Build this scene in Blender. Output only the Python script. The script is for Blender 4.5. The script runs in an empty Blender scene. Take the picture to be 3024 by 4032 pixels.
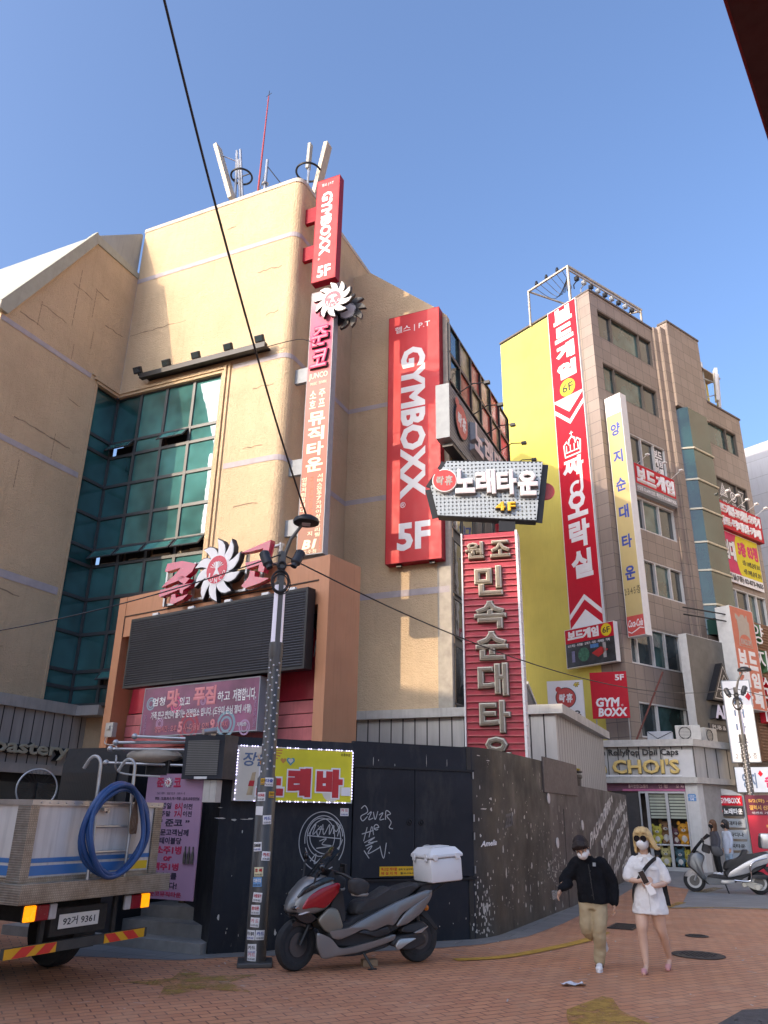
import bpy, bmesh, math, random
from mathutils import Vector, Matrix, Euler
R = math.radians
rnd = random.Random(7)
SC = bpy.context.scene
COL = SC.collection
# ---------------------------------------------------------------- camera, sky, sun, exposure
SUN_AZ, SUN_EL = 232.6, 21.8          # compass-style azimuth of the sun (0 = +Y, 90 = +X) and its height
CAM_H, CAM_PITCH, CAM_ROLL = 1.65, 21.34, 1.0
cam = bpy.data.cameras.new('camera')
cam.sensor_fit = 'VERTICAL'; cam.sensor_height = 36.0; cam.lens = 36.0 * 3031.7 / 4032
cam.clip_start = 0.05; cam.clip_end = 2000
camo = bpy.data.objects.new('camera', cam); COL.objects.link(camo)
p_, r_ = R(CAM_PITCH), R(CAM_ROLL)
fw = Vector((0, math.cos(p_), math.sin(p_))); u0 = Vector((0, -math.sin(p_), math.cos(p_))); x0 = Vector((1, 0, 0))
rt = math.cos(r_) * x0 + math.sin(r_) * u0; up = -math.sin(r_) * x0 + math.cos(r_) * u0
camo.matrix_world = Matrix(((rt.x, up.x, -fw.x, 0), (rt.y, up.y, -fw.y, 0), (rt.z, up.z, -fw.z, CAM_H), (0, 0, 0, 1)))
SC.camera = camo
W = bpy.data.worlds.new("World"); SC.world = W; W.use_nodes = True
bg = W.node_tree.nodes['Background']
sky = W.node_tree.nodes.new('ShaderNodeTexSky'); sky.sky_type = 'NISHITA'; sky.sun_disc = False
sky.sun_elevation = R(SUN_EL); sky.sun_rotation = R(SUN_AZ); sky.altitude = 0; sky.air_density = 1.0; sky.dust_density = 6; sky.ozone_density = 7
W.node_tree.links.new(sky.outputs[0], bg.inputs[0]); bg.inputs[1].default_value = 0.15
sl = bpy.data.lights.new('sun', 'SUN'); sl.energy = 2.0; sl.angle = R(0.5); sl.color = (0.56, 0.475, 0.385)
so = bpy.data.objects.new('sun', sl); COL.objects.link(so)
sd = Vector((math.sin(R(SUN_AZ)) * math.cos(R(SUN_EL)), math.cos(R(SUN_AZ)) * math.cos(R(SUN_EL)), math.sin(R(SUN_EL))))
so.rotation_euler = sd.to_track_quat('Z', 'Y').to_euler()
SC.view_settings.view_transform = 'Standard'; SC.view_settings.look = 'None'; SC.view_settings.gamma = 1.0
SC.view_settings.exposure = 1.66
SC.view_settings.use_white_balance = True; SC.view_settings.white_balance_temperature = 7600; SC.view_settings.white_balance_tint = 14
SC.render.engine = 'CYCLES'
SC.cycles.max_bounces = 7; SC.cycles.use_denoising = True
# ---------------------------------------------------------------- helpers
def C(h):
    o = []
    for i in (0, 2, 4):
        v = int(h[i:i + 2], 16) / 255
        o.append(v / 12.92 if v <= .04045 else ((v + .055) / 1.055) ** 2.4)
    return tuple(o)
_M = {}
def nodes(name):
    m = bpy.data.materials.new(name); m.use_nodes = True
    nt = m.node_tree; return m, nt, nt.nodes['Principled BSDF']
def N(nt, t, **k):
    n = nt.nodes.new(t)
    for a, v in k.items():
        if a.startswith('i_'): n.inputs[a[2:].replace('_', ' ')].default_value = v
        else: setattr(n, a, v)
    return n
def ramp(nt, src, p0, c0, p1, c1):
    r = nt.nodes.new('ShaderNodeValToRGB'); e = r.color_ramp.elements
    e[0].position = p0; e[0].color = (*c0, 1); e[1].position = p1; e[1].color = (*c1, 1)
    nt.links.new(src, r.inputs[0]); return r.outputs[0]
def mixc(nt, fac, a, b, mode='MIX'):
    x = nt.nodes.new('ShaderNodeMix'); x.data_type = 'RGBA'; x.blend_type = mode
    for s, v in ((0, fac), (6, a), (7, b)):
        if hasattr(v, 'links'): nt.links.new(v, x.inputs[s])
        elif isinstance(v, (int, float)): x.inputs[s].default_value = v
        else: x.inputs[s].default_value = (*v, 1)
    return x.outputs[2]
def coords(nt, scale=(1, 1, 1), kind='Object', rot=(0, 0, 0)):
    t = nt.nodes.new('ShaderNodeTexCoord'); mp = nt.nodes.new('ShaderNodeMapping')
    mp.inputs['Scale'].default_value = scale; mp.inputs['Rotation'].default_value = rot
    nt.links.new(t.outputs[kind], mp.inputs[0]); return mp.outputs[0]
def noise(nt, vec, scale, detail=4, rough=.55):
    n = nt.nodes.new('ShaderNodeTexNoise'); n.inputs['Scale'].default_value = scale; n.inputs['Detail'].default_value = detail
    n.inputs['Roughness'].default_value = rough; nt.links.new(vec, n.inputs[0]); return n.outputs[0]
def bump(nt, b, h, strength, dist=.02):
    n = nt.nodes.new('ShaderNodeBump'); n.inputs['Strength'].default_value = strength; n.inputs['Distance'].default_value = dist
    nt.links.new(h, n.inputs['Height']); nt.links.new(n.outputs[0], b.inputs['Normal']); return n
def M(name, col, rough=.55, metal=0, var=.12, scale=5, bmp=0, bscale=60, spec=.5, emit=0, coat=0, streak=0):
    if name in _M: return _M[name]
    if isinstance(col, str): col = C(col)
    m, nt, b = nodes(name)
    b.inputs['Roughness'].default_value = rough; b.inputs['Metallic'].default_value = metal
    b.inputs['Specular IOR Level'].default_value = spec; b.inputs['Coat Weight'].default_value = coat
    v = coords(nt)
    f = noise(nt, v, scale)
    c = ramp(nt, f, .3, [x * (1 - var) for x in col], .7, [min(1, x * (1 + var * .6)) for x in col])
    if streak:
        f2 = noise(nt, coords(nt, (6, 6, .35)), 3, 5)
        c = mixc(nt, ramp(nt, f2, .5, (0, 0, 0), .78, (streak,) * 3), c, [x * .45 for x in col])
    nt.links.new(c, b.inputs['Base Color'])
    if bmp:
        bump(nt, b, noise(nt, v, bscale, 3), bmp)
    if var and not metal:
        rr = ramp(nt, noise(nt, v, scale * 3), .3, (max(0, rough - .08),) * 3, .7, (min(1, rough + .1),) * 3)
        nt.links.new(rr, b.inputs['Roughness'])
    if emit:
        b.inputs['Emission Color'].default_value = (*col, 1); b.inputs['Emission Strength'].default_value = emit
    _M[name] = m; return m
class MB:
    def __init__(s): s.v = []; s.f = []; s.m = []; s.T = None
    def add(s, vs, fs, mi=0):
        o = len(s.v)
        if s.T: vs = [s.T @ Vector(v) for v in vs]
        s.v += [tuple(v) for v in vs]; s.f += [tuple(o + i for i in f) for f in fs]; s.m += [mi] * len(fs); return s
    def box(s, x0, x1, y0, y1, z0, z1, mi=0, bev=0):
        if bev:
            b = bev; bm = bmesh.new(); bmesh.ops.create_cube(bm, size=1)
            for v in bm.verts: v.co = Vector(((x0 + x1) / 2 + v.co.x * (x1 - x0), (y0 + y1) / 2 + v.co.y * (y1 - y0), (z0 + z1) / 2 + v.co.z * (z1 - z0)))
            bmesh.ops.bevel(bm, geom=bm.edges[:] , offset=b, segments=2, affect='EDGES', profile=.5)
            return s.bm(bm, mi)
        return s.add([(x0, y0, z0), (x1, y0, z0), (x1, y1, z0), (x0, y1, z0), (x0, y0, z1), (x1, y0, z1), (x1, y1, z1), (x0, y1, z1)],
                     [(0, 3, 2, 1), (4, 5, 6, 7), (0, 1, 5, 4), (1, 2, 6, 5), (2, 3, 7, 6), (3, 0, 4, 7)], mi)
    def bm(s, bm, mi=0):
        bm.verts.index_update(); s.add([v.co[:] for v in bm.verts], [[v.index for v in f.verts] for f in bm.faces], mi); bm.free(); return s
    def prism(s, poly, d0, d1, ax='y', mi=0):
        """extrude a 2-D outline: ax y -> (x,z) outline, ax z -> (x,y), ax x -> (y,z)"""
        n = len(poly)
        area = sum(poly[i][0] * poly[(i + 1) % n][1] - poly[(i + 1) % n][0] * poly[i][1] for i in range(n))
        if area < 0: poly = poly[::-1]
        if d0 > d1: d0, d1 = d1, d0
        P = {'y': lambda a, b, d: (a, d, b), 'z': lambda a, b, d: (a, b, d), 'x': lambda a, b, d: (d, a, b)}[ax]
        vs = [P(a, b, d0) for a, b in poly] + [P(a, b, d1) for a, b in poly]
        lo = tuple(range(n)); hi = tuple(range(n, 2 * n))
        sides = [(i, (i + 1) % n, n + (i + 1) % n, n + i) for i in range(n)]
        if ax == 'y': fs = [lo, hi[::-1]] + [q[::-1] for q in sides]
        else: fs = [lo[::-1], hi] + sides
        return s.add(vs, fs, mi)
    def tube(s, pts, r, n=8, mi=0, cap=True, sq=1.0):
        pts = [Vector(p) for p in pts]; k = len(pts)
        rs = r if isinstance(r, (list, tuple)) else [r] * k
        vs = []; fs = []; ref = None
        for i, p in enumerate(pts):
            d = (pts[min(i + 1, k - 1)] - pts[max(i - 1, 0)]); d = d.normalized() if d.length > 1e-9 else Vector((0, 0, 1))
            if ref is None: ref = d.orthogonal().normalized() if abs(d.z) > .9 else d.cross(Vector((0, 0, 1))).normalized()
            a = ref - d * ref.dot(d); a = a.normalized() if a.length > 1e-6 else d.orthogonal().normalized(); ref = a; b = d.cross(a)
            for j in range(n):
                t = 2 * math.pi * j / n; vs.append(p + a * (rs[i] * math.cos(t)) + b * (rs[i] * sq * math.sin(t)))
        for i in range(k - 1):
            for j in range(n):
                a = i * n + j; b2 = i * n + (j + 1) % n; fs.append((a, b2, b2 + n, a + n))
        if cap: fs += [tuple(range(n))[::-1], tuple(range((k - 1) * n, k * n))]
        return s.add(vs, fs, mi)
    def bar(s, a, b, w, h=None, mi=0):
        """square bar from a to b"""
        h = h or w; a = Vector(a); b = Vector(b); d = (b - a).normalized()
        u = d.cross(Vector((0, 0, 1))); u = u.normalized() if u.length > 1e-4 else Vector((1, 0, 0)); v = d.cross(u)
        vs = [p + u * (sx * w / 2) + v * (sy * h / 2) for p in (a, b) for sx, sy in ((-1, -1), (1, -1), (1, 1), (-1, 1))]
        return s.add(vs, [(0, 1, 2, 3), (7, 6, 5, 4), (0, 4, 5, 1), (1, 5, 6, 2), (2, 6, 7, 3), (3, 7, 4, 0)], mi)
    def lathe(s, prof, n=24, c=(0, 0, 0), ax='z', mi=0):
        vs = []; fs = []; k = len(prof)
        for r, h in prof:
            for j in range(n):
                t = 2 * math.pi * j / n; a, b = r * math.cos(t), r * math.sin(t)
                q = {'z': (a, b, h), 'y': (a, h, b), 'x': (h, a, b)}[ax]; vs.append((c[0] + q[0], c[1] + q[1], c[2] + q[2]))
        for i in range(k - 1):
            for j in range(n):
                a = i * n + j; b = i * n + (j + 1) % n; q = (a, b, b + n, a + n); fs.append(q if ax != 'y' else q[::-1])
        if prof[0][0] > 1e-6: fs.append(tuple(range(n))[::-1] if ax != 'y' else tuple(range(n)))
        if prof[-1][0] > 1e-6:
            t = tuple(range((k - 1) * n, k * n)); fs.append(t if ax != 'y' else t[::-1])
        return s.add(vs, fs, mi)
    def ball(s, c, r, n=12, mi=0, sc=(1, 1, 1)):
        k = n // 2 + 2
        vs = [(c[0] + r * sc[0] * math.sin(math.pi * i / k) * math.cos(2 * math.pi * j / n), c[1] + r * sc[1] * math.sin(math.pi * i / k) * math.sin(2 * math.pi * j / n), c[2] + r * sc[2] * math.cos(math.pi * i / k)) for i in range(1, k) for j in range(n)]
        vs += [(c[0], c[1], c[2] + r * sc[2]), (c[0], c[1], c[2] - r * sc[2])]; t = len(vs)
        fs = [(i * n + j, (i + 1) * n + j, (i + 1) * n + (j + 1) % n, i * n + (j + 1) % n) for i in range(k - 2) for j in range(n)]
        fs += [(t - 2, j, (j + 1) % n) for j in range(n)] + [(t - 1, (k - 2) * n + (j + 1) % n, (k - 2) * n + j) for j in range(n)]
        return s.add(vs, fs, mi)
    def torus(s, c, Rr, r, ax='z', n=28, m=8, mi=0, sc=(1, 1)):
        pts = []
        vs = []; fs = []
        for i in range(n):
            t = 2 * math.pi * i / n
            for j in range(m):
                u = 2 * math.pi * j / m; q = Rr + r * math.cos(u); a, b, h = q * math.cos(t) * sc[0], q * math.sin(t) * sc[1], r * math.sin(u)
                o = {'z': (a, b, h), 'y': (a, h, b), 'x': (h, a, b)}[ax]; vs.append((c[0] + o[0], c[1] + o[1], c[2] + o[2]))
        for i in range(n):
            for j in range(m):
                fs.append((i * m + j, ((i + 1) % n) * m + j, ((i + 1) % n) * m + (j + 1) % m, i * m + (j + 1) % m))
        return s.add(vs, fs, mi)
    def build(s, name, mats, parent=None, smooth=False, loc=None, fix=True):
        me = bpy.data.meshes.new(name); me.from_pydata(s.v, [], s.f)
        if not isinstance(mats, (list, tuple)): mats = [mats]
        for m in mats: me.materials.append(m)
        if len(mats) > 1: me.polygons.foreach_set('material_index', s.m)
        if fix and len(s.f) < 60000:
            bm = bmesh.new(); bm.from_mesh(me); bmesh.ops.recalc_face_normals(bm, faces=bm.faces); bm.to_mesh(me); bm.free()
        if smooth:
            me.polygons.foreach_set('use_smooth', [True] * len(me.polygons))
            if smooth != 2:
                try: me.set_sharp_from_angle(angle=R(38))
                except Exception: pass
        me.update()
        o = bpy.data.objects.new(name, me); COL.objects.link(o)
        if parent: o.parent = parent
        if loc: o.location = loc
        return o
def tag(o, label=None, cat=None, group=None, kind=None):
    if label: o['label'] = label
    if cat: o['category'] = cat
    if group: o['group'] = group
    if kind: o['kind'] = kind
    return o
def thing(name, label, cat, loc=(0, 0, 0), rz=0, group=None):
    o = bpy.data.objects.new(name, None); COL.objects.link(o); o.empty_display_size = .2
    o.location = loc; o.rotation_euler = (0, 0, rz); return tag(o, label, cat, group)
class Frame:
    """a facade frame: X to the right along the facade, Y into the building, Z up"""
    def __init__(s, ox, oy, a): s.o = (ox, oy); s.a = R(a)
    def w(s, x, y, z=0):
        c, n = math.cos(s.a), math.sin(s.a); return (s.o[0] + x * c + y * n, s.o[1] - x * n + y * c, z)
    def thing(s, name, label, cat, x, y, z, group=None, turn=0): return thing(name, label, cat, s.w(x, y, z), -s.a + turn, group)
def dup(root, loc=None, rz=None, label=None):
    r = root.copy(); COL.objects.link(r)
    if loc is not None: r.location = loc
    if rz is not None: r.rotation_euler = (0, 0, rz)
    if label: r['label'] = label
    for ch in list(root.children):
        c = ch.copy(); COL.objects.link(c); c.parent = r
        for g in ch.children:
            d = g.copy(); COL.objects.link(d); d.parent = c
    return r
_G = {}
def glyphs(body, bold, shear=0, serif=False):
    k = (body, bold, shear)
    if k not in _G:
        cu = bpy.data.curves.new('t', 'FONT'); cu.body = body; cu.size = 1; cu.resolution_u = 2; cu.shear = shear; cu.align_x = 'CENTER'; cu.space_line = .95
        if bold: cu.bevel_depth = bold; cu.bevel_resolution = 0; cu.extrude = .001; cu.fill_mode = 'FRONT'
        o = bpy.data.objects.new('t', cu); COL.objects.link(o)
        me = bpy.data.meshes.new_from_object(o.evaluated_get(bpy.context.evaluated_depsgraph_get()))
        _G[k] = ([v.co[:] for v in me.vertices], [tuple(p.vertices) for p in me.polygons])
        bpy.data.objects.remove(o); bpy.data.curves.remove(cu); bpy.data.meshes.remove(me)
    return _G[k]
def put_text(mb, body, box, y, bold=.02, depth=.006, rot=0, shear=0, mi=0, keep=False):
    """lettering laid on the local XZ plane facing -Y, fitted to box (x0,x1,z0,z1)"""
    vs, fs = glyphs(body, bold, shear)
    if not vs: return
    if rot == 90: vs = [(v[1], -v[0], v[2]) for v in vs]
    elif rot:
        c, s_ = math.cos(R(rot)), math.sin(R(rot)); vs = [(v[0] * c + v[1] * s_, -v[0] * s_ + v[1] * c, v[2]) for v in vs]
    a0 = min(v[0] for v in vs); a1 = max(v[0] for v in vs); b0 = min(v[1] for v in vs); b1 = max(v[1] for v in vs)
    c0 = min(v[2] for v in vs); c1 = max(v[2] for v in vs)
    x0, x1, z0, z1 = box
    sx = (x1 - x0) / max(1e-6, a1 - a0); sz = (z1 - z0) / max(1e-6, b1 - b0)
    ox = oz = 0
    if keep:
        k = min(sx, sz); ox = ((x1 - x0) - k * (a1 - a0)) / 2; oz = ((z1 - z0) - k * (b1 - b0)) / 2; sx = sz = k
    dz = depth / (c1 - c0) if c1 - c0 > 1e-6 else 0
    out = [(x0 + ox + (v[0] - a0) * sx, y - ((v[2] - c0) * dz if dz else depth), z0 + oz + (v[1] - b0) * sz) for v in vs]
    mb.add(out, fs, mi)
def text(parent, body, box, y, mat, bold=.02, depth=.006, rot=0, shear=0, keep=False, name='lettering'):
    mb = MB(); put_text(mb, body, box, y, bold, depth, rot, shear, 0, keep); return mb.build(name, mat, parent, fix=False)
def column_text(parent, chars, x0, x1, z1, z0, y, mat, bold=.02, depth=.006, gap=.12, name='lettering', shear=0):
    mb = MB(); n = len(chars); h = (z1 - z0) / n
    for i, ch in enumerate(chars):
        if ch == ' ': continue
        put_text(mb, ch, (x0, x1, z1 - (i + 1) * h + h * gap / 2, z1 - i * h - h * gap / 2), y, bold, depth, 0, shear)
    return mb.build(name, mat, parent, fix=False)
def stroke(mb, pts, r, y, mi=0, closed=False):
    """flat painted line on the XZ plane"""
    pts = [Vector((p[0], 0, p[1])) for p in pts]; k = len(pts); vs = []
    for i in range(k):
        d = pts[(i + 1) % k if closed else min(i + 1, k - 1)] - pts[(i - 1) % k if closed else max(i - 1, 0)]
        d = d.normalized() if d.length > 1e-9 else Vector((1, 0, 0)); n = Vector((-d.z, 0, d.x)) * r
        vs += [(pts[i].x + n.x, y, pts[i].z + n.z), (pts[i].x - n.x, y, pts[i].z - n.z)]
    fs = [(2 * i, 2 * i + 1, 2 * i + 3, 2 * i + 2) for i in range(k - 1)] + ([(2 * k - 2, 2 * k - 1, 1, 0)] if closed else [])
    mb.add(vs, fs, mi)
def arc(cx, cz, rx, rz, a0, a1, n=20): return [(cx + rx * math.cos(R(a0 + (a1 - a0) * i / n)), cz + rz * math.sin(R(a0 + (a1 - a0) * i / n))) for i in range(n + 1)]
def spline(pts, n=8):
    """Catmull-Rom through points of any dimension"""
    P = [Vector(p) for p in pts]; out = []
    for i in range(len(P) - 1):
        a = P[max(i - 1, 0)]; b = P[i]; c = P[i + 1]; d = P[min(i + 2, len(P) - 1)]
        for j in range(n):
            t = j / n; out.append(.5 * ((2 * b) + (c - a) * t + (2 * a - 5 * b + 4 * c - d) * t * t + (3 * b - a - 3 * c + d) * t ** 3))
    out.append(P[-1]); return out
def remesh(mb, voxel, name, mats, parent, smooth=3, disp=0, dscale=.1, loc=None):
    """fuse overlapping closed pieces into one continuous skin"""
    o = mb.build(name, mats[0] if isinstance(mats, (list, tuple)) else mats, parent, smooth=2, loc=loc)
    m = o.modifiers.new('fuse', 'REMESH'); m.mode = 'VOXEL'; m.voxel_size = voxel
    if smooth: s = o.modifiers.new('soft', 'SMOOTH'); s.iterations = smooth; s.factor = .5
    if disp:
        tx = bpy.data.textures.new('folds', 'CLOUDS'); tx.noise_scale = dscale; tx.noise_depth = 2
        d = o.modifiers.new('folds', 'DISPLACE'); d.texture = tx; d.strength = disp; d.mid_level = .5; d.texture_coords = 'LOCAL'
    me = bpy.data.meshes.new_from_object(o.evaluated_get(bpy.context.evaluated_depsgraph_get()))
    o.modifiers.clear(); old = o.data; o.data = me; bpy.data.meshes.remove(old); me.name = name
    me.polygons.foreach_set('use_smooth', [True] * len(me.polygons)); return o
# ---------------------------------------------------------------- materials of the setting
def m_stucco(name, col, seed=0):
    m, nt, b = nodes(name); v = coords(nt)
    c = ramp(nt, noise(nt, v, .55, 6, .65), .3, [x * .84 for x in col], .7, [x * 1.06 for x in col])
    st = noise(nt, coords(nt, (2.2, 2.2, .16)), 2.2, 6, .7)
    c = mixc(nt, ramp(nt, st, .52, (0, 0, 0), .85, (.42,) * 3), c, [x * f for x, f in zip(col, (.62, .6, .58))])
    c = mixc(nt, ramp(nt, noise(nt, v, 9, 5, .7), .45, (0, 0, 0), .8, (.22,) * 3), c, [x * .7 for x in col])
    nt.links.new(c, b.inputs['Base Color']); b.inputs['Roughness'].default_value = .92; b.inputs['Specular IOR Level'].default_value = .2
    h = nt.nodes.new('ShaderNodeMath'); h.operation = 'ADD'
    nt.links.new(noise(nt, v, 5, 5, .62), h.inputs[0]); nt.links.new(noise(nt, v, 28, 3, .5), h.inputs[1])
    bump(nt, b, h.outputs[0], .55, .06); return m
STUCCO = m_stucco('cream_stucco', (.60, .46, .30))
BAND = M('lilac_band_paint', (.42, .385, .40), .9, var=.14, scale=3, bmp=.3, bscale=20)
def m_glass(name, col, rough=.02, var=.5, scale=.35, ior=1.7):
    m, nt, b = nodes(name); v = coords(nt)
    c = ramp(nt, noise(nt, v, scale, 3), .35, [x * (1 - var) for x in col], .65, [x * (1 + var) for x in col])
    nt.links.new(c, b.inputs['Base Color']); b.inputs['Roughness'].default_value = rough; b.inputs['IOR'].default_value = ior
    b.inputs['Specular IOR Level'].default_value = .6
    bump(nt, b, noise(nt, v, 1.6, 2), .035, .05); return m
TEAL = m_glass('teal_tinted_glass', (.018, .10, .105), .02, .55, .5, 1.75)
TEALLIT = m_glass('lit_teal_glass', (.05, .19, .18), .02, .5, .6, 1.75)  # lit copy of the teal glass: brightness of lit panes put into the colour
DGLASS = m_glass('dark_window_glass', (.03, .045, .05), .02, .6, .5, 1.7)
GGLASS = m_glass('green_window_glass', (.04, .09, .085), .02, .6, .7, 1.7)
MULL = M('dark_grey_mullion', (.07, .08, .085), .45, .3, var=.1)
WALU = M('white_window_frame', (.62, .62, .60), .4, var=.08)
def m_panel(name, col, per=.55, ax=0):
    """sheet-metal fascia with dark upright seams"""
    m, nt, b = nodes(name); t = nt.nodes.new('ShaderNodeTexCoord'); sp = nt.nodes.new('ShaderNodeSeparateXYZ')
    nt.links.new(t.outputs['Object'], sp.inputs[0])
    md = N(nt, 'ShaderNodeMath', operation='MODULO'); ad = N(nt, 'ShaderNodeMath', operation='ADD'); ad.inputs[1].default_value = 500 * per
    nt.links.new(sp.outputs[ax], ad.inputs[0]); nt.links.new(ad.outputs[0], md.inputs[0]); md.inputs[1].default_value = per
    lt = N(nt, 'ShaderNodeMath', operation='LESS_THAN'); nt.links.new(md.outputs[0], lt.inputs[0]); lt.inputs[1].default_value = min(.035, per * .3)
    v = coords(nt); c = ramp(nt, noise(nt, coords(nt, (3, 3, .5)), 2, 5), .3, [x * .82 for x in col], .7, [x * 1.05 for x in col])
    c = mixc(nt, lt.outputs[0], c, (.03, .03, .032)); nt.links.new(c, b.inputs['Base Color'])
    b.inputs['Roughness'].default_value = .45; b.inputs['Metallic'].default_value = .15; return m
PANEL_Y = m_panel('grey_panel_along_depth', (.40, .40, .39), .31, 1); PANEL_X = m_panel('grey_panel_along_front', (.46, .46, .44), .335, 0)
SILL = M('weathered_metal_sill', (.44, .44, .42), .5, .2, var=.2, scale=2, streak=.35)
ROOFM = M('pale_metal_roof', (.33, .36, .35), .6, .1, var=.12, scale=1.2, streak=.3)
TRIMG = M('grey_green_gable_trim', (.36, .37, .30), .6, var=.1, streak=.2)
def m_tile(name, col, w=.62, h=.46, mortar=(.10, .085, .075)):
    m, nt, b = nodes(name); t = nt.nodes.new('ShaderNodeTexCoord'); sp = nt.nodes.new('ShaderNodeSeparateXYZ'); cb = nt.nodes.new('ShaderNodeCombineXYZ')
    nt.links.new(t.outputs['Object'], sp.inputs[0]); ad = N(nt, 'ShaderNodeMath', operation='ADD')
    nt.links.new(sp.outputs[0], ad.inputs[0]); nt.links.new(sp.outputs[1], ad.inputs[1]); nt.links.new(ad.outputs[0], cb.inputs[0]); nt.links.new(sp.outputs[2], cb.inputs[1])
    br = N(nt, 'ShaderNodeTexBrick', offset=0.0, i_Scale=1.0); br.inputs['Brick Width'].default_value = w; br.inputs['Row Height'].default_value = h
    br.inputs['Mortar Size'].default_value = .011; br.inputs['Mortar Smooth'].default_value = .1; br.inputs['Bias'].default_value = 0
    br.inputs['Color1'].default_value = (*[x * .9 for x in col], 1); br.inputs['Color2'].default_value = (*[x * 1.1 for x in col], 1); br.inputs['Mortar'].default_value = (*mortar, 1)
    nt.links.new(cb.outputs[0], br.inputs[0])
    st = noise(nt, coords(nt, (3.5, 3.5, .3)), 2, 6, .7)
    c = mixc(nt, ramp(nt, st, .5, (0, 0, 0), .8, (.45,) * 3), br.outputs[0], [x * .5 for x in col]); nt.links.new(c, b.inputs['Base Color'])
    b.inputs['Roughness'].default_value = .45; bump(nt, b, br.outputs['Fac'], -.4, .02); return m
TILE = m_tile('brown_stone_tile', (.27, .215, .18), .62, .56)
YELLOW = M('yellow_wall_paint', (.66, .575, .135), .85, var=.10, scale=.7, bmp=.15, bscale=14, spec=.2, streak=.16)
CONC = M('grey_concrete', (.33, .32, .30), .85, var=.2, scale=2, bmp=.2)
BLACKM = M('black_metal', (.018, .019, .021), .45, .3, var=.15)
DARK = M('unlit_interior', (.012, .013, .014), .9, var=0)
STEEL = M('galvanised_steel', (.42, .43, .44), .4, .85, var=.15)
WHITEM = M('white_enamel', (.72, .72, .70), .4, var=.06)
CABLE = M('black_cable', (.012, .012, .014), .5, var=0)
# ---------------------------------------------------------------- ground
def m_brick():
    m, nt, b = nodes('red_brick_paving'); v = coords(nt, rot=(0, 0, R(-28)))
    wob = nt.nodes.new('ShaderNodeVectorMath'); wob.operation = 'ADD'
    br = N(nt, 'ShaderNodeTexBrick', offset=.5, i_Scale=1.0); br.inputs['Brick Width'].default_value = .23; br.inputs['Row Height'].default_value = .115
    br.inputs['Mortar Size'].default_value = .008; br.inputs['Mortar Smooth'].default_value = .3; br.inputs['Bias'].default_value = -.1
    br.inputs['Color1'].default_value = (.58, .26, .135, 1); br.inputs['Color2'].default_value = (.48, .20, .105, 1); br.inputs['Mortar'].default_value = (.17, .075, .05, 1)
    nt.links.new(v, br.inputs[0])
    w = coords(nt)
    c = mixc(nt, ramp(nt, noise(nt, w, .45, 6, .65), .42, (0, 0, 0), .72, (.6,) * 3), br.outputs[0], (.42, .215, .13))
    c = mixc(nt, ramp(nt, noise(nt, w, 1.7, 6, .7), .5, (0, 0, 0), .75, (.45,) * 3), c, (.58, .34, .21))
    c = mixc(nt, ramp(nt, noise(nt, w, 8, 6, .75), .55, (0, 0, 0), .8, (.4,) * 3), c, (.17, .10, .075))
    c = mixc(nt, ramp(nt, noise(nt, w, 26, 4, .8), .70, (0, 0, 0), .76, (.55,) * 3), c, (.45, .36, .30))
    nt.links.new(c, b.inputs['Base Color'])
    nt.links.new(ramp(nt, noise(nt, w, 1.2, 5), .3, (.42,) * 3, .7, (.75,) * 3), b.inputs['Roughness'])
    h = nt.nodes.new('ShaderNodeMath'); h.operation = 'MULTIPLY_ADD'; h.inputs[1].default_value = -.6
    nt.links.new(br.outputs['Fac'], h.inputs[0]); nt.links.new(noise(nt, w, 40, 4), h.inputs[2]); bump(nt, b, h.outputs[0], .5, .008); return m
def m_pave(name, col, bw, bh, rot, mort):
    m, nt, b = nodes(name); v = coords(nt, rot=(0, 0, R(rot)))
    br = N(nt, 'ShaderNodeTexBrick', offset=.5, i_Scale=1.0); br.inputs['Brick Width'].default_value = bw; br.inputs['Row Height'].default_value = bh
    br.inputs['Mortar Size'].default_value = .006; br.inputs['Color1'].default_value = (*[x * .88 for x in col], 1); br.inputs['Color2'].default_value = (*[x * 1.1 for x in col], 1)
    br.inputs['Mortar'].default_value = (*mort, 1); nt.links.new(v, br.inputs[0]); w = coords(nt)
    c = mixc(nt, ramp(nt, noise(nt, w, .9, 6, .7), .4, (0, 0, 0), .8, (.6,) * 3), br.outputs[0], [x * .55 for x in col])
    nt.links.new(c, b.inputs['Base Color']); b.inputs['Roughness'].default_value = .6; bump(nt, b, noise(nt, w, 30, 4), .3, .006); return m
def sheet(name, poly, z, mat, label=None, cat=None, kind=None, th=0):
    mb = MB()
    if th: mb.prism(poly, z, z + th, 'z')
    else: mb.add([(x, y, z) for x, y in poly], [tuple(range(len(poly)))])
    o = mb.build(name, mat)
    if o.data.polygons[0].normal.z < 0 and not th: o.data.flip_normals()
    return tag(o, label, cat, None, kind)
sheet('ground', [(-400, -400), (400, -400), (400, 400), (-400, 400)], 0, m_brick(), kind='structure')
GRAN = m_pave('grey_granite_paving', (.24, .24, .235), .6, .3, -24, (.09, .09, .09))
sheet('pavement', [(5.7, 16.85), (6.4, 17.95), (7.75, 21.2), (6.5, 26.5), (5.5, 30), (9, 33), (14, 36), (30, 50), (38, 30), (14.5, 14.3), (7.9, 16.95)], .004, GRAN, kind='structure')
sheet('kerb_strip', [(-3.9, 10.5), (-2.3, 10.32), (-1.95, 10.52), (-.55, 10.95), (.75, 11.5), (1.45, 11.9), (2.2, 12.7), (3.05, 14.2), (4.2, 16.6), (5.5, 19.3), (7.9, 24.7), (7.5, 25.1), (4.6, 18.5), (1.6, 12.8), (.4, 11.95), (-2.2, 11.0), (-4.4, 12.2)], .004, m_pave('granite_edging', (.20, .20, .195), .9, .35, 25, (.07, .07, .07)), kind='structure')
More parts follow.
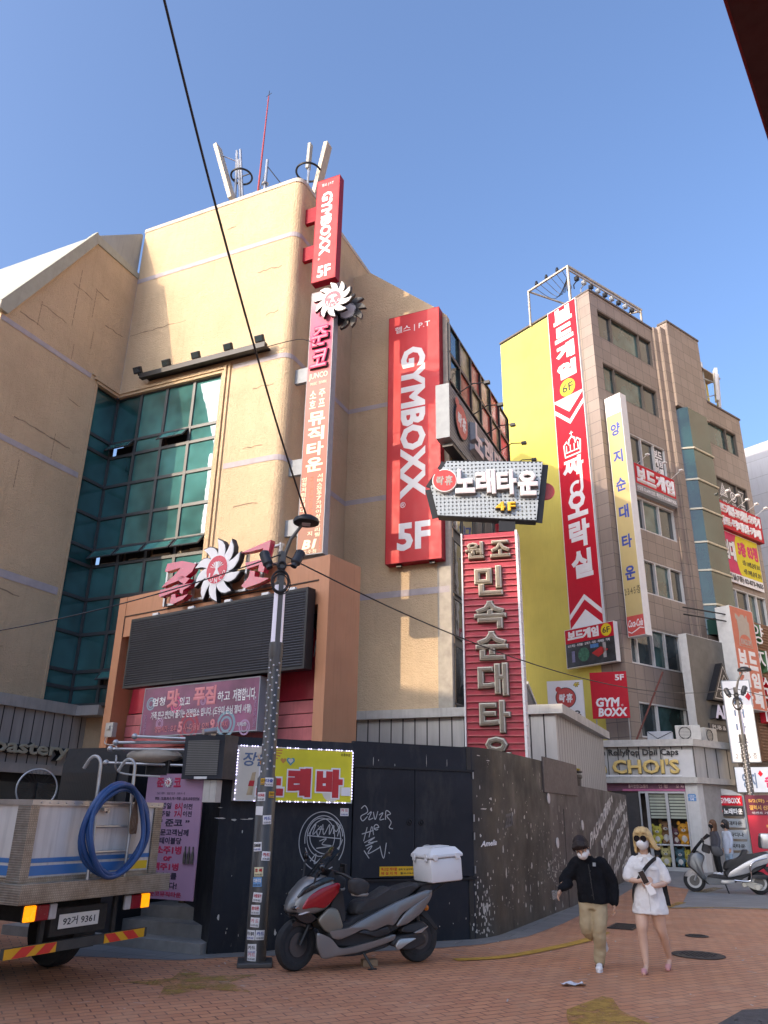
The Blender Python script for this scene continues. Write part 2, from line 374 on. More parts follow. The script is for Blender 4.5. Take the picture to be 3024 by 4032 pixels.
YPAINT = M('worn_yellow_road_paint', (.50, .27, .035), .7, var=.25, scale=7, bmp=.2)
def m_worn(name, col, thr=.5):
    m, nt, b = nodes(name); w = coords(nt); tr = nt.nodes.new('ShaderNodeBsdfTransparent'); mx = nt.nodes.new('ShaderNodeMixShader')
    b.inputs['Base Color'].default_value = (*col, 1); b.inputs['Roughness'].default_value = .7
    f = ramp(nt, noise(nt, w, 5, 8, .75), thr - .14, (1, 1, 1), thr + .1, (0, 0, 0))
    nt.links.new(f, mx.inputs[0]); nt.links.new(tr.outputs[0], mx.inputs[1]); nt.links.new(b.outputs[0], mx.inputs[2]); nt.links.new(mx.outputs[0], nt.nodes['Material Output'].inputs[0]); return m
YWORN = m_worn('faded_yellow_paint', (.42, .24, .045), .56); YWORN2 = m_worn('nearly_gone_yellow_paint', (.34, .22, .05), .50)
yl = [(.95, 10.66), (1.54, 10.9), (2.18, 11.5), (2.98, 12.42), (3.5, 13.3)]
def ribbon(pts, w): 
    L = []; Rr = []
    P = spline(pts, 6)
    for i, p in enumerate(P):
        d = (P[min(i + 1, len(P) - 1)] - P[max(i - 1, 0)]).normalized(); n = Vector((-d.y, d.x)) * w / 2; L.append((p + n)[:]); Rr.append((p - n)[:])
    return L, Rr
def ribbon_sheet(name, pts, w, z, mat, label, cat):
    L, Rr = ribbon(pts, w); mb = MB()
    for i in range(len(L) - 1): mb.add([(*L[i], z), (*Rr[i], z), (*Rr[i + 1], z), (*L[i + 1], z)], [(0, 1, 2, 3)])
    o = mb.build(name, mat); return tag(o, label, cat)
o = ribbon_sheet('yellow_line', yl, .16, .009, YPAINT, None, None); o['kind'] = 'structure'
o = ribbon_sheet('yellow_line', [(5.65, 16.85), (6.4, 17.98)], .17, .0085, YWORN, None, None); o['kind'] = 'structure'
o = ribbon_sheet('yellow_line', [(5.65, 16.78), (7.9, 16.9), (14.5, 14.2)], .12, .0085, YWORN, None, None); o['kind'] = 'structure'
o = ribbon_sheet('yellow_line', [(7.7, 20.4), (8.75, 21.8)], .3, .0085, YWORN2, None, None); o['kind'] = 'structure'
def star(cx, cy, r, rot, k=.45): return [(cx + (r if i % 2 == 0 else r * k) * math.cos(R(rot + 36 * i)), cy + (r if i % 2 == 0 else r * k) * math.sin(R(rot + 36 * i))) for i in range(10)]
o = sheet('star_marking', [(1.6, 7.3), (1.68, 7.9), (1.75, 8.2), (2.0, 8.5), (2.24, 8.79), (2.31, 8.7), (2.24, 8.2), (2.35, 7.75), (2.6, 7.3)], .005, YWORN, kind='structure')
o = sheet('star_marking', star(-1.85, 9.1, .75, 40), .005, YWORN2, kind='structure')
sheet('asphalt_patch', [(2.9, 7.7), (3.4, 8.3), (3.75, 8.4), (5.2, 7.9), (4.6, 6.9), (3.2, 6.9)], .0055, M('dark_patch', (.075, .07, .07), .75, var=.3, scale=9, bmp=.4), kind='structure')
IRON = M('cast_iron', (.045, .043, .042), .5, .4, var=.3, scale=12, bmp=.5, bscale=60)
def manhole(x, y, r, label):
    t = thing('manhole_cover', label, 'manhole cover', (x, y, .006)); mb = MB()
    mb.lathe([(r, 0), (r, .004), (r * .93, .007)], 40); mb.build('rim', IRON, t)
    mb = MB(); mb.lathe([(r * .9, 0), (r * .9, .006), (r * .84, .009), (.01, .009)], 40)
    for q in range(-4, 5):
        for w in range(-4, 5):
            if (q * q + w * w) < 17: mb.box(q * r * .17 - r * .045, q * r * .17 + r * .045, w * r * .17 - r * .045, w * r * .17 + r * .045, .009, .013)
    mb.build('lid', IRON, t)
manhole(4.16, 11.32, .33, 'larger round iron manhole cover in the brick paving, right of the walking woman')
manhole(4.81, 13.06, .17, 'smaller round iron cover farther up the brick street behind the walking woman')
t = thing('drain_grate', 'rectangular black iron drain grate set in paving near the curved wall', 'drain grate', (3.98, 13.95, .006), R(62))
mb = MB(); mb.box(-.34, .34, -.2, -.17, 0, .012); mb.box(-.34, .34, .17, .2, 0, .012); mb.box(-.34, -.31, -.17, .17, 0, .012); mb.box(.31, .34, -.17, .17, 0, .012); mb.build('frame', IRON, t)
mb = MB()
for i in range(9): mb.box(-.3 + i * .067, -.3 + i * .067 + .03, -.17, .17, 0, .009)
mb.build('bars', IRON, t)
# ---------------------------------------------------------------- main building (cream, five storeys)
FA = Frame(-2.7025, 18.3015, 24.41)
TA = FA.thing('cream_building', 'cream stucco five storey corner building with tall teal glass curtain wall', 'building', 0, 0, 0)
def rc(s0, s1, t0, t1, r=.28):
    """plan outline whose front right corner is rounded"""
    return [(s0, t0)] + [(s1 - r + r * math.sin(R(a)), t0 + r - r * math.cos(R(a))) for a in range(0, 91, 15)] + [(s1, t1), (s0, t1)]
mb = MB(); mb.prism(rc(-6.03, 0, 0, 14, .28), 13.56, 19.82, 'z'); mb.prism(rc(-2.1, 0, 0, 14, .28), 0, 13.56, 'z')
mb.box(-6.03, -2.1, .5, 7, 0, 13.56)
mb.build('wall', STUCCO, TA)
mb = MB(); mb.prism([(-9, 0), (-4.4, 0), (-4.4, 13.62), (-4.28, 13.7), (-1.93, 17.8), (-.005, 17.8), (-.005, 0)][1:], -16, -6.03, 'x')
ob = None
mb2 = MB()
# left wing: wall in pieces round the glazed strip (t -0.86 .. 0)
mb2.prism([(-4.4, 0), (-4.4, 13.62), (-4.28, 13.7), (-1.93, 17.8), (-.002, 17.8), (-.002, 13.56), (-.98, 13.56), (-.98, 0)], -16, -6.03, 'x'); mb2.box(-16, -6.6, -.97, -.004, 0, 13.55)
mb2.build('wall', STUCCO, TA)
mb = MB(); mb.prism([(3.69, 0), (3.69, 18.7), (12.5, 18.7), (12.5, 0)], .002, .65, 'x')
mb.prism([(.65, 0), (.65, 18.7), (2.95, 16.66), (3.34, 16.25), (3.34, 0)], 3.69, 3.95, 'y')
mb.prism([(.65, 3.95), (3.2, 3.95), (3.2, 10.9), (.65, 10.9)], 0, 16.0, 'z'); mb.prism([(.65, 16.0), (.65, 18.7), (2.95, 16.66), (3.2, 16.3), (3.2, 16.0)], 3.95, 10.9, 'y')
mb.prism(rc(3.0, 3.34, 3.69, 3.95, .05), 0, .01, 'z')
mb.build('wall', STUCCO, TA)
mb = MB()  # plaster steps framing the curtain wall
for k, (o_, d_) in enumerate(((.28, .05), (.17, .09), (.08, .05))):
    z0 = 13.36 + o_ - .09
    mb.box(-6.03 - .0, -2.2 + o_ , -d_ if k else -d_, .3, z0, z0 + .085); mb.box(-6.2, -6.03 + d_, -.9 - o_, -.0 - d_, z0, z0 + .085)
    mb.box(-2.2 + o_ - .075, -2.2 + o_, -d_, .3, 4.2, z0)
    mb.box(-6.2, -6.03 + .02, -.98, -.9, 4.2, 13.4) if k == 0 else None
mb.build('window_surround', STUCCO, TA)
for za, zb in ((17.61, 17.77), (13.40, 13.55), (10.26, 10.42)):
    mb = MB(); s0 = -6.03 if za > 14 else -1.85
    pl = [(s0, -.012)] + [(-.28 + .292 * math.sin(R(a)), .28 - .292 * math.cos(R(a))) for a in range(0, 91, 15)] + [(.012, 3.68)]
    for i in range(len(pl) - 1): mb.add([(*pl[i], za), (*pl[i + 1], za), (*pl[i + 1], zb), (*pl[i], zb)], [(0, 1, 2, 3)])
    if za < 14: mb.add([(-6.018, -4.38, za), (-6.018, -1.05 if za < 13 else -1.2, za), (-6.018, -1.05 if za < 13 else -1.2, zb), (-6.018, -4.38, zb)], [(0, 1, 2, 3)])
    mb.add([(.0, 3.678, za + .02), (3.34, 3.678, za + .02), (3.34, 3.678, zb + .02), (.0, 3.678, zb + .02)], [(0, 1, 2, 3)]) if za < 17 else None
    mb.build('painted_band', BAND, TA, fix=False)
mb = MB(); mb.add([(-6.018, -4.38, 6.88), (-6.018, -1.05, 6.88), (-6.018, -1.05, 7.08), (-6.018, -4.38, 7.08)], [(0, 1, 2, 3)]); mb.build('painted_band', BAND, TA, fix=False); mb = MB()
mb.add([(.5, 3.678, 7.28), (3.3, 3.678, 7.28), (3.3, 3.678, 7.46), (.5, 3.678, 7.46)], [(0, 1, 2, 3)])
mb.build('painted_band', BAND, TA, fix=False)
mb = MB(); pl = rc(-6.05, .02, -.02, 14.02, .29); mb.prism(pl, 19.70, 19.84, 'z'); mb.build('parapet_cap', M('grey_weathered_cap', (.50, .46, .40), .9, var=.2, scale=2), TA)
# cracks in the stucco
CRK = M('crack', (.24, .18, .12), .95, var=0)
mb = MB()
def crack(pl, P, r=.012):
    q = [(p[0] + rnd.uniform(-.02, .02), p[1] + rnd.uniform(-.03, .03)) for a, b in zip(pl, pl[1:]) for i in range(6) for p in [((a[0] + (b[0] - a[0]) * i / 6), (a[1] + (b[1] - a[1]) * i / 6)) and (a[0] + (b[0] - a[0]) * i / 6, a[1] + (b[1] - a[1]) * i / 6)]]
    for a, b in zip(q, q[1:]):
        w = r * rnd.uniform(.5, 1.5)
        mb.add([P(a[0], a[1] - w), P(b[0], b[1] - w), P(b[0], b[1] + w), P(a[0], a[1] + w)], [(0, 1, 2, 3)])
PF = lambda x, z: (x, -.006, z)
PLf = lambda t, z: (-6.024, t, z)
for a in ([(-5.98, 15.62), (-4.9, 15.6), (-3.6, 15.62)], [(-1.3, 16.6), (-.9, 16.62), (-.4, 16.6)], [(-1.25, 10.75), (-.5, 10.8)], [(-.9, 15.0), (-.4, 15.02)], [(-1.4, 9.1), (-.5, 9.12)], [(-2.6, 18.7), (-2.2, 18.72)], [(-1.1, 12.6), (-.3, 12.62)]): crack(a, PF)
for a in ([(-4.3, 6.55), (-3.2, 6.6), (-2.0, 6.55)], [(-3.4, 11.05), (-2.4, 11.0), (-1.3, 10.95)], [(-3.3, 14.6), (-2.2, 14.55)], [(-2.4, 15.9), (-1.5, 15.9)], [(-1.6, 16.3), (-.9, 16.25)], [(-3.9, 13.95), (-2.9, 13.9)], [(-1.0, 15.4), (-.1, 15.4)], [(-1.9, 12.4), (-1.3, 12.35)], [(-4.2, 5.2), (-2.9, 5.3), (-2.3, 5.25)]): crack(a, PLf)
for t0, z0, z1 in ((-2.2, 14.6, 16.6), (-1.55, 15.3, 16.3), (-2.05, 10.3, 11.2), (-3.0, 9.2, 10.0), (-3.3, 13.9, 14.7), (-2.0, 13.6, 14.1), (-1.4, 14.3, 14.9)):
    for i in range(8):
        za = z0 + (z1 - z0) * i / 8; zb = z0 + (z1 - z0) * (i + .8) / 8; mb.add([(-6.024, t0 - .008, za), (-6.024, t0 + .008, za), (-6.024, t0 + .01, zb), (-6.024, t0 - .01, zb)], [(0, 1, 2, 3)])
mb.build('crack', CRK, TA, fix=False)
# roof of the left wing
mb = MB(); mb.prism([(-4.5, 13.68), (-1.95, 18.05), (-.1, 19.62), (-.02, 19.62), (-.02, 17.82), (-1.9, 17.82), (-4.3, 13.62)], -16.2, -6.1, 'x'); mb.build('roof', ROOFM, TA)
mb = MB(); mb.prism([(-4.55, 13.62), (-4.55, 13.86), (-1.98, 18.12), (-1.85, 17.82), (-4.28, 13.6)], -6.12, -5.93, 'x'); mb.prism([(-1.98, 18.12), (-.02, 18.0), (-.02, 17.8), (-1.9, 17.8)], -6.10, -5.99, 'x'); mb.build('gable_trim', TRIMG, TA)
# curtain wall
zs = [13.36, 11.83, 11.36, 10.42, 9.42, 8.47, 7.98, 7.03, 6.04, 5.03, 4.60, 4.15]
sB = [-6.13, -5.18, -4.21, -3.22, -2.25]
cw = MB(); k = .045
def hz(x0, x1, z, fr): 
    if fr: cw.box(x0, x1, .06, .17, z - k, z + k)
    else: cw.box(-6.22, -6.11, x0, x1, z - k, z + k)
for z in zs: hz(-6.11, -2.18, z, 1); hz(-.9, .055, z, 0)
for s in sB: cw.box(s - k, s + k, .055, .175, 4.15, 13.40)
for s in (-.86,): cw.box(-6.225, -6.105, s - k, s + k, 4.15, 13.40)
frame = cw.build('curtain_frame', MULL, TA)
opened = {(1, 0): 1, (1, 2): 1, (5, 0): 1, (5, 1): 1, (5, 2): 1, (5, 3): 1, (9, 1): 1}
VENTF = MULL
for r in range(len(zs) - 1):
    za, zb = zs[r + 1] + k, zs[r] - k
    mb = MB(); mb.box(-6.19, -6.16, -.815, .06, za, zb); mb.build('pane', TEAL, frame)
    for c in range(4):
        x0, x1 = sB[c] + k, sB[c + 1] - k
        if (r, c) in opened:
            w = MB(); H = zb - za; w.box(x0 - .02, x1 + .02, -.015, .015, -H, -H + .05); w.box(x0 - .02, x1 + .02, -.015, .015, -.05, 0); w.box(x0 - .02, x0 + .03, -.015, .015, -H + .05, -.05); w.box(x1 - .03, x1 + .02, -.015, .015, -H + .05, -.05)
            wo = w.build('vent_window', VENTF, TA, loc=(0, .05, zb + .03)); wo.rotation_euler = (R(-38), 0, 0)
            g = MB(); g.box(x0 + .03, x1 - .03, -.004, .004, -H + .05, -.05); g.build('pane', TEALLIT, wo)
            d = MB(); d.box(x0, x1, .3, .31, za, zb); d.build('opening', DARK, TA)
        else:
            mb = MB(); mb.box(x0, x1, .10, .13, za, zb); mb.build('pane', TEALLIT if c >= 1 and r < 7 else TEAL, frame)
# ledge between the open vents: papers and boxes seen on the sill
mb = MB()
for s, w, h in ((-5.6, .5, .05), (-4.7, .3, .07), (-4.45, .35, .05), (-3.75, .6, .1), (-3.0, .4, .1), (-2.6, .35, .13)): mb.box(s - w / 2, s + w / 2, .13, .29, 8.02, 8.02 + h)
mb.build('clutter_on_sill', M('pale_cardboard', (.42, .36, .26), .8, var=.35, scale=6), TA)
# first floor fascia, left under the gable wall and right under the tall red sign
for q in ((-6.2, -5.75, -4.6, 1.6, 3.88, 4.15), (-5.748, -5.0, -.02, 1.2, 3.88, 4.13), (.3, 3.8, 3.35, 3.69, 3.94, 4.16), (3.802, 6.2, 3.4, 10.5, 3.94, 4.16)): mb = MB(); mb.box(*q); mb.build('sill', SILL, TA)
mb = MB(); mb.box(-6.3, -5.86, -4.6, 1.0, 2.62, 3.88); mb.build('fascia', PANEL_Y, TA)
mb = MB(); mb.box(.3, 6.0, 3.5, 3.69, 0, 3.94); mb.build('fascia', PANEL_X, TA)
mb = MB(); mb.box(3.35, 6.0, 3.7, 10.4, 0, 3.94); mb.build('ground_floor', PANEL_Y, TA)
mb = MB(); mb.box(-6.3, -5.80, -4.6, .6, 2.40, 2.62); mb.build('sill', SILL, TA)
mb = MB(); mb.box(-6.02, -5.95, -4.4, .5, 0, 2.4); sf = mb.build('shopfront', BLACKM, TA)
for i in range(4):
    g = MB(); g.box(-5.95, -5.93, -4.3 + i * 1.2, -3.2 + i * 1.2, .3, 2.2); g.build('pane', DGLASS, sf)
# street side facade with its upper window band
mb = MB(); mb.box(3.2, 3.30, 3.95, 10.6, 4.16, 16.0); mb.build('street_wall', M('dark_street_wall', (.09, .10, .10), .6, var=.2), TA)
mts = [3.72, 4.68, 5.84, 6.93, 8.12, 9.23, 10.54]
for j, (za, zb) in enumerate(((13.9, 14.9), (14.9, 16.0))):
    for i in range(6):
        f = MB(); x0, x1 = mts[i], mts[i + 1]; f.box(3.3, 3.40, x0, x1, za, za + .06); f.box(3.3, 3.40, x0, x1, zb - .06, zb); f.box(3.3, 3.42, x0, x0 + .07, za + .06, zb - .06); f.box(3.3, 3.42, x1 - .03, x1, za + .06, zb - .06)
        wo = f.build('window', BLACKM, TA)
        g = MB(); g.box(3.33, 3.35, x0 + .07, x1 - .03, za + .06, zb - .06)
        g.build('pane', GGLASS if i < 1 else M('film_on_glass_a', (.42, .10, .07), .15, var=.6, scale=1.6) if (i + j) % 2 else M('film_on_glass_b', (.34, .30, .16), .15, var=.7, scale=1.8), wo)
for i in range(6):
    f = MB(); x0, x1 = mts[i] + .08, mts[i + 1]
    for za, zb in ((4.3, 5.9), (6.1, 7.2), (7.3, 8.9), (9.2, 11.2)):
        f.box(3.3, 3.36, x0, x1, za, za + .05); f.box(3.3, 3.36, x0, x1, zb - .05, zb); f.box(3.3, 3.36, x0, x0 + .05, za + .05, zb - .05); f.box(3.3, 3.36, x1 - .05, x1, za + .05, zb - .05)
    wo = f.build('window', MULL, TA); g = MB()
    for za, zb in ((4.3, 5.9), (6.1, 7.2), (7.3, 8.9), (9.2, 11.2)): g.box(3.32, 3.34, x0 + .05, x1 - .05, za + .05, zb - .05)
    g.build('pane', DGLASS, wo)
mb = MB(); mb.box(2.95, 3.345, 3.68, 3.72, 4.16, 16.2); mb.box(3.30, 3.36, 3.72, 3.78, 4.16, 13.9); mb.build('corner_trim', M('bare_concrete_edge', (.40, .37, .31), .9, var=.2), TA)
# ---------------------------------------------------------------- yellow building
FY = Frame(9.49, 30.04, 52.6)
TY = FY.thing('yellow_building', 'seven storey building with yellow end wall and brown tiled street face', 'building', 0, 0, 0)
mb = MB(); mb.box(-5.76, -1.11, 0, 12.0, 0, 24.72); mb.build('yellow_wall', YELLOW, TY)
mb = MB()
mb.box(-1.11, 0, -.02, .5, 0, 24.8)
def holed(mb, y0, y1, z0, z1, holes, x0=-.3, x1=0):
    """wall strip on the street face with rectangular openings (y0,y1,z0,z1)"""
    ys = sorted({y0, y1, *[h[0] for h in holes], *[h[1] for h in holes]}); zz = sorted({z0, z1, *[h[2] for h in holes], *[h[3] for h in holes]})
    for a, b in zip(ys, ys[1:]):
        run = None
        for c, d in zip(zz, zz[1:]):
            if any(h[0] <= a and b <= h[1] and h[2] <= c and d <= h[3] for h in holes):
                if run: mb.box(x0, x1, a, b, *run); run = None
            else: run = (run[0], d) if run else (c, d)
        if run: mb.box(x0, x1, a, b, *run)
fl = 2.93
H1 = [(.5, 4.78, 22.46, 24.0), (.52, 4.72, 19.6, 21.1), (1.95, 4.78, 16.35, 17.98), (2.05, 4.88, 13.3, 14.84), (2.0, 4.92, 10.42, 11.95), (.5, 5.0, 7.31, 8.9), (.66, 5.0, 4.5, 5.85)]
holed(mb, .5, 5.0, 3.8, 24.8, H1)
mb.box(-.3, .12, 5.0, 5.35, 3.8, 24.9); mb.box(-.3, .28, 5.35, 5.8, 3.8, 25.0); mb.box(-.3, .42, 5.8, 8.65, 20.56, 25.4)
H2 = [(8.95, 12.0, 19.72, 21.13), (8.7, 12.2, 16.4, 17.9), (8.7, 12.2, 13.4, 14.9), (8.66, 12.25, 10.4, 12.0)]
holed(mb, 8.65, 12.7, 3.8, 22.2, H2)
mb.box(-5.7, -.31, .5, 12.0, 24.72, 24.78)
mb.box(-1.1, -.3, 5.0, 12.7, 0, 22.1); mb.box(-.3, 0, .5, 12.7, 0, 3.8); mb.build('tiled_wall', TILE, TY)
for q in ((-5.80, .03, -.05, .08, 24.8, 24.88), (-.12, .05, .08, 5.0, 24.8, 24.9), (-.12, .46, 5.76, 8.7, 25.4, 25.5), (-.12, .05, 8.7, 12.75, 22.2, 22.3)): mb = MB(); mb.box(*q); mb.build('coping', M('dark_coping', (.12, .10, .09), .6, var=.2), TY)
def yw(h, cuts, mat, frame, depth=.08):
    y0, y1, z0, z1 = h; f = MB(); k = .06
    f.box(-.2, -depth + .06, y0, y1, z0, z0 + k); f.box(-.2, -depth + .06, y0, y1, z1 - k, z1)
    ys = [y0] + cuts + [y1]
    for i, y in enumerate(ys): f.box(-.2, -depth + .05, max(y0, y - k / 2), min(y1, y + k / 2) if i else y0 + k, z0 + k, z1 - k)
    wo = f.build('window', frame, TY)
    for a, b in zip(ys, ys[1:]): g = MB(); g.box(-.17, -.15, a + k / 2, b - k / 2, z0 + k, z1 - k); g.build('pane', mat[ys.index(a) % len(mat)], wo)
DF = M('brown_window_frame', (.12, .10, .085), .5, var=.1)
yw(H1[0], [1.56, 3.76], [DGLASS, GGLASS], DF); yw(H1[1], [1.4, 3.6], [GGLASS, GGLASS, DGLASS], DF)
yw(H1[2], [2.9, 3.9], [DGLASS, DGLASS, DARK], WALU); yw(H1[3], [2.5, 3.7], [DGLASS, GGLASS, DGLASS], WALU); yw(H1[4], [2.9, 4.0], [DGLASS, GGLASS, DGLASS], WALU)
yw(H1[5], [1.0, 2.1, 3.0, 4.1], [DGLASS, DGLASS, GGLASS], WALU); yw(H1[6], [1.9, 3.9], [DGLASS, GGLASS], WALU)
yw(H2[0], [11.0], [GGLASS], DF); yw(H2[1], [9.3, 11.2], [DARK], DF); yw(H2[2], [9.9, 11.1], [DGLASS], WALU); yw(H2[3], [9.5, 10.6, 11.4], [DGLASS, DGLASS, GGLASS], WALU)
mb = MB(); mb.box(-1.0, -.6, .4, 5.0, 3.9, 24.5); mb.box(-1.09, -.6, 5.001, 12.5, 3.9, 22.0); mb.build('interior', DARK, TY)
# glazed stair bay with chamfered edge and pale string courses
zz = [9.16, 10.55, 12.15, 13.5, 15.15, 16.65, 18.3, 20.56]
gb = MB(); pl = [(0, 5.8), (.62, 6.3), (.62, 8.0), (0, 8.62)]
for a, b in zip(zz, zz[1:]): gb.prism([(-.28, 5.8)] + pl + [(-.28, 8.62)], a + .04, b - .04, 'z')
gbo = gb.build('glass_bay', m_glass('dark_green_bay_glass', (.012, .045, .036), .015, .4, .6, 1.75), TY)
for z in zz[1:-1]: sc = MB(); sc.prism([(-.2, 5.75), (.0, 5.75), (.68, 6.27), (.68, 8.05), (0, 8.66), (-.2, 8.66)], z - .04, z + .04, 'z'); sc.build('string_course', M('pale_gold_trim', (.55, .50, .38), .4, .3, var=.1), gbo)
mb = MB(); mb.box(-.28, .3, 5.8, 8.62, 3.8, 9.16); mb.build('bay_base', TILE, TY)
# pale panelled tower farther down the street
FZ = Frame(25.0, 39.2, 52.6)
TZ = FZ.thing('panelled_building', 'pale grey panelled tower farther down the street, at right edge', 'building', 0, 0, 0)
mb = MB(); mb.box(-6, 0, 0, 4.2, 0, 23); mb.build('wall', m_tile('pale_grey_panels', (.46, .48, .52), 1.6, 1.1, (.22, .23, .25)), TZ)
for i in range(5):
    f = MB(); f.box(0, .06, .6, .75, 3 + i * 3.8, 5.6 + i * 3.8); f.box(0, .06, 2.05, 2.2, 3 + i * 3.8, 5.6 + i * 3.8); f.box(0, .06, .75, 2.05, 3 + i * 3.8, 3.12 + i * 3.8); f.box(0, .06, .75, 2.05, 5.48 + i * 3.8, 5.6 + i * 3.8); wo = f.build('window', MULL, TZ)
    g = MB(); g.box(0.01, .03, .75, 2.05, 3.12 + i * 3.8, 5.48 + i * 3.8); g.build('pane', GGLASS, wo)
# ---------------------------------------------------------------- the other side of the street, behind the photographer (it shades the street and shows in the glass)
APT = M('apartment_render', (.42, .36, .28), .85, var=.1, scale=.6, streak=.2)
def apartment(x, y, a, w, d, h, label, cols):
    F = Frame(x, y, a); T = F.thing('apartment_block', label, 'building', 0, 0, 0)
    mb = MB(); mb.box(-w / 2, w / 2, -d, 0, 0, h); mb.box(-w / 2 - .2, w / 2 + .2, -d - .2, .2, h, h + .35); mb.build('wall', APT, T)
    nfl = int(h // 3)
    for i in range(nfl):
        f = MB(); g = MB()
        for j in range(cols):
            cx = -w / 2 + w * (j + .5) / cols; ww = w / cols * .32; z0 = i * 3 + 1; z1 = z0 + 1.5
            f.box(cx - ww, cx + ww, .0, .08, z0, z0 + .08); f.box(cx - ww, cx + ww, 0, .08, z1 - .08, z1)
            for q in (-ww, -.04, ww - .08): f.box(cx + q, cx + q + .08, 0, .08, z0 + .08, z1 - .08)
            g.box(cx - ww + .08, cx + ww - .08, .01, .03, z0 + .08, z1 - .08)
        wo = f.build('window_row', WALU, T); g.build('pane', GGLASS, wo)
_e1 = Vector((.794, .607)); _e2 = Vector((-.607, .794))
def place(al, la): q = _e1 * al + _e2 * la; return q.x, q.y
x_, y_ = place(-14, 13.0); apartment(x_, y_, 52.6 , 19.0, 8, 15.2, 'cream apartment block across the street with white framed windows', 6)
x_, y_ = place(-15, .8); apartment(x_, y_, 52.6, 5.2, 8, 17.5, 'taller cream apartment block behind the camera with white framed windows', 2)
apartment(50, 36, 90, 44, 12, 44, 'wide cream apartment tower across the street, outside the right edge of view', 14)
# ---------------------------------------------------------------- signs
class Sign:
    """a box sign: root Empty at its foot, a body box, everything else placed in the frame's own x,z"""
    def __init__(s, F, name, label, cat, x0, x1, z0, z1, y, d, face, side=None, turn=0, group=None, rim=.02, body='panel'):
        s.x = (x0 + x1) / 2; s.z = z0
        s.o = F.thing(name, label, cat, s.x, y, z0, group, turn) if not turn else None
        if turn:      # sign on a face that looks along +X of the frame: own x runs along the frame's Y
            s.o = F.thing(name, label, cat, y, s.x, z0, group, turn)
        w = (x1 - x0) / 2; mb = MB(); mb.box(-w, w, .012, d, 0, z1 - z0); mb.build('casing', side or face, s.o)
        mb = MB(); mb.box(-w + rim, w - rim, 0, .012, rim, z1 - z0 - rim); mb.build(body, face, s.o)
        if rim:
            mb = MB(); k = rim
            mb.box(-w, w, -.004, .011, 0, k); mb.box(-w, w, -.004, .011, z1 - z0 - k, z1 - z0); mb.box(-w, -w + k, -.004, .011, k, z1 - z0 - k); mb.box(w - k, w, -.004, .011, k, z1 - z0 - k); mb.build('rim', side or face, s.o)
    def b(s, b): return (b[0] - s.x, b[1] - s.x, b[2] - s.z, b[3] - s.z)
    def text(s, body, box, mat, y=-.001, **k): return text(s.o, body, s.b(box), y, mat, **k)
    def column(s, ch, x0, x1, z1, z0, mat, y=-.001, **k): return column_text(s.o, ch, x0 - s.x, x1 - s.x, z1 - s.z, z0 - s.z, y, mat, **k)
    def poly(s, pts, mat, name, y=-.002, d=.004):
        mb = MB(); mb.prism([(p[0] - s.x, p[1] - s.z) for p in pts], y - d, y, 'y'); return mb.build(name, mat, s.o)
    def disc(s, x, z, r, mat, name, y=-.002, d=.004, rz=None, n=32): return s.poly(arc(x, z, r, rz or r, 0, 360 - 360 / n, n - 1), mat, name, y, d)
    def rect(s, b, mat, name, y=-.002, d=.004): return s.poly([(b[0], b[2]), (b[1], b[2]), (b[1], b[3]), (b[0], b[3])], mat, name, y, d)
WH = M('white_lettering', (.80, .79, .78), .5, var=.03); BK = M('black_lettering', (.012, .012, .014), .5, var=.03)
RED = M('red_sign_face', (.56, .012, .028), .5, var=.06, scale=2, spec=.2); SALM = M('salmon_red_sign_face', (.60, .032, .038), .48, var=.05, scale=1.5, spec=.3)
DRED = M('dark_red_casing', (.30, .008, .022), .5, var=.08, spec=.2); YEL = M('yellow_sign_paint', (.76, .56, .02), .45, var=.06)
PINKP = M('glossy_crimson_acrylic', (.55, .02, .06), .18, var=.08, coat=.6); GREYP = M('grey_sign_metal', (.30, .33, .35), .6, .0, var=.1, spec=.2)
CREAM = M('cream_lettering', (.78, .70, .50), .5, var=.05); BLUE = M('blue_lettering', (.03, .07, .33), .5, var=.05); PALE = M('pale_pink_lettering', (.70, .45, .44), .5, var=.05)
ORG = M('orange_lettering', (.65, .16, .08), .5, var=.05); DGREY = M('dark_grey_sign_face', (.06, .065, .075), .5, .2, var=.1)
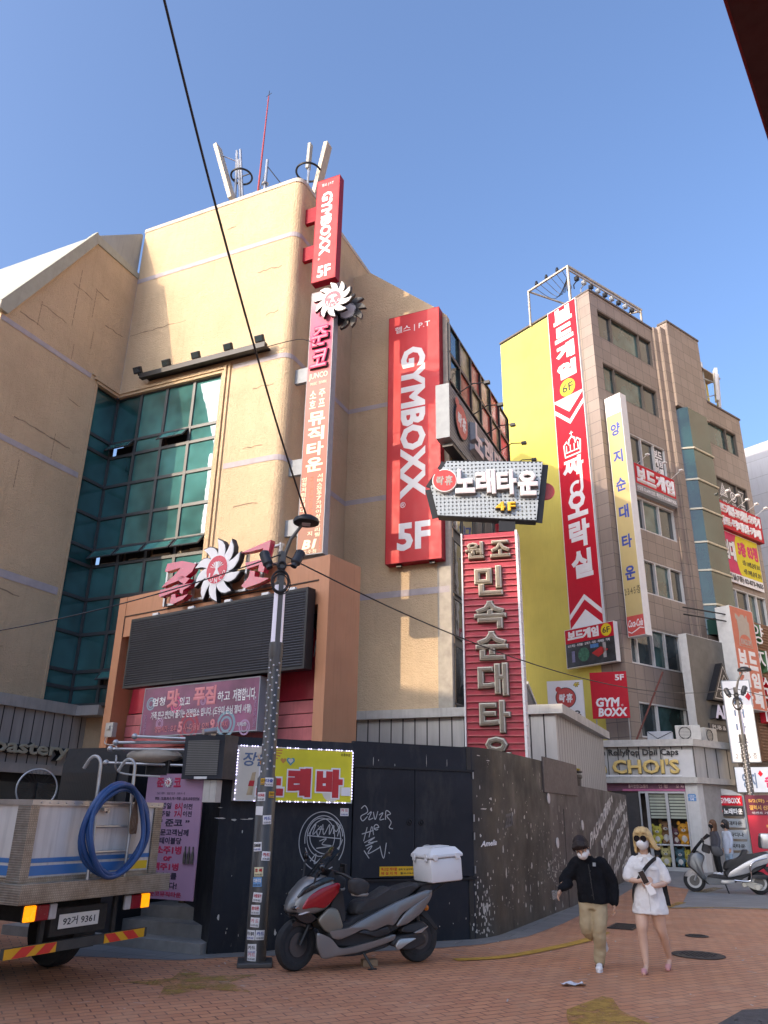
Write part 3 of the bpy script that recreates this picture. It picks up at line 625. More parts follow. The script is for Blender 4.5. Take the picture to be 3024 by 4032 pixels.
# tower sign
s = Sign(FA, 'vertical_gym_sign', 'tall salmon red gym sign projecting at the top of the tall block, marked 5F', 'sign', .38, 1.17, 15.92, 19.72, .3, .26, SALM, DRED)
s.text('헬스 | P.T', (.56, .96, 19.42, 19.56), WH, bold=.01); s.text('GYMBOXX', (.58, .95, 16.83, 19.2), WH, rot=90, bold=.045); s.text('®', (.56, .63, 16.68, 16.76), WH, bold=0)
s.text('5F', (.56, 1.0, 16.05, 16.46), WH, bold=.035)
mb = MB(); mb.box(-.78, -.39, .06, .2, 2.35, 2.9); mb.box(-.78, -.39, .06, .2, .95, 1.45); mb.build('bracket', DRED, s.o)
def m_grad(name, stops, ax=2):
    """printed colour gradient along the sign (z in metres above its foot)"""
    m, nt, b = nodes(name); t = nt.nodes.new('ShaderNodeTexCoord'); sp = nt.nodes.new('ShaderNodeSeparateXYZ'); nt.links.new(t.outputs['Object'], sp.inputs[0])
    mr = N(nt, 'ShaderNodeMapRange'); mr.inputs['From Min'].default_value = stops[0][0]; mr.inputs['From Max'].default_value = stops[-1][0]; nt.links.new(sp.outputs[ax], mr.inputs[0])
    r = nt.nodes.new('ShaderNodeValToRGB'); e = r.color_ramp.elements; sp_ = stops[-1][0] - stops[0][0]
    for i, (p, c) in enumerate(stops):
        q = e[i] if i < 2 else e.new((p - stops[0][0]) / sp_); q.position = (p - stops[0][0]) / sp_; q.color = (*c, 1)
    nt.links.new(mr.outputs[0], r.inputs[0])
    c = mixc(nt, ramp(nt, noise(nt, coords(nt, (4, 4, .6)), 2, 4), .4, (0, 0, 0), .8, (.25,) * 3), r.outputs[0], (.3, .16, .12)); nt.links.new(c, b.inputs['Base Color']); b.inputs['Roughness'].default_value = .6; b.inputs['Specular IOR Level'].default_value = .15; return m
def emblem(parent, x, y, z, r, rays=10, d=.1, turn=0, tilt=0, name='sun_emblem'):
    """flaming sun: curved white rays with black edges round a red disc with a bird and lettering"""
    o = bpy.data.objects.new(name, None); COL.objects.link(o); o.parent = parent; o.location = (x, y, z); o.rotation_euler = (0, 0, turn); o.empty_display_size = .2
    blk = MB(); wh = MB()
    for i in range(rays):
        a0 = 360 / rays * i + tilt
        def ray(w, L0, L1, inset):
            P = []
            for t in (0, .2, .4, .6, .8, 1):
                a = a0 - w * (1 - t) ** .65 + 20 * t * t; q = L0 + (L1 - L0) * t; P.append((q * math.cos(R(a)), q * math.sin(R(a))))
            for t in (.8, .6, .4, .2, 0):
                a = a0 + w * (1 - t) ** .65 + 20 * t * t; q = L0 + (L1 - L0) * t; P.append((q * math.cos(R(a)), q * math.sin(R(a))))
            return P
        blk.prism(ray(21, r * .42, r, 0), .0, d, 'y'); wh.prism(ray(18.5, r * .43, r * .96, 0), -.012, -.001, 'y')
    blk.build('ray_casing', BK, o); wh.build('ray', WH, o)
    mb = MB(); mb.lathe([(r * .47, d), (r * .47, -.01), (r * .45, -.018)], 36, ax='y'); mb.build('disc_rim', WH, o)
    mb = MB(); mb.lathe([(r * .42, -.012), (r * .42, -.024)], 36, ax='y'); mb.build('disc', M('crimson_disc', (.60, .02, .05), .3, var=.04), o)
    b = MB(); k = r * .30
    for sx in (-1, 1):
        for j in range(5):
            a = R(20 + j * 17); L_ = k * (1 - .07 * j); b.prism([(sx * .05 * k, .1 * k - j * .05 * k), (sx * L_ * math.cos(a), .05 * k + L_ * math.sin(a)), (sx * (L_ * math.cos(a) - .16 * k), .02 * k + L_ * math.sin(a) + .05 * k)], -.029, -.025, 'y')
    b.prism([(-.08 * k, .75 * k), (.08 * k, .75 * k), (.14 * k, 0), (.45 * k, -.6 * k), (0, -.45 * k), (-.45 * k, -.6 * k), (-.14 * k, 0)], -.030, -.025, 'y')
    for ch, a in zip('JUNCO', (205, 238, 270, 302, 335)):
        put_text(b, ch, (r * .34 * math.cos(R(a)) - r * .055, r * .34 * math.cos(R(a)) + r * .055, r * .33 * math.sin(R(a)) - r * .07, r * .33 * math.sin(R(a)) + r * .07), -.024, .01, .004)
    b.build('bird_and_name', WH, o, fix=False); return o
s = Sign(FA, 'vertical_music_sign', 'tall narrow pink and brown sign in gold Korean lettering, below the tower sign', 'sign', .43, 1.19, 7.6, 15.55, .3, .26,
         m_grad('pink_to_brown_print', [(0, (.34, .20, .15)), (2.5, (.40, .17, .13)), (5.0, (.55, .22, .20)), (6.2, (.62, .12, .20)), (7.2, (.62, .16, .24)), (7.95, (.66, .46, .44))]), GREYP)
CRIM = M('crimson_letters', (.55, .02, .10), .3, var=.05); BR = M('black_letter_sides', (.02, .012, .014), .5, var=0)
for ch, z1, z0 in (('준', 14.3, 13.62), ('코', 13.55, 12.95)):
    s.text(ch, (.52, 1.10, z0, z1), BR, y=-.002, depth=.09, bold=.065, shear=.18); s.text(ch, (.53, 1.09, z0 + .01, z1 - .01), CRIM, y=-.093, depth=.012, bold=.05, shear=.18)
s.text('JUNCO', (.50, 1.08, 12.62, 12.85), CREAM, bold=.015); s.text('MUSIC  TOWN', (.56, 1.05, 12.47, 12.56), CREAM, bold=.01)
s.text('소', (.56, .76, 12.05, 12.3), CREAM, bold=.025); s.text('주', (.84, 1.04, 12.05, 12.3), CREAM, bold=.025); s.text('호', (.56, .76, 11.75, 12.0), CREAM, bold=.025); s.text('프', (.84, 1.04, 11.75, 12.0), CREAM, bold=.025)
s.column('뮤직타운', .56, 1.06, 11.65, 9.85, CREAM, bold=.035, gap=.1)
s.column('엄청저렴합니다', .47, .61, 9.75, 8.75, CREAM, bold=.02); s.column('호프집가격으로', .70, .83, 9.75, 8.85, ORG, bold=.025); s.column('노래서비스', .70, .86, 8.85, 8.4, ORG, bold=.03); s.column('서비스안주7가지이상무한리필', .93, 1.08, 9.78, 8.05, CREAM, bold=.02)
s.text('지', (.72, .86, 8.1, 8.22), CREAM, bold=.02); s.text('B1', (.58, 1.0, 7.75, 8.0), CREAM, bold=.05, shear=.2); s.text('호주점', (.62, 1.0, 7.63, 7.73), CREAM, bold=.015); s.text('JUNCO', (1.06, 1.13, 7.7, 8.1), ORG, rot=90, bold=.01)
for z in (.6, 2.3, 5.1): mb = MB(); mb.box(-.81, -.381, .08, .2, z, z + .45); mb.build('mounting_box', GREYP, s.o)
t = FA.thing('sun_sign', 'white and black flaming sun emblem with red disc, high on the vertical music sign', 'emblem', 1.22, .2, 15.02); emblem(t, 0, -.06, 0, .62, d=.09, tilt=8); emblem(t, .26, .42, -.2, .58, d=.09, turn=math.pi, tilt=20)
mb = MB(); mb.box(-.05, .05, .04, .4, -.3, .3); mb.build('mount', BLACKM, t)
# the big wall sign
s = Sign(FA, 'big_gym_sign', 'huge tall red gym sign with white vertical lettering and large 5F on cream wall', 'sign', 1.5, 3.2, 8.16, 16.4, 3.36, .32, SALM, DRED, rim=.015)
s.text('헬스 | P.T', (1.72, 2.9, 15.72, 16.0), WH, bold=.008); s.text('GYMBOXX', (1.93, 2.74, 10.07, 15.15), WH, rot=90, bold=.045); s.text('®', (1.95, 2.12, 9.80, 9.98), WH, bold=0)
s.text('5F', (1.86, 2.87, 8.5, 9.33), WH, bold=.04)
mb = MB(); mb.box(-.55, -.4, .1, .2, -.08, 0); mb.box(.45, .6, .1, .2, -.08, 0); mb.build('foot_bracket', BLACKM, s.o)
# floodlight bar
t = FA.thing('floodlight_bar', 'long black bar with five small floodlights above the teal curtain wall', 'floodlight bar', -2.8, -.3, 13.62)
mb = MB(); mb.box(-2.17, 2.22, -.09, .06, 0, .16); mb.box(-2.12, 2.17, .06, .3, .1, .15); mb.build('bar', BLACKM, t)
for x in (-2.25, -1.18, -.12, 1.0, 2.05):
    h = MB(); h.T = Matrix.Translation((x, -.1, .28)) @ Matrix.Rotation(R(28), 4, 'X'); h.box(-.14, .14, -.05, .05, -.1, .1, bev=.015); ho = h.build('lamp_head', BLACKM, t)
    h = MB(); h.T = Matrix.Translation((x, -.1, .28)) @ Matrix.Rotation(R(28), 4, 'X'); h.box(-.11, .11, -.056, -.051, -.07, .07); h.build('lens', DGLASS, ho)
    h = MB(); h.bar((x, -.02, .13), (x, -.06, .24), .04); h.build('yoke', BLACKM, ho)
mb = MB(); mb.tube(spline([(.4 + 1.8, .1, .1), (3.0, .26, .22), (3.4, .3, .1), (3.7, .55, -.05)], 6), .012, 5); mb.build('lead', CABLE, t)
# the perforated sign on the street side
def m_perf(name, col, pitch, r, hole=None):
    m, nt, b = nodes(name); t = nt.nodes.new('ShaderNodeTexCoord'); sp = nt.nodes.new('ShaderNodeSeparateXYZ'); nt.links.new(t.outputs['Object'], sp.inputs[0])
    acc = []
    for i in (0, 2):
        a = N(nt, 'ShaderNodeMath', operation='ADD'); a.inputs[1].default_value = 100 * pitch; nt.links.new(sp.outputs[i], a.inputs[0])
        q = N(nt, 'ShaderNodeMath', operation='MODULO'); q.inputs[1].default_value = pitch; nt.links.new(a.outputs[0], q.inputs[0])
        e = N(nt, 'ShaderNodeMath', operation='SUBTRACT'); e.inputs[1].default_value = pitch / 2; nt.links.new(q.outputs[0], e.inputs[0])
        p = N(nt, 'ShaderNodeMath', operation='POWER'); p.inputs[1].default_value = 2; nt.links.new(e.outputs[0], p.inputs[0]); acc.append(p.outputs[0])
    sm = N(nt, 'ShaderNodeMath', operation='ADD'); nt.links.new(acc[0], sm.inputs[0]); nt.links.new(acc[1], sm.inputs[1])
    lt = N(nt, 'ShaderNodeMath', operation='LESS_THAN'); nt.links.new(sm.outputs[0], lt.inputs[0]); lt.inputs[1].default_value = r * r
    b.inputs['Base Color'].default_value = (*col, 1); b.inputs['Roughness'].default_value = .45; b.inputs['Metallic'].default_value = .25
    if hole: nt.links.new(mixc(nt, lt.outputs[0], col, hole), b.inputs['Base Color'])
    else:
        tr = nt.nodes.new('ShaderNodeBsdfTransparent'); mx = nt.nodes.new('ShaderNodeMixShader'); nt.links.new(lt.outputs[0], mx.inputs[0]); nt.links.new(b.outputs[0], mx.inputs[1]); nt.links.new(tr.outputs[0], mx.inputs[2]); nt.links.new(mx.outputs[0], nt.nodes['Material Output'].inputs[0])
    return m
LRED = M('round_logo_red', (.58, .06, .055), .4, var=.15, scale=6)
def round_logo(S, x, z, r, y=-.004, depth=.05, ink=WH):
    """red round fruit-like logo with flower bud and two syllables"""
    pts = arc(x, z, r, r, 0, 350, 34); S.poly(arc(x, z, r * 1.08, r * 1.08, 0, 350, 34) , BK if ink is WH else WH, 'logo_rim', y, depth)
    S.disc(x - r * .72, z + r * .88, r * .3, LRED, 'logo_bud', y - depth, .004); S.poly(pts, LRED, 'logo_disc', y - depth, .006)
    S.text('락', (x - r * .72, x - r * .02, z - r * .45, z + r * .4), ink, y=y - depth - .008, bold=.05, shear=.15); S.text('휴', (x + r * .02, x + r * .72, z - r * .5, z + r * .45), ink, y=y - depth - .008, bold=.05, shear=.15)
s = Sign(FA, 'street_side_sign', 'grey perforated sign with round red logo, on the street side below the upper windows', 'sign', 2.5, 9.6, 11.35, 13.05, 3.78, .4, m_perf('perforated_dark_grey', (.16, .17, .19), .11, .03, (.03, .03, .035)), GREYP, turn=R(90))
round_logo(s, 3.45, 12.25, .52)
for i, ch in enumerate('노래타운'): s.text(ch, (4.3 + i * 1.05, 5.2 + i * 1.05, 11.75, 12.75), GREYP, y=-.002, depth=.16, bold=.06); s.text(ch, (4.32 + i * 1.05, 5.18 + i * 1.05, 11.77, 12.73), M('pinkish_white_letter_face', (.66, .55, .55), .4, var=.05), y=-.163, depth=.01, bold=.045)
mb = MB(); mb.box(-3.3, 2.6, .0, .3, -.16, -.06); mb.build('lamp_trough', BLACKM, s.o)
for x in (3.2, 4.6, 6.0, 7.4, 8.8): mb = MB(); mb.tube([(x - s.x, 0, 1.7), (x - s.x, -.5, 1.95), (x - s.x, -.85, 1.9)], .018, 6); mb.box(x - s.x - .06, x - s.x + .06, -1.0, -.84, 1.84, 1.93); mb.build('lamp_arm', BLACKM, s.o)
# ---------------------------------------------------------------- entrance portal
FB = Frame(-1.0299, 14.2629, 35.1)
ORNG = M('orange_painted_panel', (.50, .225, .115), .55, var=.10, scale=1.2, streak=.25); REDP = M('weathered_red_board', (.50, .035, .06), .45, var=.25, scale=1.5, streak=.4); PINKB = M('faded_pink_boarding', (.52, .15, .16), .7, var=.3, scale=2, streak=.4)
T = FB.thing('entrance_portal', 'orange boxed entrance portal standing in front of the cream building', 'portal', 0, 0, 0)
mb = MB(); mb.box(-.25, 0, 0, 1.0, 0, 6.32); mb.build('pillar', ORNG, T)
mb = MB(); mb.box(-6.4, -6.14, 0, 1.0, 0, 6.32); mb.build('pillar', ORNG, T)
mb = MB(); mb.box(-6.138, -.252, .012, 1.0, 5.36, 6.32); mb.build('beam', ORNG, T)
mb = MB(); mb.box(-6.14, -.25, -.004, .01, 5.83, 5.855); mb.box(-6.14, -6.12, -.004, .01, 5.36, 5.83); mb.build('groove', M('shadow_gap', (.05, .03, .02), .8, var=0), T)
mb = MB(); mb.box(-6.13, -.26, .55, .6, 2.0, 5.355); mb.build('backing', M('black_backing', (.02, .022, .022), .7, var=.2), T)
pl = [(-6.05, 3.66)] + [(-3.1 - 2.95 * math.cos(R(a)), 3.66 + 2.0 * math.sin(R(a))) for a in range(0, 181, 10)] + [(-.30, 3.66)]
mb = MB(); mb.prism([(-6.12, 3.66), (-6.05, 4.3), (-5.9, 4.75), (-5.5, 5.2), (-5.0, 5.33), (-1.2, 5.33), (-.8, 5.1), (-.5, 4.7), (-.36, 4.2), (-.34, 3.66)], .45, .54, 'y'); mb.build('red_panel', REDP, T)
mb = MB()
for i in range(5): mb.box(-6.12, -.3, .43 - .01 * (i % 2), .5, 2.4 + i * .25, 2.63 + i * .25)
mb.build('pink_boarding', PINKB, T)
mb = MB()
for x, z, h in ((-5.86, 4.85, .5), (-5.8, 4.7, .42), (-.62, 4.75, .3), (-.55, 4.6, .24), (-.5, 4.45, .3)): mb.prism([(x - .02, z), (x + .03, z + .12), (x + .05, z + .1), (x + .01, z - .1), (x - .05, z - h), (x - .03, z - .1)], .44, .448, 'y')
mb.build('paint_drip', WH, T)
text(T, 'JU', (-.52, -.27, 5.02, 5.3), .548, WH, bold=.03, shear=.2)
s = Sign(FB, 'led_screen', 'big black switched off LED screen on the orange portal', 'LED screen', -5.52, -.3, 4.1, 5.65, -.25, .22, None or M('led_louvre_dummy', (.02, .02, .022), .6, var=0), BLACKM, rim=.05, body='screen')
def m_led():
    m, nt, b = nodes('led_module_louvres'); t = nt.nodes.new('ShaderNodeTexCoord'); sp = nt.nodes.new('ShaderNodeSeparateXYZ'); nt.links.new(t.outputs['Object'], sp.inputs[0])
    w = []
    for i, p in ((2, .05), (0, .05)):
        q = N(nt, 'ShaderNodeMath', operation='PINGPONG'); q.inputs[1].default_value = p / 2; nt.links.new(sp.outputs[i], q.inputs[0]); w.append(q.outputs[0])
    lt = N(nt, 'ShaderNodeMath', operation='GREATER_THAN'); lt.inputs[1].default_value = .016; nt.links.new(w[0], lt.inputs[0])
    br = N(nt, 'ShaderNodeTexBrick', offset=0.0, i_Scale=1.0); br.inputs['Brick Width'].default_value = .5; br.inputs['Row Height'].default_value = .25; br.inputs['Mortar Size'].default_value = .006
    br.inputs['Color1'].default_value = (.018, .022, .03, 1); br.inputs['Color2'].default_value = (.03, .034, .042, 1); br.inputs['Mortar'].default_value = (.01, .01, .012, 1)
    cb = nt.nodes.new('ShaderNodeCombineXYZ'); nt.links.new(sp.outputs[0], cb.inputs[0]); nt.links.new(sp.outputs[2], cb.inputs[1]); nt.links.new(cb.outputs[0], br.inputs[0])
    c = mixc(nt, lt.outputs[0], br.outputs[0], (.004, .004, .005)); nt.links.new(c, b.inputs['Base Color']); b.inputs['Roughness'].default_value = .5
    sm = N(nt, 'ShaderNodeMath', operation='MULTIPLY'); nt.links.new(w[0], sm.inputs[0]); sm.inputs[1].default_value = 40
    bump(nt, b, sm.outputs[0], .8, .02); return m
for c_ in s.o.children:
    if c_.name.startswith('screen'): c_.data.materials[0] = m_led()
for x in (-4.75, -3.6, -2.5, -1.45, -.75): mb = MB(); mb.box(x - .09 - s.x, x + .09 - s.x, .02, .08, 1.55, 1.61); mb.build('hanging_lug', WHITEM, s.o)
# banner light box below it
s = Sign(FB, 'purple_banner_sign', 'purple light box sign advertising late opening hours, hung under the LED screen', 'sign', -4.8, -1.42, 3.04, 4.06, -.2, .2, M('purple_pink_print', (.22, .055, .13), .4, var=.55, scale=1.3), GREYP, rim=.02)
PKT = M('pinkish_lettering', (.65, .22, .24), .45, var=.05); LIL = M('print_ring', (.42, .25, .40), .5, var=.1); TEALP = M('print_ring_teal', (.20, .34, .40), .5, var=.1)
for x, z, r, mm in ((-4.55, 3.72, .12, TEALP), (-3.75, 3.66, .15, M('print_ring_pink', (.6, .08, .2), .5, var=.1)), (-2.25, 3.2, .22, TEALP), (-1.75, 3.12, .13, LIL), (-2.95, 3.68, .07, LIL), (-3.3, 3.2, .25, M('print_ring_red', (.35, .03, .06), .5, var=.1)), (-4.2, 3.3, .1, LIL)):
    mb = MB(); stroke(mb, arc(x - s.x, z - s.z, r, r, 0, 351, 40), r * .13, -.002, closed=True); stroke(mb, arc(x - s.x, z - s.z, r * .6, r * .6, 0, 351, 30), r * .1, -.002, closed=True); mb.build('print_ring', mm, s.o, fix=False)
for body, b, m, bo in (('엄청', (-4.5, -4.1, 3.66, 3.84), WH, .02), ('맛', (-4.05, -3.68, 3.6, 3.98), PKT, .05), ('있고', (-3.65, -3.33, 3.62, 3.80), WH, .02), ('푸짐', (-3.25, -2.6, 3.60, 3.98), PKT, .05), ('하고', (-2.55, -2.2, 3.64, 3.84), WH, .02), ('저렴합니다.', (-2.12, -1.5, 3.62, 3.86), WH, .02),
                       ('가족,친구,연인이 즐기는 건전업소 입니다. (도우미 손님 절대 사절)', (-4.5, -1.6, 3.36, 3.55), WH, .02), ('영업시간 : 오후', (-4.32, -3.65, 3.12, 3.25), PKT, .02), ('5', (-3.62, -3.48, 3.09, 3.31), PKT, .05), ('시~다음날 오전', (-3.45, -2.72, 3.12, 3.26), PKT, .02), ('9', (-2.69, -2.55, 3.1, 3.32), PKT, .05), ('시 까지', (-2.52, -2.2, 3.13, 3.26), PKT, .02), ('지하2층', (-1.95, -1.7, 3.14, 3.22), WH, .01)):
    s.text(body, b, m, y=-.005, bold=bo)
s.text('JUNCO MUSIC TOWN', (-1.56, -1.47, 3.12, 3.66), LIL, rot=90, bold=.01); s.text('JUNCO MUSIC TOWN', (-4.72, -4.63, 3.08, 3.5), LIL, rot=90, bold=.01)
# red lettering on a steel frame above the portal
T = FB.thing('rooftop_letter_sign', 'crimson Korean letters and flaming sun on a steel frame above the LED screen', 'sign', -2.9, -.14, 5.86)
mb = MB()
for z in (.02, .45, .84): mb.box(-1.78, 1.7, .06, .12, z, z + .05)
for x in (-1.75, -1.3, -.85, .3, .75, 1.2, 1.66): mb.box(x, x + .05, .0, .06, .0, .88)
mb.build('steel_frame', STEEL, T)
J1 = [[(-4.51, 6.62), (-4.46, 6.79), (-3.96, 6.77), (-3.5, 6.63), (-3.6, 6.47), (-3.83, 6.36), (-4.56, 6.25), (-4.43, 6.35), (-4.18, 6.47), (-3.98, 6.62), (-4.47, 6.6)], [(-4.07, 6.39), (-3.9, 6.42), (-3.65, 6.32), (-3.81, 6.21), (-3.97, 6.3)],
      [(-4.62, 6.06), (-4.59, 6.19), (-3.98, 6.22), (-3.49, 6.2), (-3.71, 6.12), (-3.82, 6.09), (-3.83, 6.0), (-3.92, 6.03), (-3.94, 6.12), (-4.56, 6.03)], [(-4.22, 5.84), (-4.19, 6.03), (-4.07, 6.04), (-4.04, 5.94), (-3.65, 5.97), (-3.81, 5.87), (-4.12, 5.81)]]
J2 = [[(-2.15, 6.64), (-1.88, 6.69), (-1.33, 6.78), (-1.36, 6.56), (-1.47, 6.11), (-1.62, 6.16), (-1.6, 6.29), (-1.94, 6.26), (-2.01, 6.4), (-1.57, 6.4), (-1.52, 6.63), (-1.88, 6.62)], [(-1.84, 6.21), (-1.7, 6.17), (-1.71, 6.06), (-1.3, 5.96), (-1.55, 5.9), (-1.95, 5.85), (-2.06, 5.91), (-1.87, 6.08)]]
for L_ in (J1, J2):
    mb = MB(); m2 = MB()
    for p in L_: mb.prism([(a + 2.9, b - 5.86) for a, b in p], -.16, -.02, 'y'); 
    mb.build('letter', PINKP, T)
emblem(T, .07, -.14, .53, .73, d=.12, tilt=4)
# ---------------------------------------------------------------- red neon sign and the shaped sign over it
FR = Frame(1.4007, 13.3266, 16)
T = FR.thing('neon_letter_sign', 'tall red slatted sign with unlit neon Korean letters rising behind the black wall', 'sign', .52, 0, 0); T.location = (T.location.x * 1.13, T.location.y * 1.13, -.2145); T.scale = (1.13,) * 3
RSL = M('red_slatted_metal', (.42, .022, .045), .42, var=.14, scale=3, streak=.25)
mb = MB(); mb.box(-.48, .48, .05, .38, 1.6, 6.44); mb.build('casing', RSL, T)
mb = MB(); mb.box(.48, .52, .0, .40, 1.6, 6.45); mb.box(-.505, -.48, .0, .40, 1.6, 6.45); mb.build('side_cheek', WHITEM, T)
for i in range(42):
    z = 1.75 + i * .112 + rnd.uniform(-.006, .006); mb = MB(); mb.bar((-.475, .03, z), (.475, .03, z + rnd.uniform(-.006, .006)), .03, .02)
    mb.build('slat', M('pale_red_slat', (.50, .09, .10), .4, var=.15), T)
mb = MB(); mb.box(-.2, .2, .15, .3, 0, 1.6); mb.build('post', BLACKM, T)
NEON = M('unlit_neon_tube', (.62, .57, .46), .25, var=.1); CHAN = M('weathered_letter_channel', (.20, .17, .13), .5, .3, var=.2)
for ch, x0, x1, z0, z1 in (('원', -.43, -.07, 5.93, 6.27), ('조', .02, .40, 5.93, 6.27), ('민', -.28, .24, 5.24, 5.8), ('속', -.30, .28, 4.64, 5.16), ('순', -.29, .29, 4.1, 4.62), ('대', -.27, .27, 3.5, 4.07), ('타', -.26, .28, 2.9, 3.45), ('운', -.22, .26, 2.3, 2.86)):
    a = MB(); put_text(a, ch, (x0, x1, z0, z1), .03, .06, .075); lo = a.build('letter', CHAN, T, fix=False)
    a = MB(); put_text(a, ch, (x0 + .012, x1 - .012, z0 + .012, z1 - .012), -.046, .038, .02); a.build('neon_tube', NEON, lo, fix=False)
    a = MB(); put_text(a, ch, (x0 + .035, x1 - .035, z0 + .035, z1 - .035), -.067, .006, .012); a.build('channel_floor', CHAN, lo, fix=False)
for i in range(24): mb = MB(); mb.ball((.535, .05, 1.9 + i * .19), .016, 6); mb.build('bulb', WHITEM, T)
F4 = Frame(1.8649, 13.2696, 8)
T = F4.thing('perforated_sign', 'grey perforated angular sign with white raised Korean letters and yellow 4F, on a post', 'sign', .05, 0, 0); T.location = (T.location.x * 1.13, T.location.y * 1.13, -.2145); T.scale = (1.13,) * 3
PERF = m_perf('perforated_grey_sheet', (.36, .41, .43), .075, .017)
OUT = [(-.69, 7.94), (1.11, 7.84), (.93, 6.68), (-.87, 6.84), (-1.0, 7.42)]
mb = MB(); mb.prism([(a - .05, b) for a, b in OUT], 0, .012, 'y'); mb.build('front_sheet', PERF, T)
mb = MB(); mb.prism([(a - .05, b) for a, b in OUT], .24, .252, 'y'); mb.build('back_sheet', PERF, T)
mb = MB()
for (a, b), (c, d) in zip(OUT, OUT[1:] + OUT[:1]): mb.bar((a - .05, .126, b), (c - .05, .126, d), .228, .03) if abs(a - c) > .5 else mb.bar((a - .05, .126, b), (c - .05, .126, d), .03, .228)
mb.build('edge_frame', BLACKM, T)
mb = MB(); mb.tube([(.34, .13, 0), (.34, .13, 6.75)], .05, 10); mb.box(.2, .5, .05, .2, 6.5, 6.72); mb.build('post', BLACKM, T)
class _S:  # lets the logo helper draw on this sign
    pass
L4 = M('white_letter_face', (.74, .70, .72), .35, var=.03)
for i, ch in enumerate('노래타운'):
    x0 = -.56 + i * .385; z0 = 7.21 - i * .03; b = (x0 - .03, x0 + .36, z0, z0 + .52)
    a = MB(); put_text(a, ch, b, -.002, .07, .10); lo = a.build('letter', M('letter_return_grey', (.28, .27, .27), .45, .3, var=.1), T, fix=False)
    a = MB(); put_text(a, ch, (b[0] + .012, b[1] - .012, b[2] + .012, b[3] - .012), -.103, .05, .012); a.build('letter_face', L4, lo, fix=False)
for ch, b in (('4', (.14, .34, 6.84, 7.04)), ('F', (.36, .53, 6.83, 7.03))):
    a = MB(); put_text(a, ch, b, -.002, .06, .09); lo = a.build('letter', DGREY, T, fix=False); a = MB(); put_text(a, ch, (b[0] + .01, b[1] - .01, b[2] + .01, b[3] - .01), -.093, .045, .012); a.build('letter_face', M('amber_letter_face', (.78, .47, .03), .35, var=.04), lo, fix=False)
sg = Sign.__new__(Sign); sg.o = T; sg.x = 0; sg.z = 0; round_logo(sg, -.78, 7.5, .215, y=-.002, depth=.09, ink=M('faded_grey_ink', (.42, .36, .33), .5, var=.1))
sg.disc(1.1, 7.35, .17, LRED, 'rear_logo_disc', y=.30, d=.04)
# ---------------------------------------------------------------- signs of the yellow building
s = Sign(FY, 'board_game_banner', 'upper red banner sign with white Korean letters and yellow 6F disc, on yellow wall', 'sign', -2.42, -.70, 19.74, 24.76, -.14, .13, RED, WHITEM, rim=.03)
for i, ch in enumerate('보드게임'): s.text(ch, (-2.08, -.98, 23.74 - i * 1.02 + .06, 24.66 - i * 1.02), WH, bold=.075)
s.disc(-1.56, 20.22, .44, YEL, 'yellow_disc', d=.003); s.text('6F', (-1.86, -1.24, 20.0, 20.45), BK, y=-.006, bold=.02)
s = Sign(FY, 'arcade_banner', 'lower red banner sign with white chevrons, crown and Korean letters, on yellow wall', 'sign', -2.42, -.70, 8.93, 19.70, -.14, .13, RED, WHITEM, rim=.03)
s.poly([(-2.36, 19.67), (-.76, 19.67), (-1.56, 18.95)], WH, 'chevron'); s.poly([(-2.38, 19.32), (-1.56, 18.55), (-.74, 19.32), (-.74, 19.1), (-1.56, 18.32), (-2.38, 19.1)], WH, 'chevron')
s.poly([(-2.36, 8.96), (-.76, 8.96), (-1.56, 9.66)], WH, 'chevron'); s.poly([(-2.38, 9.32), (-1.56, 10.08), (-.74, 9.32), (-.74, 9.55), (-1.56, 10.31), (-2.38, 9.55)], WH, 'chevron')
cr = [(-1.98, 16.75), (-2.02, 17.35), (-1.85, 17.5), (-1.75, 17.3), (-1.72, 17.55), (-1.56, 17.68), (-1.40, 17.55), (-1.37, 17.3), (-1.27, 17.5), (-1.1, 17.35), (-1.14, 16.75)]
mb = MB(); stroke(mb, [(a - s.x, b - s.z) for a, b in cr], .045, -.004, closed=True); stroke(mb, [(-1.98 - s.x, 16.95 - s.z), (-1.14 - s.x, 16.95 - s.z)], .03, -.0045); stroke(mb, [(-1.56 - s.x, 17.7 - s.z), (-1.56 - s.x, 17.95 - s.z)], .02, -.004); stroke(mb, [(-1.66 - s.x, 17.85 - s.z), (-1.46 - s.x, 17.85 - s.z)], .02, -.0042)
for x in (-1.88, -1.67, -1.45, -1.24): stroke(mb, [(x - s.x, 17.0 - s.z), (x - s.x, 17.3 - s.z)], .025, -.0043)
mb.build('crown', WH, s.o, fix=False)
s.text('짜', (-2.2, -1.02, 15.75, 16.65), WH, bold=.05, shear=.1); mb = MB(); stroke(mb, [(a - s.x, b - s.z) for a, b in [(-1.2, 16.2), (-1.2, 15.1)] + arc(-1.5, 15.1, .3, .3, 0, -180, 12) + arc(-1.5, 15.1, .3, .3, 180, 60, 6)], .075, -.004); mb.build('letter_tail', WH, s.o, fix=False)
for i, ch in enumerate('오락실'): s.text(ch, (-2.1, -1.0, 13.75 - i * 1.36, 14.98 - i * 1.36), WH, bold=.045)
s = Sign(FY, 'photo_signboard', 'red and black box sign with photo strip, white Korean letters and yellow 6F disc', 'sign', -2.5, -.05, 7.28, 8.87, -.42, .25, M('dark_photo_print', (.03, .035, .04), .35, var=.8, scale=3), WHITEM, rim=.02)
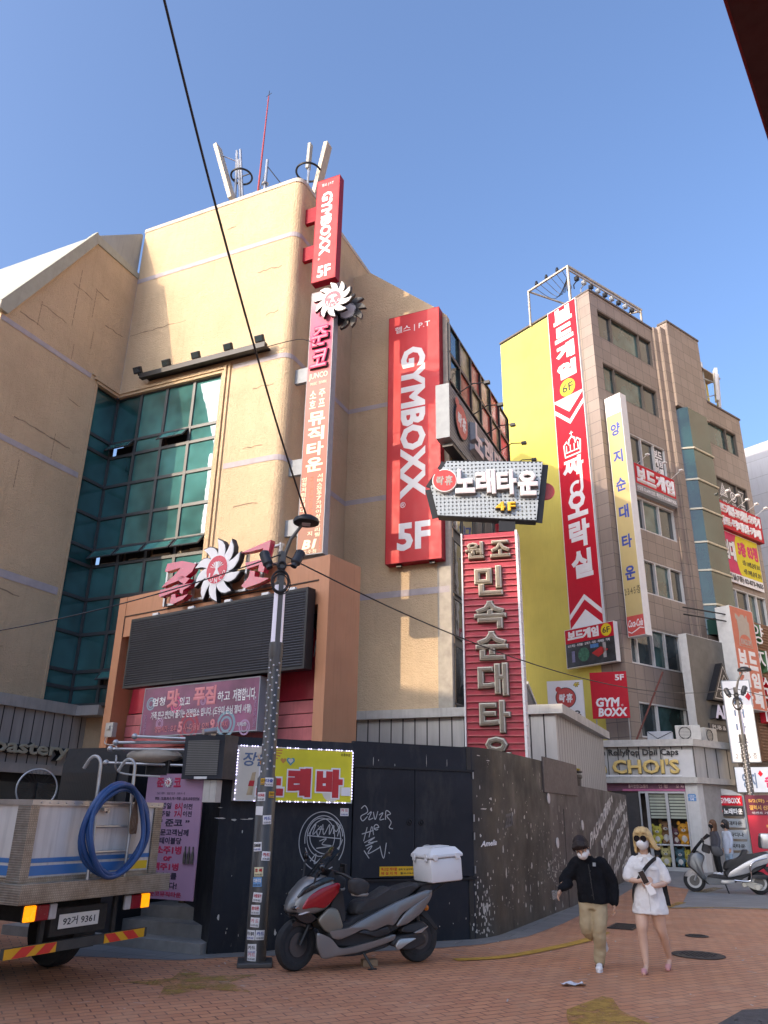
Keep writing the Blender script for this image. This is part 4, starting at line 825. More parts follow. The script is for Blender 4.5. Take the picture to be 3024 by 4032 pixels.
s.rect((-2.48, -.07, 8.28, 8.85), RED, 'red_strip'); s.text('보드게임', (-2.36, -.78, 8.38, 8.8), WH, y=-.007, bold=.07); s.disc(-.42, 8.57, .25, YEL, 'yellow_disc', y=-.007); s.text('6F', (-.6, -.24, 8.45, 8.69), BK, y=-.012, bold=.02); s.text('보드게임 · 포켓볼 · 오락기 · 다트 · 칵테일 · 카페', (-2.38, -.3, 8.12, 8.23), WH, y=-.003, bold=.02)
s.poly([(-1.2, 7.75), (-.75, 7.95), (-.4, 7.8), (-.9, 7.55)], M('photo_red_table', (.5, .02, .02), .4, var=.2), 'photo_table'); s.disc(-1.6, 7.75, .28, M('photo_green_disc', (.03, .16, .09), .4, var=.6, scale=9), 'photo_disc'); s.rect((-1.25, -.85, 7.95, 8.1), M('photo_blue_patch', (.06, .22, .5), .4, var=.3), 'photo_patch'); s.rect((-.65, -.5, 7.5, 8.1), M('photo_pale_patch', (.4, .38, .36), .4, var=.4), 'photo_patch'); s.rect((-2.2, -2.05, 7.5, 7.95), M('photo_bottle', (.2, .2, .35), .4, var=.4), 'photo_patch')
# vertical ochre sign
OCH = M('ochre_sign_face', (.56, .44, .20), .4, var=.06, scale=1.5)
s = Sign(FY, 'ochre_vertical_sign', 'tall projecting ochre sign with blue Korean letters and red drink logo at its foot', 'sign', .06, .87, 8.28, 19.02, .3, .42, OCH, WHITEM, rim=.02)
s.rect((.08, .85, 18.1, 19.0), WH, 'white_head'); s.text('Coca-Cola', (.14, .78, 18.45, 18.72), M('faded_logo', (.62, .55, .50), .5, var=.05), y=-.007, bold=.02, shear=.35); s.rect((.08, .85, 8.3, 9.1), M('soft_red', (.62, .09, .08), .4, var=.1), 'red_foot'); s.text('Coca-Cola', (.13, .8, 8.65, 8.95), WH, y=-.007, bold=.025, shear=.35)
mb = MB(); stroke(mb, [(a - s.x, b - s.z) for a, b in [(.1, 8.5), (.25, 8.42), (.45, 8.5), (.65, 8.6), (.83, 8.55)]], .02, -.008); mb.build('logo_wave', WH, s.o, fix=False)
for ch, z in zip('양지순대타운', (17.35, 16.05, 14.75, 13.5, 12.2, 10.85)): s.text(ch, (.22, .70, z - .28, z + .32), BLUE, bold=.035)
s.text('2·3·4·5·층', (.10, .84, 9.95, 10.3), M('dark_olive_ink', (.12, .11, .06), .5, var=0), bold=.01)
for z in (1.2, 4.2, 8.2, 10.2): mb = MB(); mb.box(-.40 - .12, -.41, .12, .3, z, z + .3); mb.build('mounting_box', GREYP, s.o)
# signs on the tiled street face
s = Sign(FY, 'board_game_fascia', 'red fascia sign with raised white Korean letters over grey phone number strip', 'sign', 1.7, 4.85, 14.92, 16.32, .25, .24, RED, GREYP, turn=R(90))
for i, ch in enumerate('보드게임'): s.text(ch, (1.85 + i * .73, 2.53 + i * .73, 15.42, 16.18), WH, depth=.06, bold=.07)
s.rect((1.74, 4.82, 14.94, 15.32), M('grey_strip', (.22, .22, .22), .5, var=.1), 'grey_strip'); s.text('신림점 02.6439.3232  제민문의 010.8869.9626', (1.8, 4.76, 15.02, 15.24), WH, y=-.006, bold=.01)
for x in (2.0, 3.3, 4.6): mb = MB(); mb.tube([(x - s.x, 0, 1.38), (x - s.x, -.5, 1.62)], .014, 5); mb.box(x - s.x - .08, x - s.x + .08, -.62, -.48, 1.6, 1.66); mb.build('lamp_arm', WHITEM, s.o)
s = Sign(FY, 'list_fascia', 'long red fascia sign with two lines of raised white Korean words, right street face', 'sign', 7.95, 12.5, 14.86, 16.3, .32, .28, RED, DRED, turn=R(90))
s.text('보드게임·포켓볼·오락기', (8.3, 12.3, 15.62, 16.18), WH, depth=.06, bold=.06); s.text('다트·칵테일·카페', (8.3, 12.2, 14.98, 15.5), WH, depth=.06, bold=.06)
for x in (8.4, 9.3, 10.2, 11.1, 12.0): mb = MB(); mb.tube([(x - s.x, 0, 1.4), (x - s.x, -.55, 1.66)], .014, 5); mb.box(x - s.x - .1, x - s.x + .1, -.68, -.52, 1.63, 1.7); mb.build('lamp_arm', WHITEM, s.o)
s = Sign(FY, 'rent_banner', 'pink, yellow and white cloth banner offering floors to rent', 'banner', 8.4, 12.05, 12.23, 14.84, .12, .03, WH, WH, turn=R(90), rim=0, body='cloth')
PK = M('hot_pink_cloth', (.66, .045, .13), .7, var=.1, scale=3); YC = M('yellow_cloth', (.72, .60, .03), .7, var=.08, scale=3)
s.rect((8.42, 10.1, 12.72, 14.8), PK, 'pink_part'); s.rect((10.1, 12.02, 12.72, 14.8), YC, 'yellow_part'); s.poly(arc(10.1, 13.76, .35, 1.04, 90, 270, 14), YC, 'yellow_part', y=-.007)
s.text('임대', (8.6, 9.75, 13.35, 14.4), BK, y=-.013, bold=.10); s.text('임대', (8.62, 9.73, 13.37, 14.38), WH, y=-.021, bold=.055); s.text('5층 83평', (10.0, 11.95, 13.75, 14.55), PK, y=-.013, bold=.06); s.text('·2층 110평,순대 코너', (10.25, 11.95, 13.3, 13.6), BK, y=-.013, bold=.02); s.text('·4층 70평,순대 코너', (10.25, 11.95, 12.85, 13.15), BK, y=-.013, bold=.02); s.text('관리실(7층) 02-873-9655', (8.5, 11.98, 12.3, 12.66), BK, y=-.013, bold=.03)
# window decals belong to the windows they stick to
t = FY.thing('window_decal', 'dark window film with white drink, dart and billiard icons', 'window decal', -.11, 10.45, 16.45, turn=R(90))
mb = MB(); mb.box(-1.7, 1.7, 0, .004, 0, 1.4); mb.build('film', M('charcoal_film', (.025, .03, .036), .3, var=.1), t)
mb = MB(); tri = [(-.85, .55), (-.15, .55), (-.5, 1.25)]; stroke(mb, tri, .035, -.004, closed=True)
for r in range(4):
    for c in range(r + 1): stroke(mb, arc(-.5 + (c - r / 2) * .14, 1.05 - r * .14, .055, .055, 0, 330, 10), .014, -.004, closed=True)
stroke(mb, arc(.42, .7, .26, .26, 0, 352, 30), .03, -.004, closed=True); stroke(mb, arc(.42, .7, .12, .12, 0, 345, 20), .025, -.004, closed=True); stroke(mb, [(.42, .7), (.15, 1.2)], .03, -.0045)
stroke(mb, [(1.05, 1.2), (1.55, 1.2), (1.3, .85)], .03, -.004, closed=True); stroke(mb, [(1.3, .85), (1.3, .45)], .03, -.004); stroke(mb, [(1.1, .43), (1.5, .43)], .025, -.0044); stroke(mb, arc(-1.35, .85, .25, .3, 0, 352, 26), .03, -.004, closed=True)
for b, x in (('포켓볼', -.5), ('다트', .42), ('칵테일', 1.3), ('보드', -1.35)): put_text(mb, b, (x - .2, x + .2, .18, .34), -.003, .02, .003)
mb.build('icons', WH, t, fix=False)
t = FY.thing('window_lettering', 'white six syllable Korean cafe lettering on a dark upper window', 'window decal', -.12, 4.33, 16.42, turn=R(90))
mb = MB(); mb.box(-.4, .4, 0, .004, 0, 1.5); mb.build('film', M('charcoal_film', (.025, .03, .036)), t); mb = MB()
for r, w in enumerate(('보드', '게임', '카페')): put_text(mb, w, (-.34, .34, .98 - r * .44, 1.38 - r * .44), -.001, .05, .005)
mb.build('lettering', WH, t, fix=False)
# club signboard
s = Sign(FY, 'club_signboard', 'large dark grey club signboard with white end and triangular black logo', 'sign', 2.56, 6.0, 4.35, 8.6, 1.2, .35, M('stained_grey_board', (.13, .125, .11), .5, var=.3, scale=1.2, streak=.35), M('dull_white_end', (.62, .62, .60), .5, var=.1), turn=R(90), rim=.02)
mb = MB(); P_ = lambda L_: [(a - s.x, b - s.z) for a, b in L_]
mb.prism(P_([(4.48, 7.6), (3.42, 6.03), (5.4, 6.03)]), -.3, -.01, 'y'); mb.build('triangle_casing', BK, s.o)
mb = MB(); tr = P_([(4.48, 7.45), (3.62, 6.12), (5.3, 6.12)]); stroke(mb, tr, .03, -.306, closed=True); stroke(mb, P_([(4.48, 7.1), (4.08, 6.6), (4.88, 6.6)]), .025, -.306, closed=True); stroke(mb, P_([(3.86, 6.5), (5.08, 6.5)]), .02, -.3065); put_text(mb, 'CLUB', (4.02 - s.x, 4.95 - s.x, 6.2 - s.z, 6.42 - s.z), -.304, .015, .004); mb.build('triangle_lines', M('silver_lines', (.55, .55, .55), .4, .4, var=.05), s.o, fix=False)
s.text('ABYSS', (3.5, 5.8, 5.3, 5.9), BK, y=-.01, depth=.25, bold=.07); s.text('ABYSS', (3.52, 5.78, 5.32, 5.88), M('lilac_white', (.66, .64, .74), .4, var=.03), y=-.262, depth=.012, bold=.05); s.rect((3.35, 5.7, 4.9, 5.15), M('charcoal_plate', (.04, .04, .045), .5, var=.1), 'plate', d=.05); s.text('PUB & CAFE', (3.55, 5.5, 4.94, 5.1), M('silver_lines', (.55, .55, .55)), y=-.055, bold=.01)
s = Sign(FY, 'board_game_cafe_sign', 'tall salmon orange sign with castle logo and white Korean letters, white end', 'sign', 5.24, 7.14, 5.85, 10.12, 1.75, .65, M('salmon_orange_face', (.58, .15, .09), .45, var=.1, scale=2), M('dull_white_end', (.62, .62, .60)), turn=R(90), rim=.02)
s.poly([(5.75, 9.0), (5.72, 9.55), (5.6, 9.65), (5.65, 9.85), (5.85, 9.75), (5.95, 9.7), (6.1, 9.85), (6.3, 9.85), (6.45, 9.7), (6.5, 9.85), (6.58, 9.85), (6.6, 9.6), (6.7, 9.55), (6.65, 9.0), (6.75, 8.45), (5.65, 8.45)], M('castle_grey', (.42, .36, .30), .5, var=.08), 'castle_logo'); s.poly([(5.72, 8.47), (6.7, 8.47)] + arc(6.2, 8.6, .48, .38, 0, 180, 12), M('salmon_orange_face', (.58, .15, .09)), 'castle_gate', y=-.007); s.text('KINGDOM', (5.8, 6.62, 8.52, 8.78), M('castle_grey', (.42, .36, .30)), y=-.012, bold=.03)
for ch, b in zip('보드게임카페', ((5.42, 6.12, 7.5, 8.3), (6.22, 6.92, 7.5, 8.3), (5.42, 6.12, 6.75, 7.4), (6.22, 6.92, 6.75, 7.4), (5.42, 6.12, 5.95, 6.65), (6.22, 6.92, 5.95, 6.65))): s.text(ch, b, WH, bold=.06)
mb = MB(); 
for z in (3.9, 3.6): mb.tube([(-3.0, .9, z + .1), (-.9, .2, z)], .03, 6)
mb.build('stay', BLACKM, s.o)
s = Sign(FY, 'lattice_signboard', 'brown timber lattice board with green and red raised Korean letters at right edge', 'sign', 7.0, 11.5, 3.9, 9.9, 1.3, .3, M('brown_lattice_timber', (.22, .11, .06), .7, var=.35, scale=4), M('brown_lattice_timber', (.22, .11, .06)), turn=R(90), rim=.05)
mb = MB()
for i in range(46): mb.bar((-2.2, -.04, .1 + i * .127), (2.2, -.04, .1 + i * .127 + rnd.uniform(-.01, .01)), .03, .05)
mb.build('lattice', M('brown_lattice_slat', (.30, .17, .10), .7, var=.35, scale=6), s.o)
GRN = M('green_letter', (.04, .16, .05), .4, var=.1)
for ch, z, mm in (('양', 8.75, GRN), ('지', 7.6, GRN), ('순', 6.4, RED), ('대', 5.2, RED)):
    s.text(ch, (7.15, 8.2, z, z + 1.0), mm, y=-.08, depth=.22, bold=.06); s.text(ch, (7.2, 8.15, z + .05, z + .95), WH, y=-.305, depth=.01, bold=.008)
# ---------------------------------------------------------------- black hoarding wall round the corner
def m_hoard(name, col, fleck=.69, dust=(.12, .115, .10), damt=.35):
    m, nt, b = nodes(name); v = coords(nt)
    c = ramp(nt, noise(nt, v, .8, 5, .6), .35, [x * .75 for x in col], .7, [x * 1.35 for x in col])
    c = mixc(nt, ramp(nt, noise(nt, coords(nt, (1.6, 1.6, .5)), 1.3, 7, .75), .5, (0, 0, 0), .78, (damt,) * 3), c, dust)
    c = mixc(nt, ramp(nt, noise(nt, coords(nt, (1, 1, .6)), 5.5, 9, .72), fleck, (0, 0, 0), fleck + .015, (.9,) * 3), c, (.50, .48, .44))
    c = mixc(nt, ramp(nt, noise(nt, coords(nt, (.25, .25, 3)), 9, 4, .6), .74, (0, 0, 0), .76, (.35,) * 3), c, (.3, .29, .27))
    nt.links.new(c, b.inputs['Base Color']); b.inputs['Specular IOR Level'].default_value = .35
    nt.links.new(ramp(nt, noise(nt, v, 2, 5), .3, (.38,) * 3, .7, (.7,) * 3), b.inputs['Roughness']); bump(nt, b, noise(nt, v, 14, 6, .7), .18, .015); return m
HB = m_hoard('black_painted_hoarding', (.012, .015, .021), .70); HB2 = m_hoard('worn_black_hoarding', (.034, .033, .031), .66, damt=.5); HBR = m_hoard('brownish_hoarding', (.07, .06, .057), .69, (.15, .13, .115), .55); HBOX = M('brown_grey_board', (.105, .085, .078), .6, var=.2)
FH = Frame(-2.07, 10.76, -24.9)
TH = FH.thing('hoarding_wall', 'black painted hoarding wall curving round the corner, with graffiti and peeling patches', 'hoarding', 0, 0, 0)
mb = MB(); mb.box(0, 1.87, 0, .1, 0, 2.58); mb.box(1.87, 3.84, 0, .1, 2.26, 2.61); mb.box(1.87, 3.84, 0, .1, 0, .80); mb.box(1.87, 3.84, .06, .1, .80, 2.26); mb.build('straight_wall', HB, TH)
mb = MB(); mb.box(0, .1, .1, 3.2, 0, 2.58); mb.build('return_wall', HB, TH)
mb = MB(); mb.box(1.885, 2.845, -.015, .055, .815, 2.245); d1 = mb.build('door', HB, TH)
mb = MB(); mb.box(2.855, 3.825, -.015, .055, .815, 2.245); d2 = mb.build('door', HB, TH)
for d_, x in ((d1, 2.76), (d2, 2.95)): mb = MB(); mb.torus((x, -.02, 1.53), .036, .009, 'y', 20, 6); mb.ball((x, -.018, 1.53), .018, 8); mb.build('ring_handle', BLACKM, d_)
mb = MB(); mb.box(1.86, 3.86, -.035, -.0, 2.25, 2.28); mb.box(1.86, 3.86, -.03, -.0, .77, .80); mb.build('door_rail', BLACKM, TH)
for z in (.9, 1.35, 1.6, 2.2): mb = MB(); mb.tube([(3.835, -.03, z - .05), (3.835, -.03, z + .05)], .013, 6); mb.build('hinge', STEEL, d2)
RL = FH  # curved part laid out in world x,y
CP = spline([(1.05, 12.21), (1.43, 12.39), (1.80, 12.80), (2.12, 13.42), (2.95, 15.08), (3.97, 17.14), (5.18, 19.73), (6.3, 22.25), (7.55, 25.05)], 8)[6:]
SL = [0]
for a, b in zip(CP, CP[1:]): SL.append(SL[-1] + (b - a).length)
def hp(s, off=0):
    for i in range(len(SL) - 1):
        if s <= SL[i + 1] or i == len(SL) - 2:
            t = (s - SL[i]) / (SL[i + 1] - SL[i]); p = CP[i].lerp(CP[i + 1], t); d = (CP[i + 1] - CP[i]).normalized(); return p + Vector((d.y, -d.x)) * off
def curved(name, s0, s1, z0, z1, off0, off1, mat, parent, n=30):
    mb = MB(); vs = []
    for i in range(n + 1):
        s = s0 + (s1 - s0) * i / n; a = hp(s, off1); b = hp(s, off0); vs += [(a.x, a.y, z0), (a.x, a.y, z1), (b.x, b.y, z1), (b.x, b.y, z0)]
    fs = [(4 * i + j, 4 * i + (j + 1) % 4, 4 * i + 4 + (j + 1) % 4, 4 * i + 4 + j) for i in range(n) for j in range(4)] + [(0, 3, 2, 1), (4 * n, 4 * n + 1, 4 * n + 2, 4 * n + 3)]
    mb.add(vs, fs); o = mb.build(name, mat, None, smooth=True)
    o.parent = parent
    if parent: o.matrix_parent_inverse = Matrix.LocRotScale(parent.location, parent.rotation_euler, None).inverted()
    return o
SE = SL[-1]; S0 = 0.0
curved('curved_wall', S0, 3.9, 0, 2.62, -.1, 0, HB2, TH, 30); curved('curved_wall', 3.9, 6.3, 0, 2.62, -.1, 0, HBR, TH, 16); curved('curved_wall', 6.3, SE, 0, 2.28, -.1, 0, HBR, TH, 30)
curved('upper_board', 3.5, 6.35, 2.06, 2.70, .002, .03, HBOX, TH, 16)
curved('access_door', 4.95, 5.45, .0, 1.78, .002, .012, HBR, TH, 4)
mb = MB(); 
OFF = SE - 14.07 # arc length bookkeeping
for s, z, r in ((3.68, 1.96, .10), (6.51, 1.47, .11), (4.15, 1.17, .10), (9.66, 1.72, .12), (13.16, 1.61, .13), (8.76, 1.04, .10), (11.6, 1.25, .09)):
    p = hp(s + OFF, .006); q = hp(s + OFF + .1, .006); d = (q - p).normalized(); n = Vector((d.y, -d.x)); mb = MB(); vs = []
    for i in range(20):
        a = 2 * math.pi * i / 20; c = p + d * (r * math.cos(a)); vs.append((c.x, c.y, z + r * math.sin(a) * .95))
    vs2 = [(v[0] + n.x * .012, v[1] + n.y * .012, v[2]) for v in vs]; mb.add(vs + vs2, [tuple(range(20)), tuple(range(20, 40))] + [(i, (i + 1) % 20, 20 + (i + 1) % 20, 20 + i) for i in range(20)])
    o = mb.build('white_disc', M('chipped_white_disc', (.62, .58, .55), .6, var=.15), None); o.parent = TH; o.matrix_parent_inverse = Matrix.LocRotScale(TH.location, TH.rotation_euler, None).inverted()
# slanting words on the far stretch of the curved wall
wd = MB()
def slant(body, s0, s1, z0, z1, h):
    vs, fs = glyphs(body, .03, .3); a0 = min(v[0] for v in vs); a1 = max(v[0] for v in vs); b0 = min(v[1] for v in vs); b1 = max(v[1] for v in vs); c1 = max(v[2] for v in vs); out = []
    for v in vs:
        t = (v[0] - a0) / (a1 - a0); s = s0 + (s1 - s0) * t; p = hp(s + OFF, .004 + .004 * (v[2] + c1) / (2 * c1)); out.append((p.x, p.y, z0 + (z1 - z0) * t + (v[1] - b0) / (b1 - b0) * h))
    wd.add(out, fs)
slant('PASADENA', 7.2, 10.6, .95, 1.82, .3); slant('PASA', 9.6, 11.2, 1.72, 2.02, .2); slant('PASADENA', 8.9, 12.9, .82, 1.86, .3); slant('PASADENA', 9.4, 13.9, .42, 1.54, .3); slant('PASADENA', 10.3, 13.95, .12, 1.1, .3); slant('DENA', 11.7, 13.9, .12, .6, .22); slant('PASA', 12.3, 13.9, 1.62, 1.98, .2); slant('A', 7.6, 7.9, .55, .62, .2); slant('NA', 8.1, 8.9, .4, .62, .2)
o = wd.build('painted_word', M('worn_white_stencil', (.58, .55, .52), .6, var=.35, scale=6), None, fix=False); o.parent = TH; o.matrix_parent_inverse = Matrix.LocRotScale(TH.location, TH.rotation_euler, None).inverted()
# scuffs, chips and poster scraps on the wall
ch = MB()
def chip(P, x, z, w, h):
    n = rnd.randint(5, 8); pts = [(x + w * rnd.uniform(.5, 1.1) * math.cos(2 * math.pi * i / n), z + h * rnd.uniform(.5, 1.1) * math.sin(2 * math.pi * i / n)) for i in range(n)]
    ch.add([P(a, b) for a, b in pts], [tuple(range(n))])
PW = lambda s, z: (lambda p: (p.x, p.y, z))(hp(s, .0035))
for i in range(300):
    s = rnd.uniform(.05, 6.5); z = rnd.choice((rnd.gauss(.35, .22), rnd.gauss(.75, .12), rnd.uniform(.05, 2.4), rnd.gauss(1.5, .2)))
    if z < .03 or z > 2.4: continue
    k = rnd.choice((.4, .5, .6, .8, 1.6 if z < 1.8 else .6)); chip(PW, s, z, .016 * k * rnd.uniform(.6, 1.8), .022 * k * rnd.uniform(.6, 2.4))
for i in range(70): chip(PW, rnd.gauss(.25, .12) % 3, abs(rnd.gauss(.3, .22)) + .03, .012 * rnd.uniform(.5, 1.8), .02 * rnd.uniform(.5, 2.2))
for i in range(60): chip(PW, rnd.gauss(4.0, .25), abs(rnd.gauss(.72, .12)) + .03, .014 * rnd.uniform(.5, 2), .018 * rnd.uniform(.5, 2))
for s, z, w, h in ((.35, 1.73, .12, .012), (.55, 1.88, .05, .025), (.70, 1.86, .015, .035), (1.55, 1.66, .07, .04), (2.2, 1.62, .05, .05), (2.35, 1.7, .035, .02), (.25, 2.5, .05, .01), (.5, 2.44, .06, .008), (1.1, 2.1, .018, .035), (3.3, 2.2, .015, .16), (3.32, 2.36, .012, .05), (1.5, 1.05, .03, .02), (1.4, .98, .03, .01)): chip(PW, s, z, w, h)
def PWs(x, z):
    q = FH.w(x, -.0035, z); return q
for i in range(60): chip(PWs, rnd.uniform(.05, 3.8), rnd.choice((abs(rnd.gauss(.15, .12)) + .02, rnd.uniform(.1, 2.5))), .006 * rnd.uniform(.5, 1.6), .009 * rnd.uniform(.5, 2.4))
for x, z, w, h in ((.02, 1.55, .10, .012), (.2, 1.535, .05, .02), (.42, 1.55, .06, .012), (.35, 1.54, .09, .006), (.0, 1.68, .04, .006), (1.6, .42, .02, .1), (1.58, .3, .015, .06), (3.2, 1.86, .16, .005), (3.2, 1.72, .1, .004), (.85, .2, .02, .05), (.1, .4, .02, .04), (2.18, 2.36, .006, .09), (3.05, 2.38, .004, .1), (3.4, 2.36, .004, .09)): chip(PWs, x, z, w, h)
o = ch.build('paint_chip', M('chipped_white_paint', (.55, .53, .48), .8, var=.2, scale=14), None, fix=False); o['kind'] = 'stuff'; o.parent = TH; o.matrix_parent_inverse = Matrix.LocRotScale(TH.location, TH.rotation_euler, None).inverted()
# graffiti
GW = M('pale_spray_paint', (.45, .46, .46), .6, var=.2, scale=9)
mb = MB(); k = .0075; y = -.004
def gs(pts, w=k, n=6, dx=0, dz=0, yy=y, target=None): (target or mb);  stroke(target or mb, [p[:] for p in spline([(a + dx, b + dz) for a, b in pts], n)], w, yy)
gs(arc(1.44, 1.28, .33, .37, -40, 300, 24), .006, 2); gs(arc(1.45, 1.30, .26, .30, -160, 190, 24), .006, 2, yy=-.0045); gs(arc(1.50, 1.34, .24, .22, 0, 350, 24), .0065, 2, yy=-.005); gs(arc(1.42, 1.33, .20, .24, 60, 420, 24), .005, 2, yy=-.0055)
for q in ([(1.24, 1.36), (1.34, 1.50), (1.30, 1.36), (1.42, 1.47), (1.38, 1.34), (1.36, 1.42), (1.46, 1.43)], [(1.44, 1.49), (1.46, 1.36), (1.54, 1.49), (1.54, 1.36), (1.6, 1.48), (1.6, 1.37)], [(1.58, 1.48), (1.64, 1.40), (1.70, 1.49), (1.66, 1.34)], [(1.22, 1.35), (1.45, 1.33), (1.72, 1.31)], [(1.40, 1.28), (1.5, 1.31), (1.44, 1.24), (1.58, 1.22), (1.36, 1.19)], [(1.28, 1.03), (1.36, 1.12), (1.34, 1.0), (1.42, 1.06)]): gs(q, .006, 5, yy=-.006)
o = mb.build('graffiti', GW, TH, fix=False)
mb = MB()
for q in ([(2.0, 1.70), (2.06, 1.74), (2.1, 1.66), (2.0, 1.6), (2.03, 1.54), (2.1, 1.6)], [(2.1, 1.62), (2.16, 1.66), (2.12, 1.56), (2.19, 1.58)], [(2.19, 1.66), (2.22, 1.56), (2.26, 1.67)], [(2.28, 1.62), (2.34, 1.65), (2.29, 1.56), (2.36, 1.57)], [(2.38, 1.56), (2.39, 1.68), (2.46, 1.64), (2.4, 1.61), (2.47, 1.53), (2.44, 1.46), (2.5, 1.44)],
          [(2.02, 1.37), (2.2, 1.42)], [(2.06, 1.32), (2.1, 1.46), (2.05, 1.28)], [(2.13, 1.33), (2.17, 1.47), (2.2, 1.36)], [(2.2, 1.44)] + [(2.24 + .035 * math.cos(a / 3), 1.46 + .035 * math.sin(a / 3)) for a in range(18)], [(2.06, 1.26), (2.22, 1.33), (2.12, 1.26), (2.26, 1.28)], [(2.08, 1.22), (2.2, 1.26)], [(2.1, 1.18), (2.18, 1.22), (2.12, 1.12), (2.3, 1.2)], [(2.06, 1.16), (2.14, 1.06)], [(2.3, 1.22), (2.36, 1.06), (2.4, 1.26)], [(2.44, 1.14), (2.45, 1.12)]): gs(q, .006, 5, yy=-.018)
mb.build('graffiti', GW, TH, fix=False)
mb = MB(); gs(arc(3.05, 1.10, .13, .13, 10, 190, 14), .006, 2, yy=-.018); gs([(2.96, 1.1), (3.02, 1.18), (3.06, 1.08), (3.12, 1.14)], .006, 5, yy=-.0185); mb.build('graffiti', GW, TH, fix=False)
mb = MB(); wsave = wd; wd = MB(); slant('Amelia', .1, .55, 1.2, 1.22, .08); o = wd.build('graffiti', WH, None, fix=False); o.parent = TH; o.matrix_parent_inverse = Matrix.LocRotScale(TH.location, TH.rotation_euler, None).inverted()
wd = MB(); slant('ZEK', .95, 1.5, 1.45, 1.5, .2); o = wd.build('graffiti', M('faint_grey_spray', (.13, .13, .13), .7, var=.2), None, fix=False); o.parent = TH; o.matrix_parent_inverse = Matrix.LocRotScale(TH.location, TH.rotation_euler, None).inverted()
# stickers on the wall
def sticker(F, name, label, x, z, w, h, y, rows, base=WH, turn=0):
    t = F.thing(name, label, 'sticker', x, y, z, None, turn); mb = MB(); mb.box(-w / 2, w / 2, 0, .002, 0, h); mb.build('paper', base, t)
    for body, (a, b, c, d), m in rows: text(t, body, (-w / 2 + a * w, -w / 2 + b * w, c * h, d * h), -.0008, m, bold=.02, depth=.001)
    return t
YST = M('yellow_sticker', (.74, .42, .02), .5, var=.06)
sticker(FH, 'warning_sticker', 'yellow high voltage warning strip on the black door behind the scooter', 2.62, .835, .64, .12, -.019, [('특고압 케이블', (.04, .42, .55, .9), RED), ('매 설 지 역', (.04, .42, .12, .45), RED), ('접촉 및 굴착작업 금지', (.46, .96, .58, .8), BK), ('☎ 02-2108-0000', (.5, .9, .15, .4), BK)], YST)
sticker(FH, 'card_sticker', 'small white card sticker on black wall under the yellow karaoke sign', 1.755, 1.60, .125, .10, -.004, [('카 드', (.1, .9, .55, .9), RED), ('010-0000-0000', (.1, .9, .1, .3), BLUE)])
# the yellow karaoke sign with its string of lights
s = Sign(FH, 'karaoke_sign', 'yellow karaoke bar sign edged with small lit bulbs, on black wall', 'sign', .14, 1.805, 1.765, 2.46, -.13, .13, M('yellow_backlit_print', (.72, .66, .03), .35, var=.10, scale=3, emit=.0), WHITEM, rim=.012)
PALEP = M('cream_print', (.66, .62, .52), .4, var=.1, scale=3); s.poly([(.152, 1.777), (.152, 2.448), (.62, 2.448), (.68, 2.2), (.6, 1.95), (.52, 1.777)], PALEP, 'pale_left_print', y=-.0005, d=.0015)
for i in range(9): a = R(-80 + i * 11); mb = MB(); mb.prism([(.40 - s.x + .06 * math.cos(a + .05), 2.42 - s.z + .06 * math.sin(a)), (.40 - s.x + .30 * math.cos(a) * 1.2, 2.42 - s.z + .2 * math.sin(a)), (.40 - s.x + .30 * math.cos(a + .09) * 1.2, 2.42 - s.z + .2 * math.sin(a + .09))], -.0035, -.0022, 'y'); mb.build('firework_ray', M('orange_print', (.62, .28, .06), .4, var=.1), s.o)
SLATE = M('slate_blue_print', (.09, .15, .26), .4, var=.05)
s.text('장윤', (.22, .60, 2.2, 2.38), SLATE, y=-.003, bold=.02, shear=.2, depth=.002)
def heart(cx, cz, w): return [(cx, cz - w)] + [(cx + w * .06 * 16 * math.sin(t) ** 3, cz + w * .06 * (13 * math.cos(t) - 5 * math.cos(2 * t) - 2 * math.cos(3 * t) - math.cos(4 * t))) for t in [math.pi - 2 * math.pi * i / 24 for i in range(1, 24)]]
s.poly(heart(.78, 2.29, .042), M('orange_print', (.62, .28, .06)), 'heart', y=-.003, d=.001); s.poly(heart(.885, 2.285, .062), M('teal_print', (.06, .30, .36), .4, var=.05), 'heart', y=-.003, d=.001); s.poly(heart(.885, 2.29, .038), PALEP, 'heart', y=-.0045, d=.001)
KR = M('karaoke_red', (.56, .03, .035), .4, var=.08)
for ch_, b in (('노', (.43, .80, 1.84, 2.2)), ('래', (.86, 1.19, 1.83, 2.2)), ('바', (1.27, 1.66, 1.83, 2.2))):
    s.text(ch_, (b[0] - .02, b[1] + .02, b[2] - .02, b[3] + .02), WH, y=-.003, bold=.13, depth=.002); s.text(ch_, b, KR, y=-.0055, bold=.075, depth=.002)
s.text('유흥주점', (1.62, 1.76, 2.38, 2.42), BK, y=-.003, bold=.01, depth=.001); s.rect((1.64, 1.78, 1.86, 1.97), WH, 'patch', y=-.008, d=.002)
s.poly([(.30, 1.84), (.36, 2.12), (.41, 2.13), (.38, 1.84)], M('painted_bottle', (.55, .42, .25), .4, var=.3, scale=8), 'bottle_print', y=-.003, d=.001); s.poly([(.315, 1.95), (.33, 2.02), (.40, 2.02), (.39, 1.95)], KR, 'bottle_label', y=-.0045, d=.001)
s.disc(1.50, 1.92, .14, PALEP, 'pale_print_disc', y=-.0022, d=.001)
mb = MB()
for i in range(44):
    q = i * .038
    if i % 3 and rnd.random() < .85: mb.ball((.145 + q - s.x, -.008, .005), .0085, 6)
    if i % 4 and rnd.random() < .8: mb.ball((.145 + q - s.x, -.008, .692), .0085, 6)
for i in range(18):
    if rnd.random() < .85: mb.ball((-.827, -.008, .02 + i * .038), .0085, 6)
    if rnd.random() < .85: mb.ball((.827, -.008, .02 + i * .038), .0085, 6)
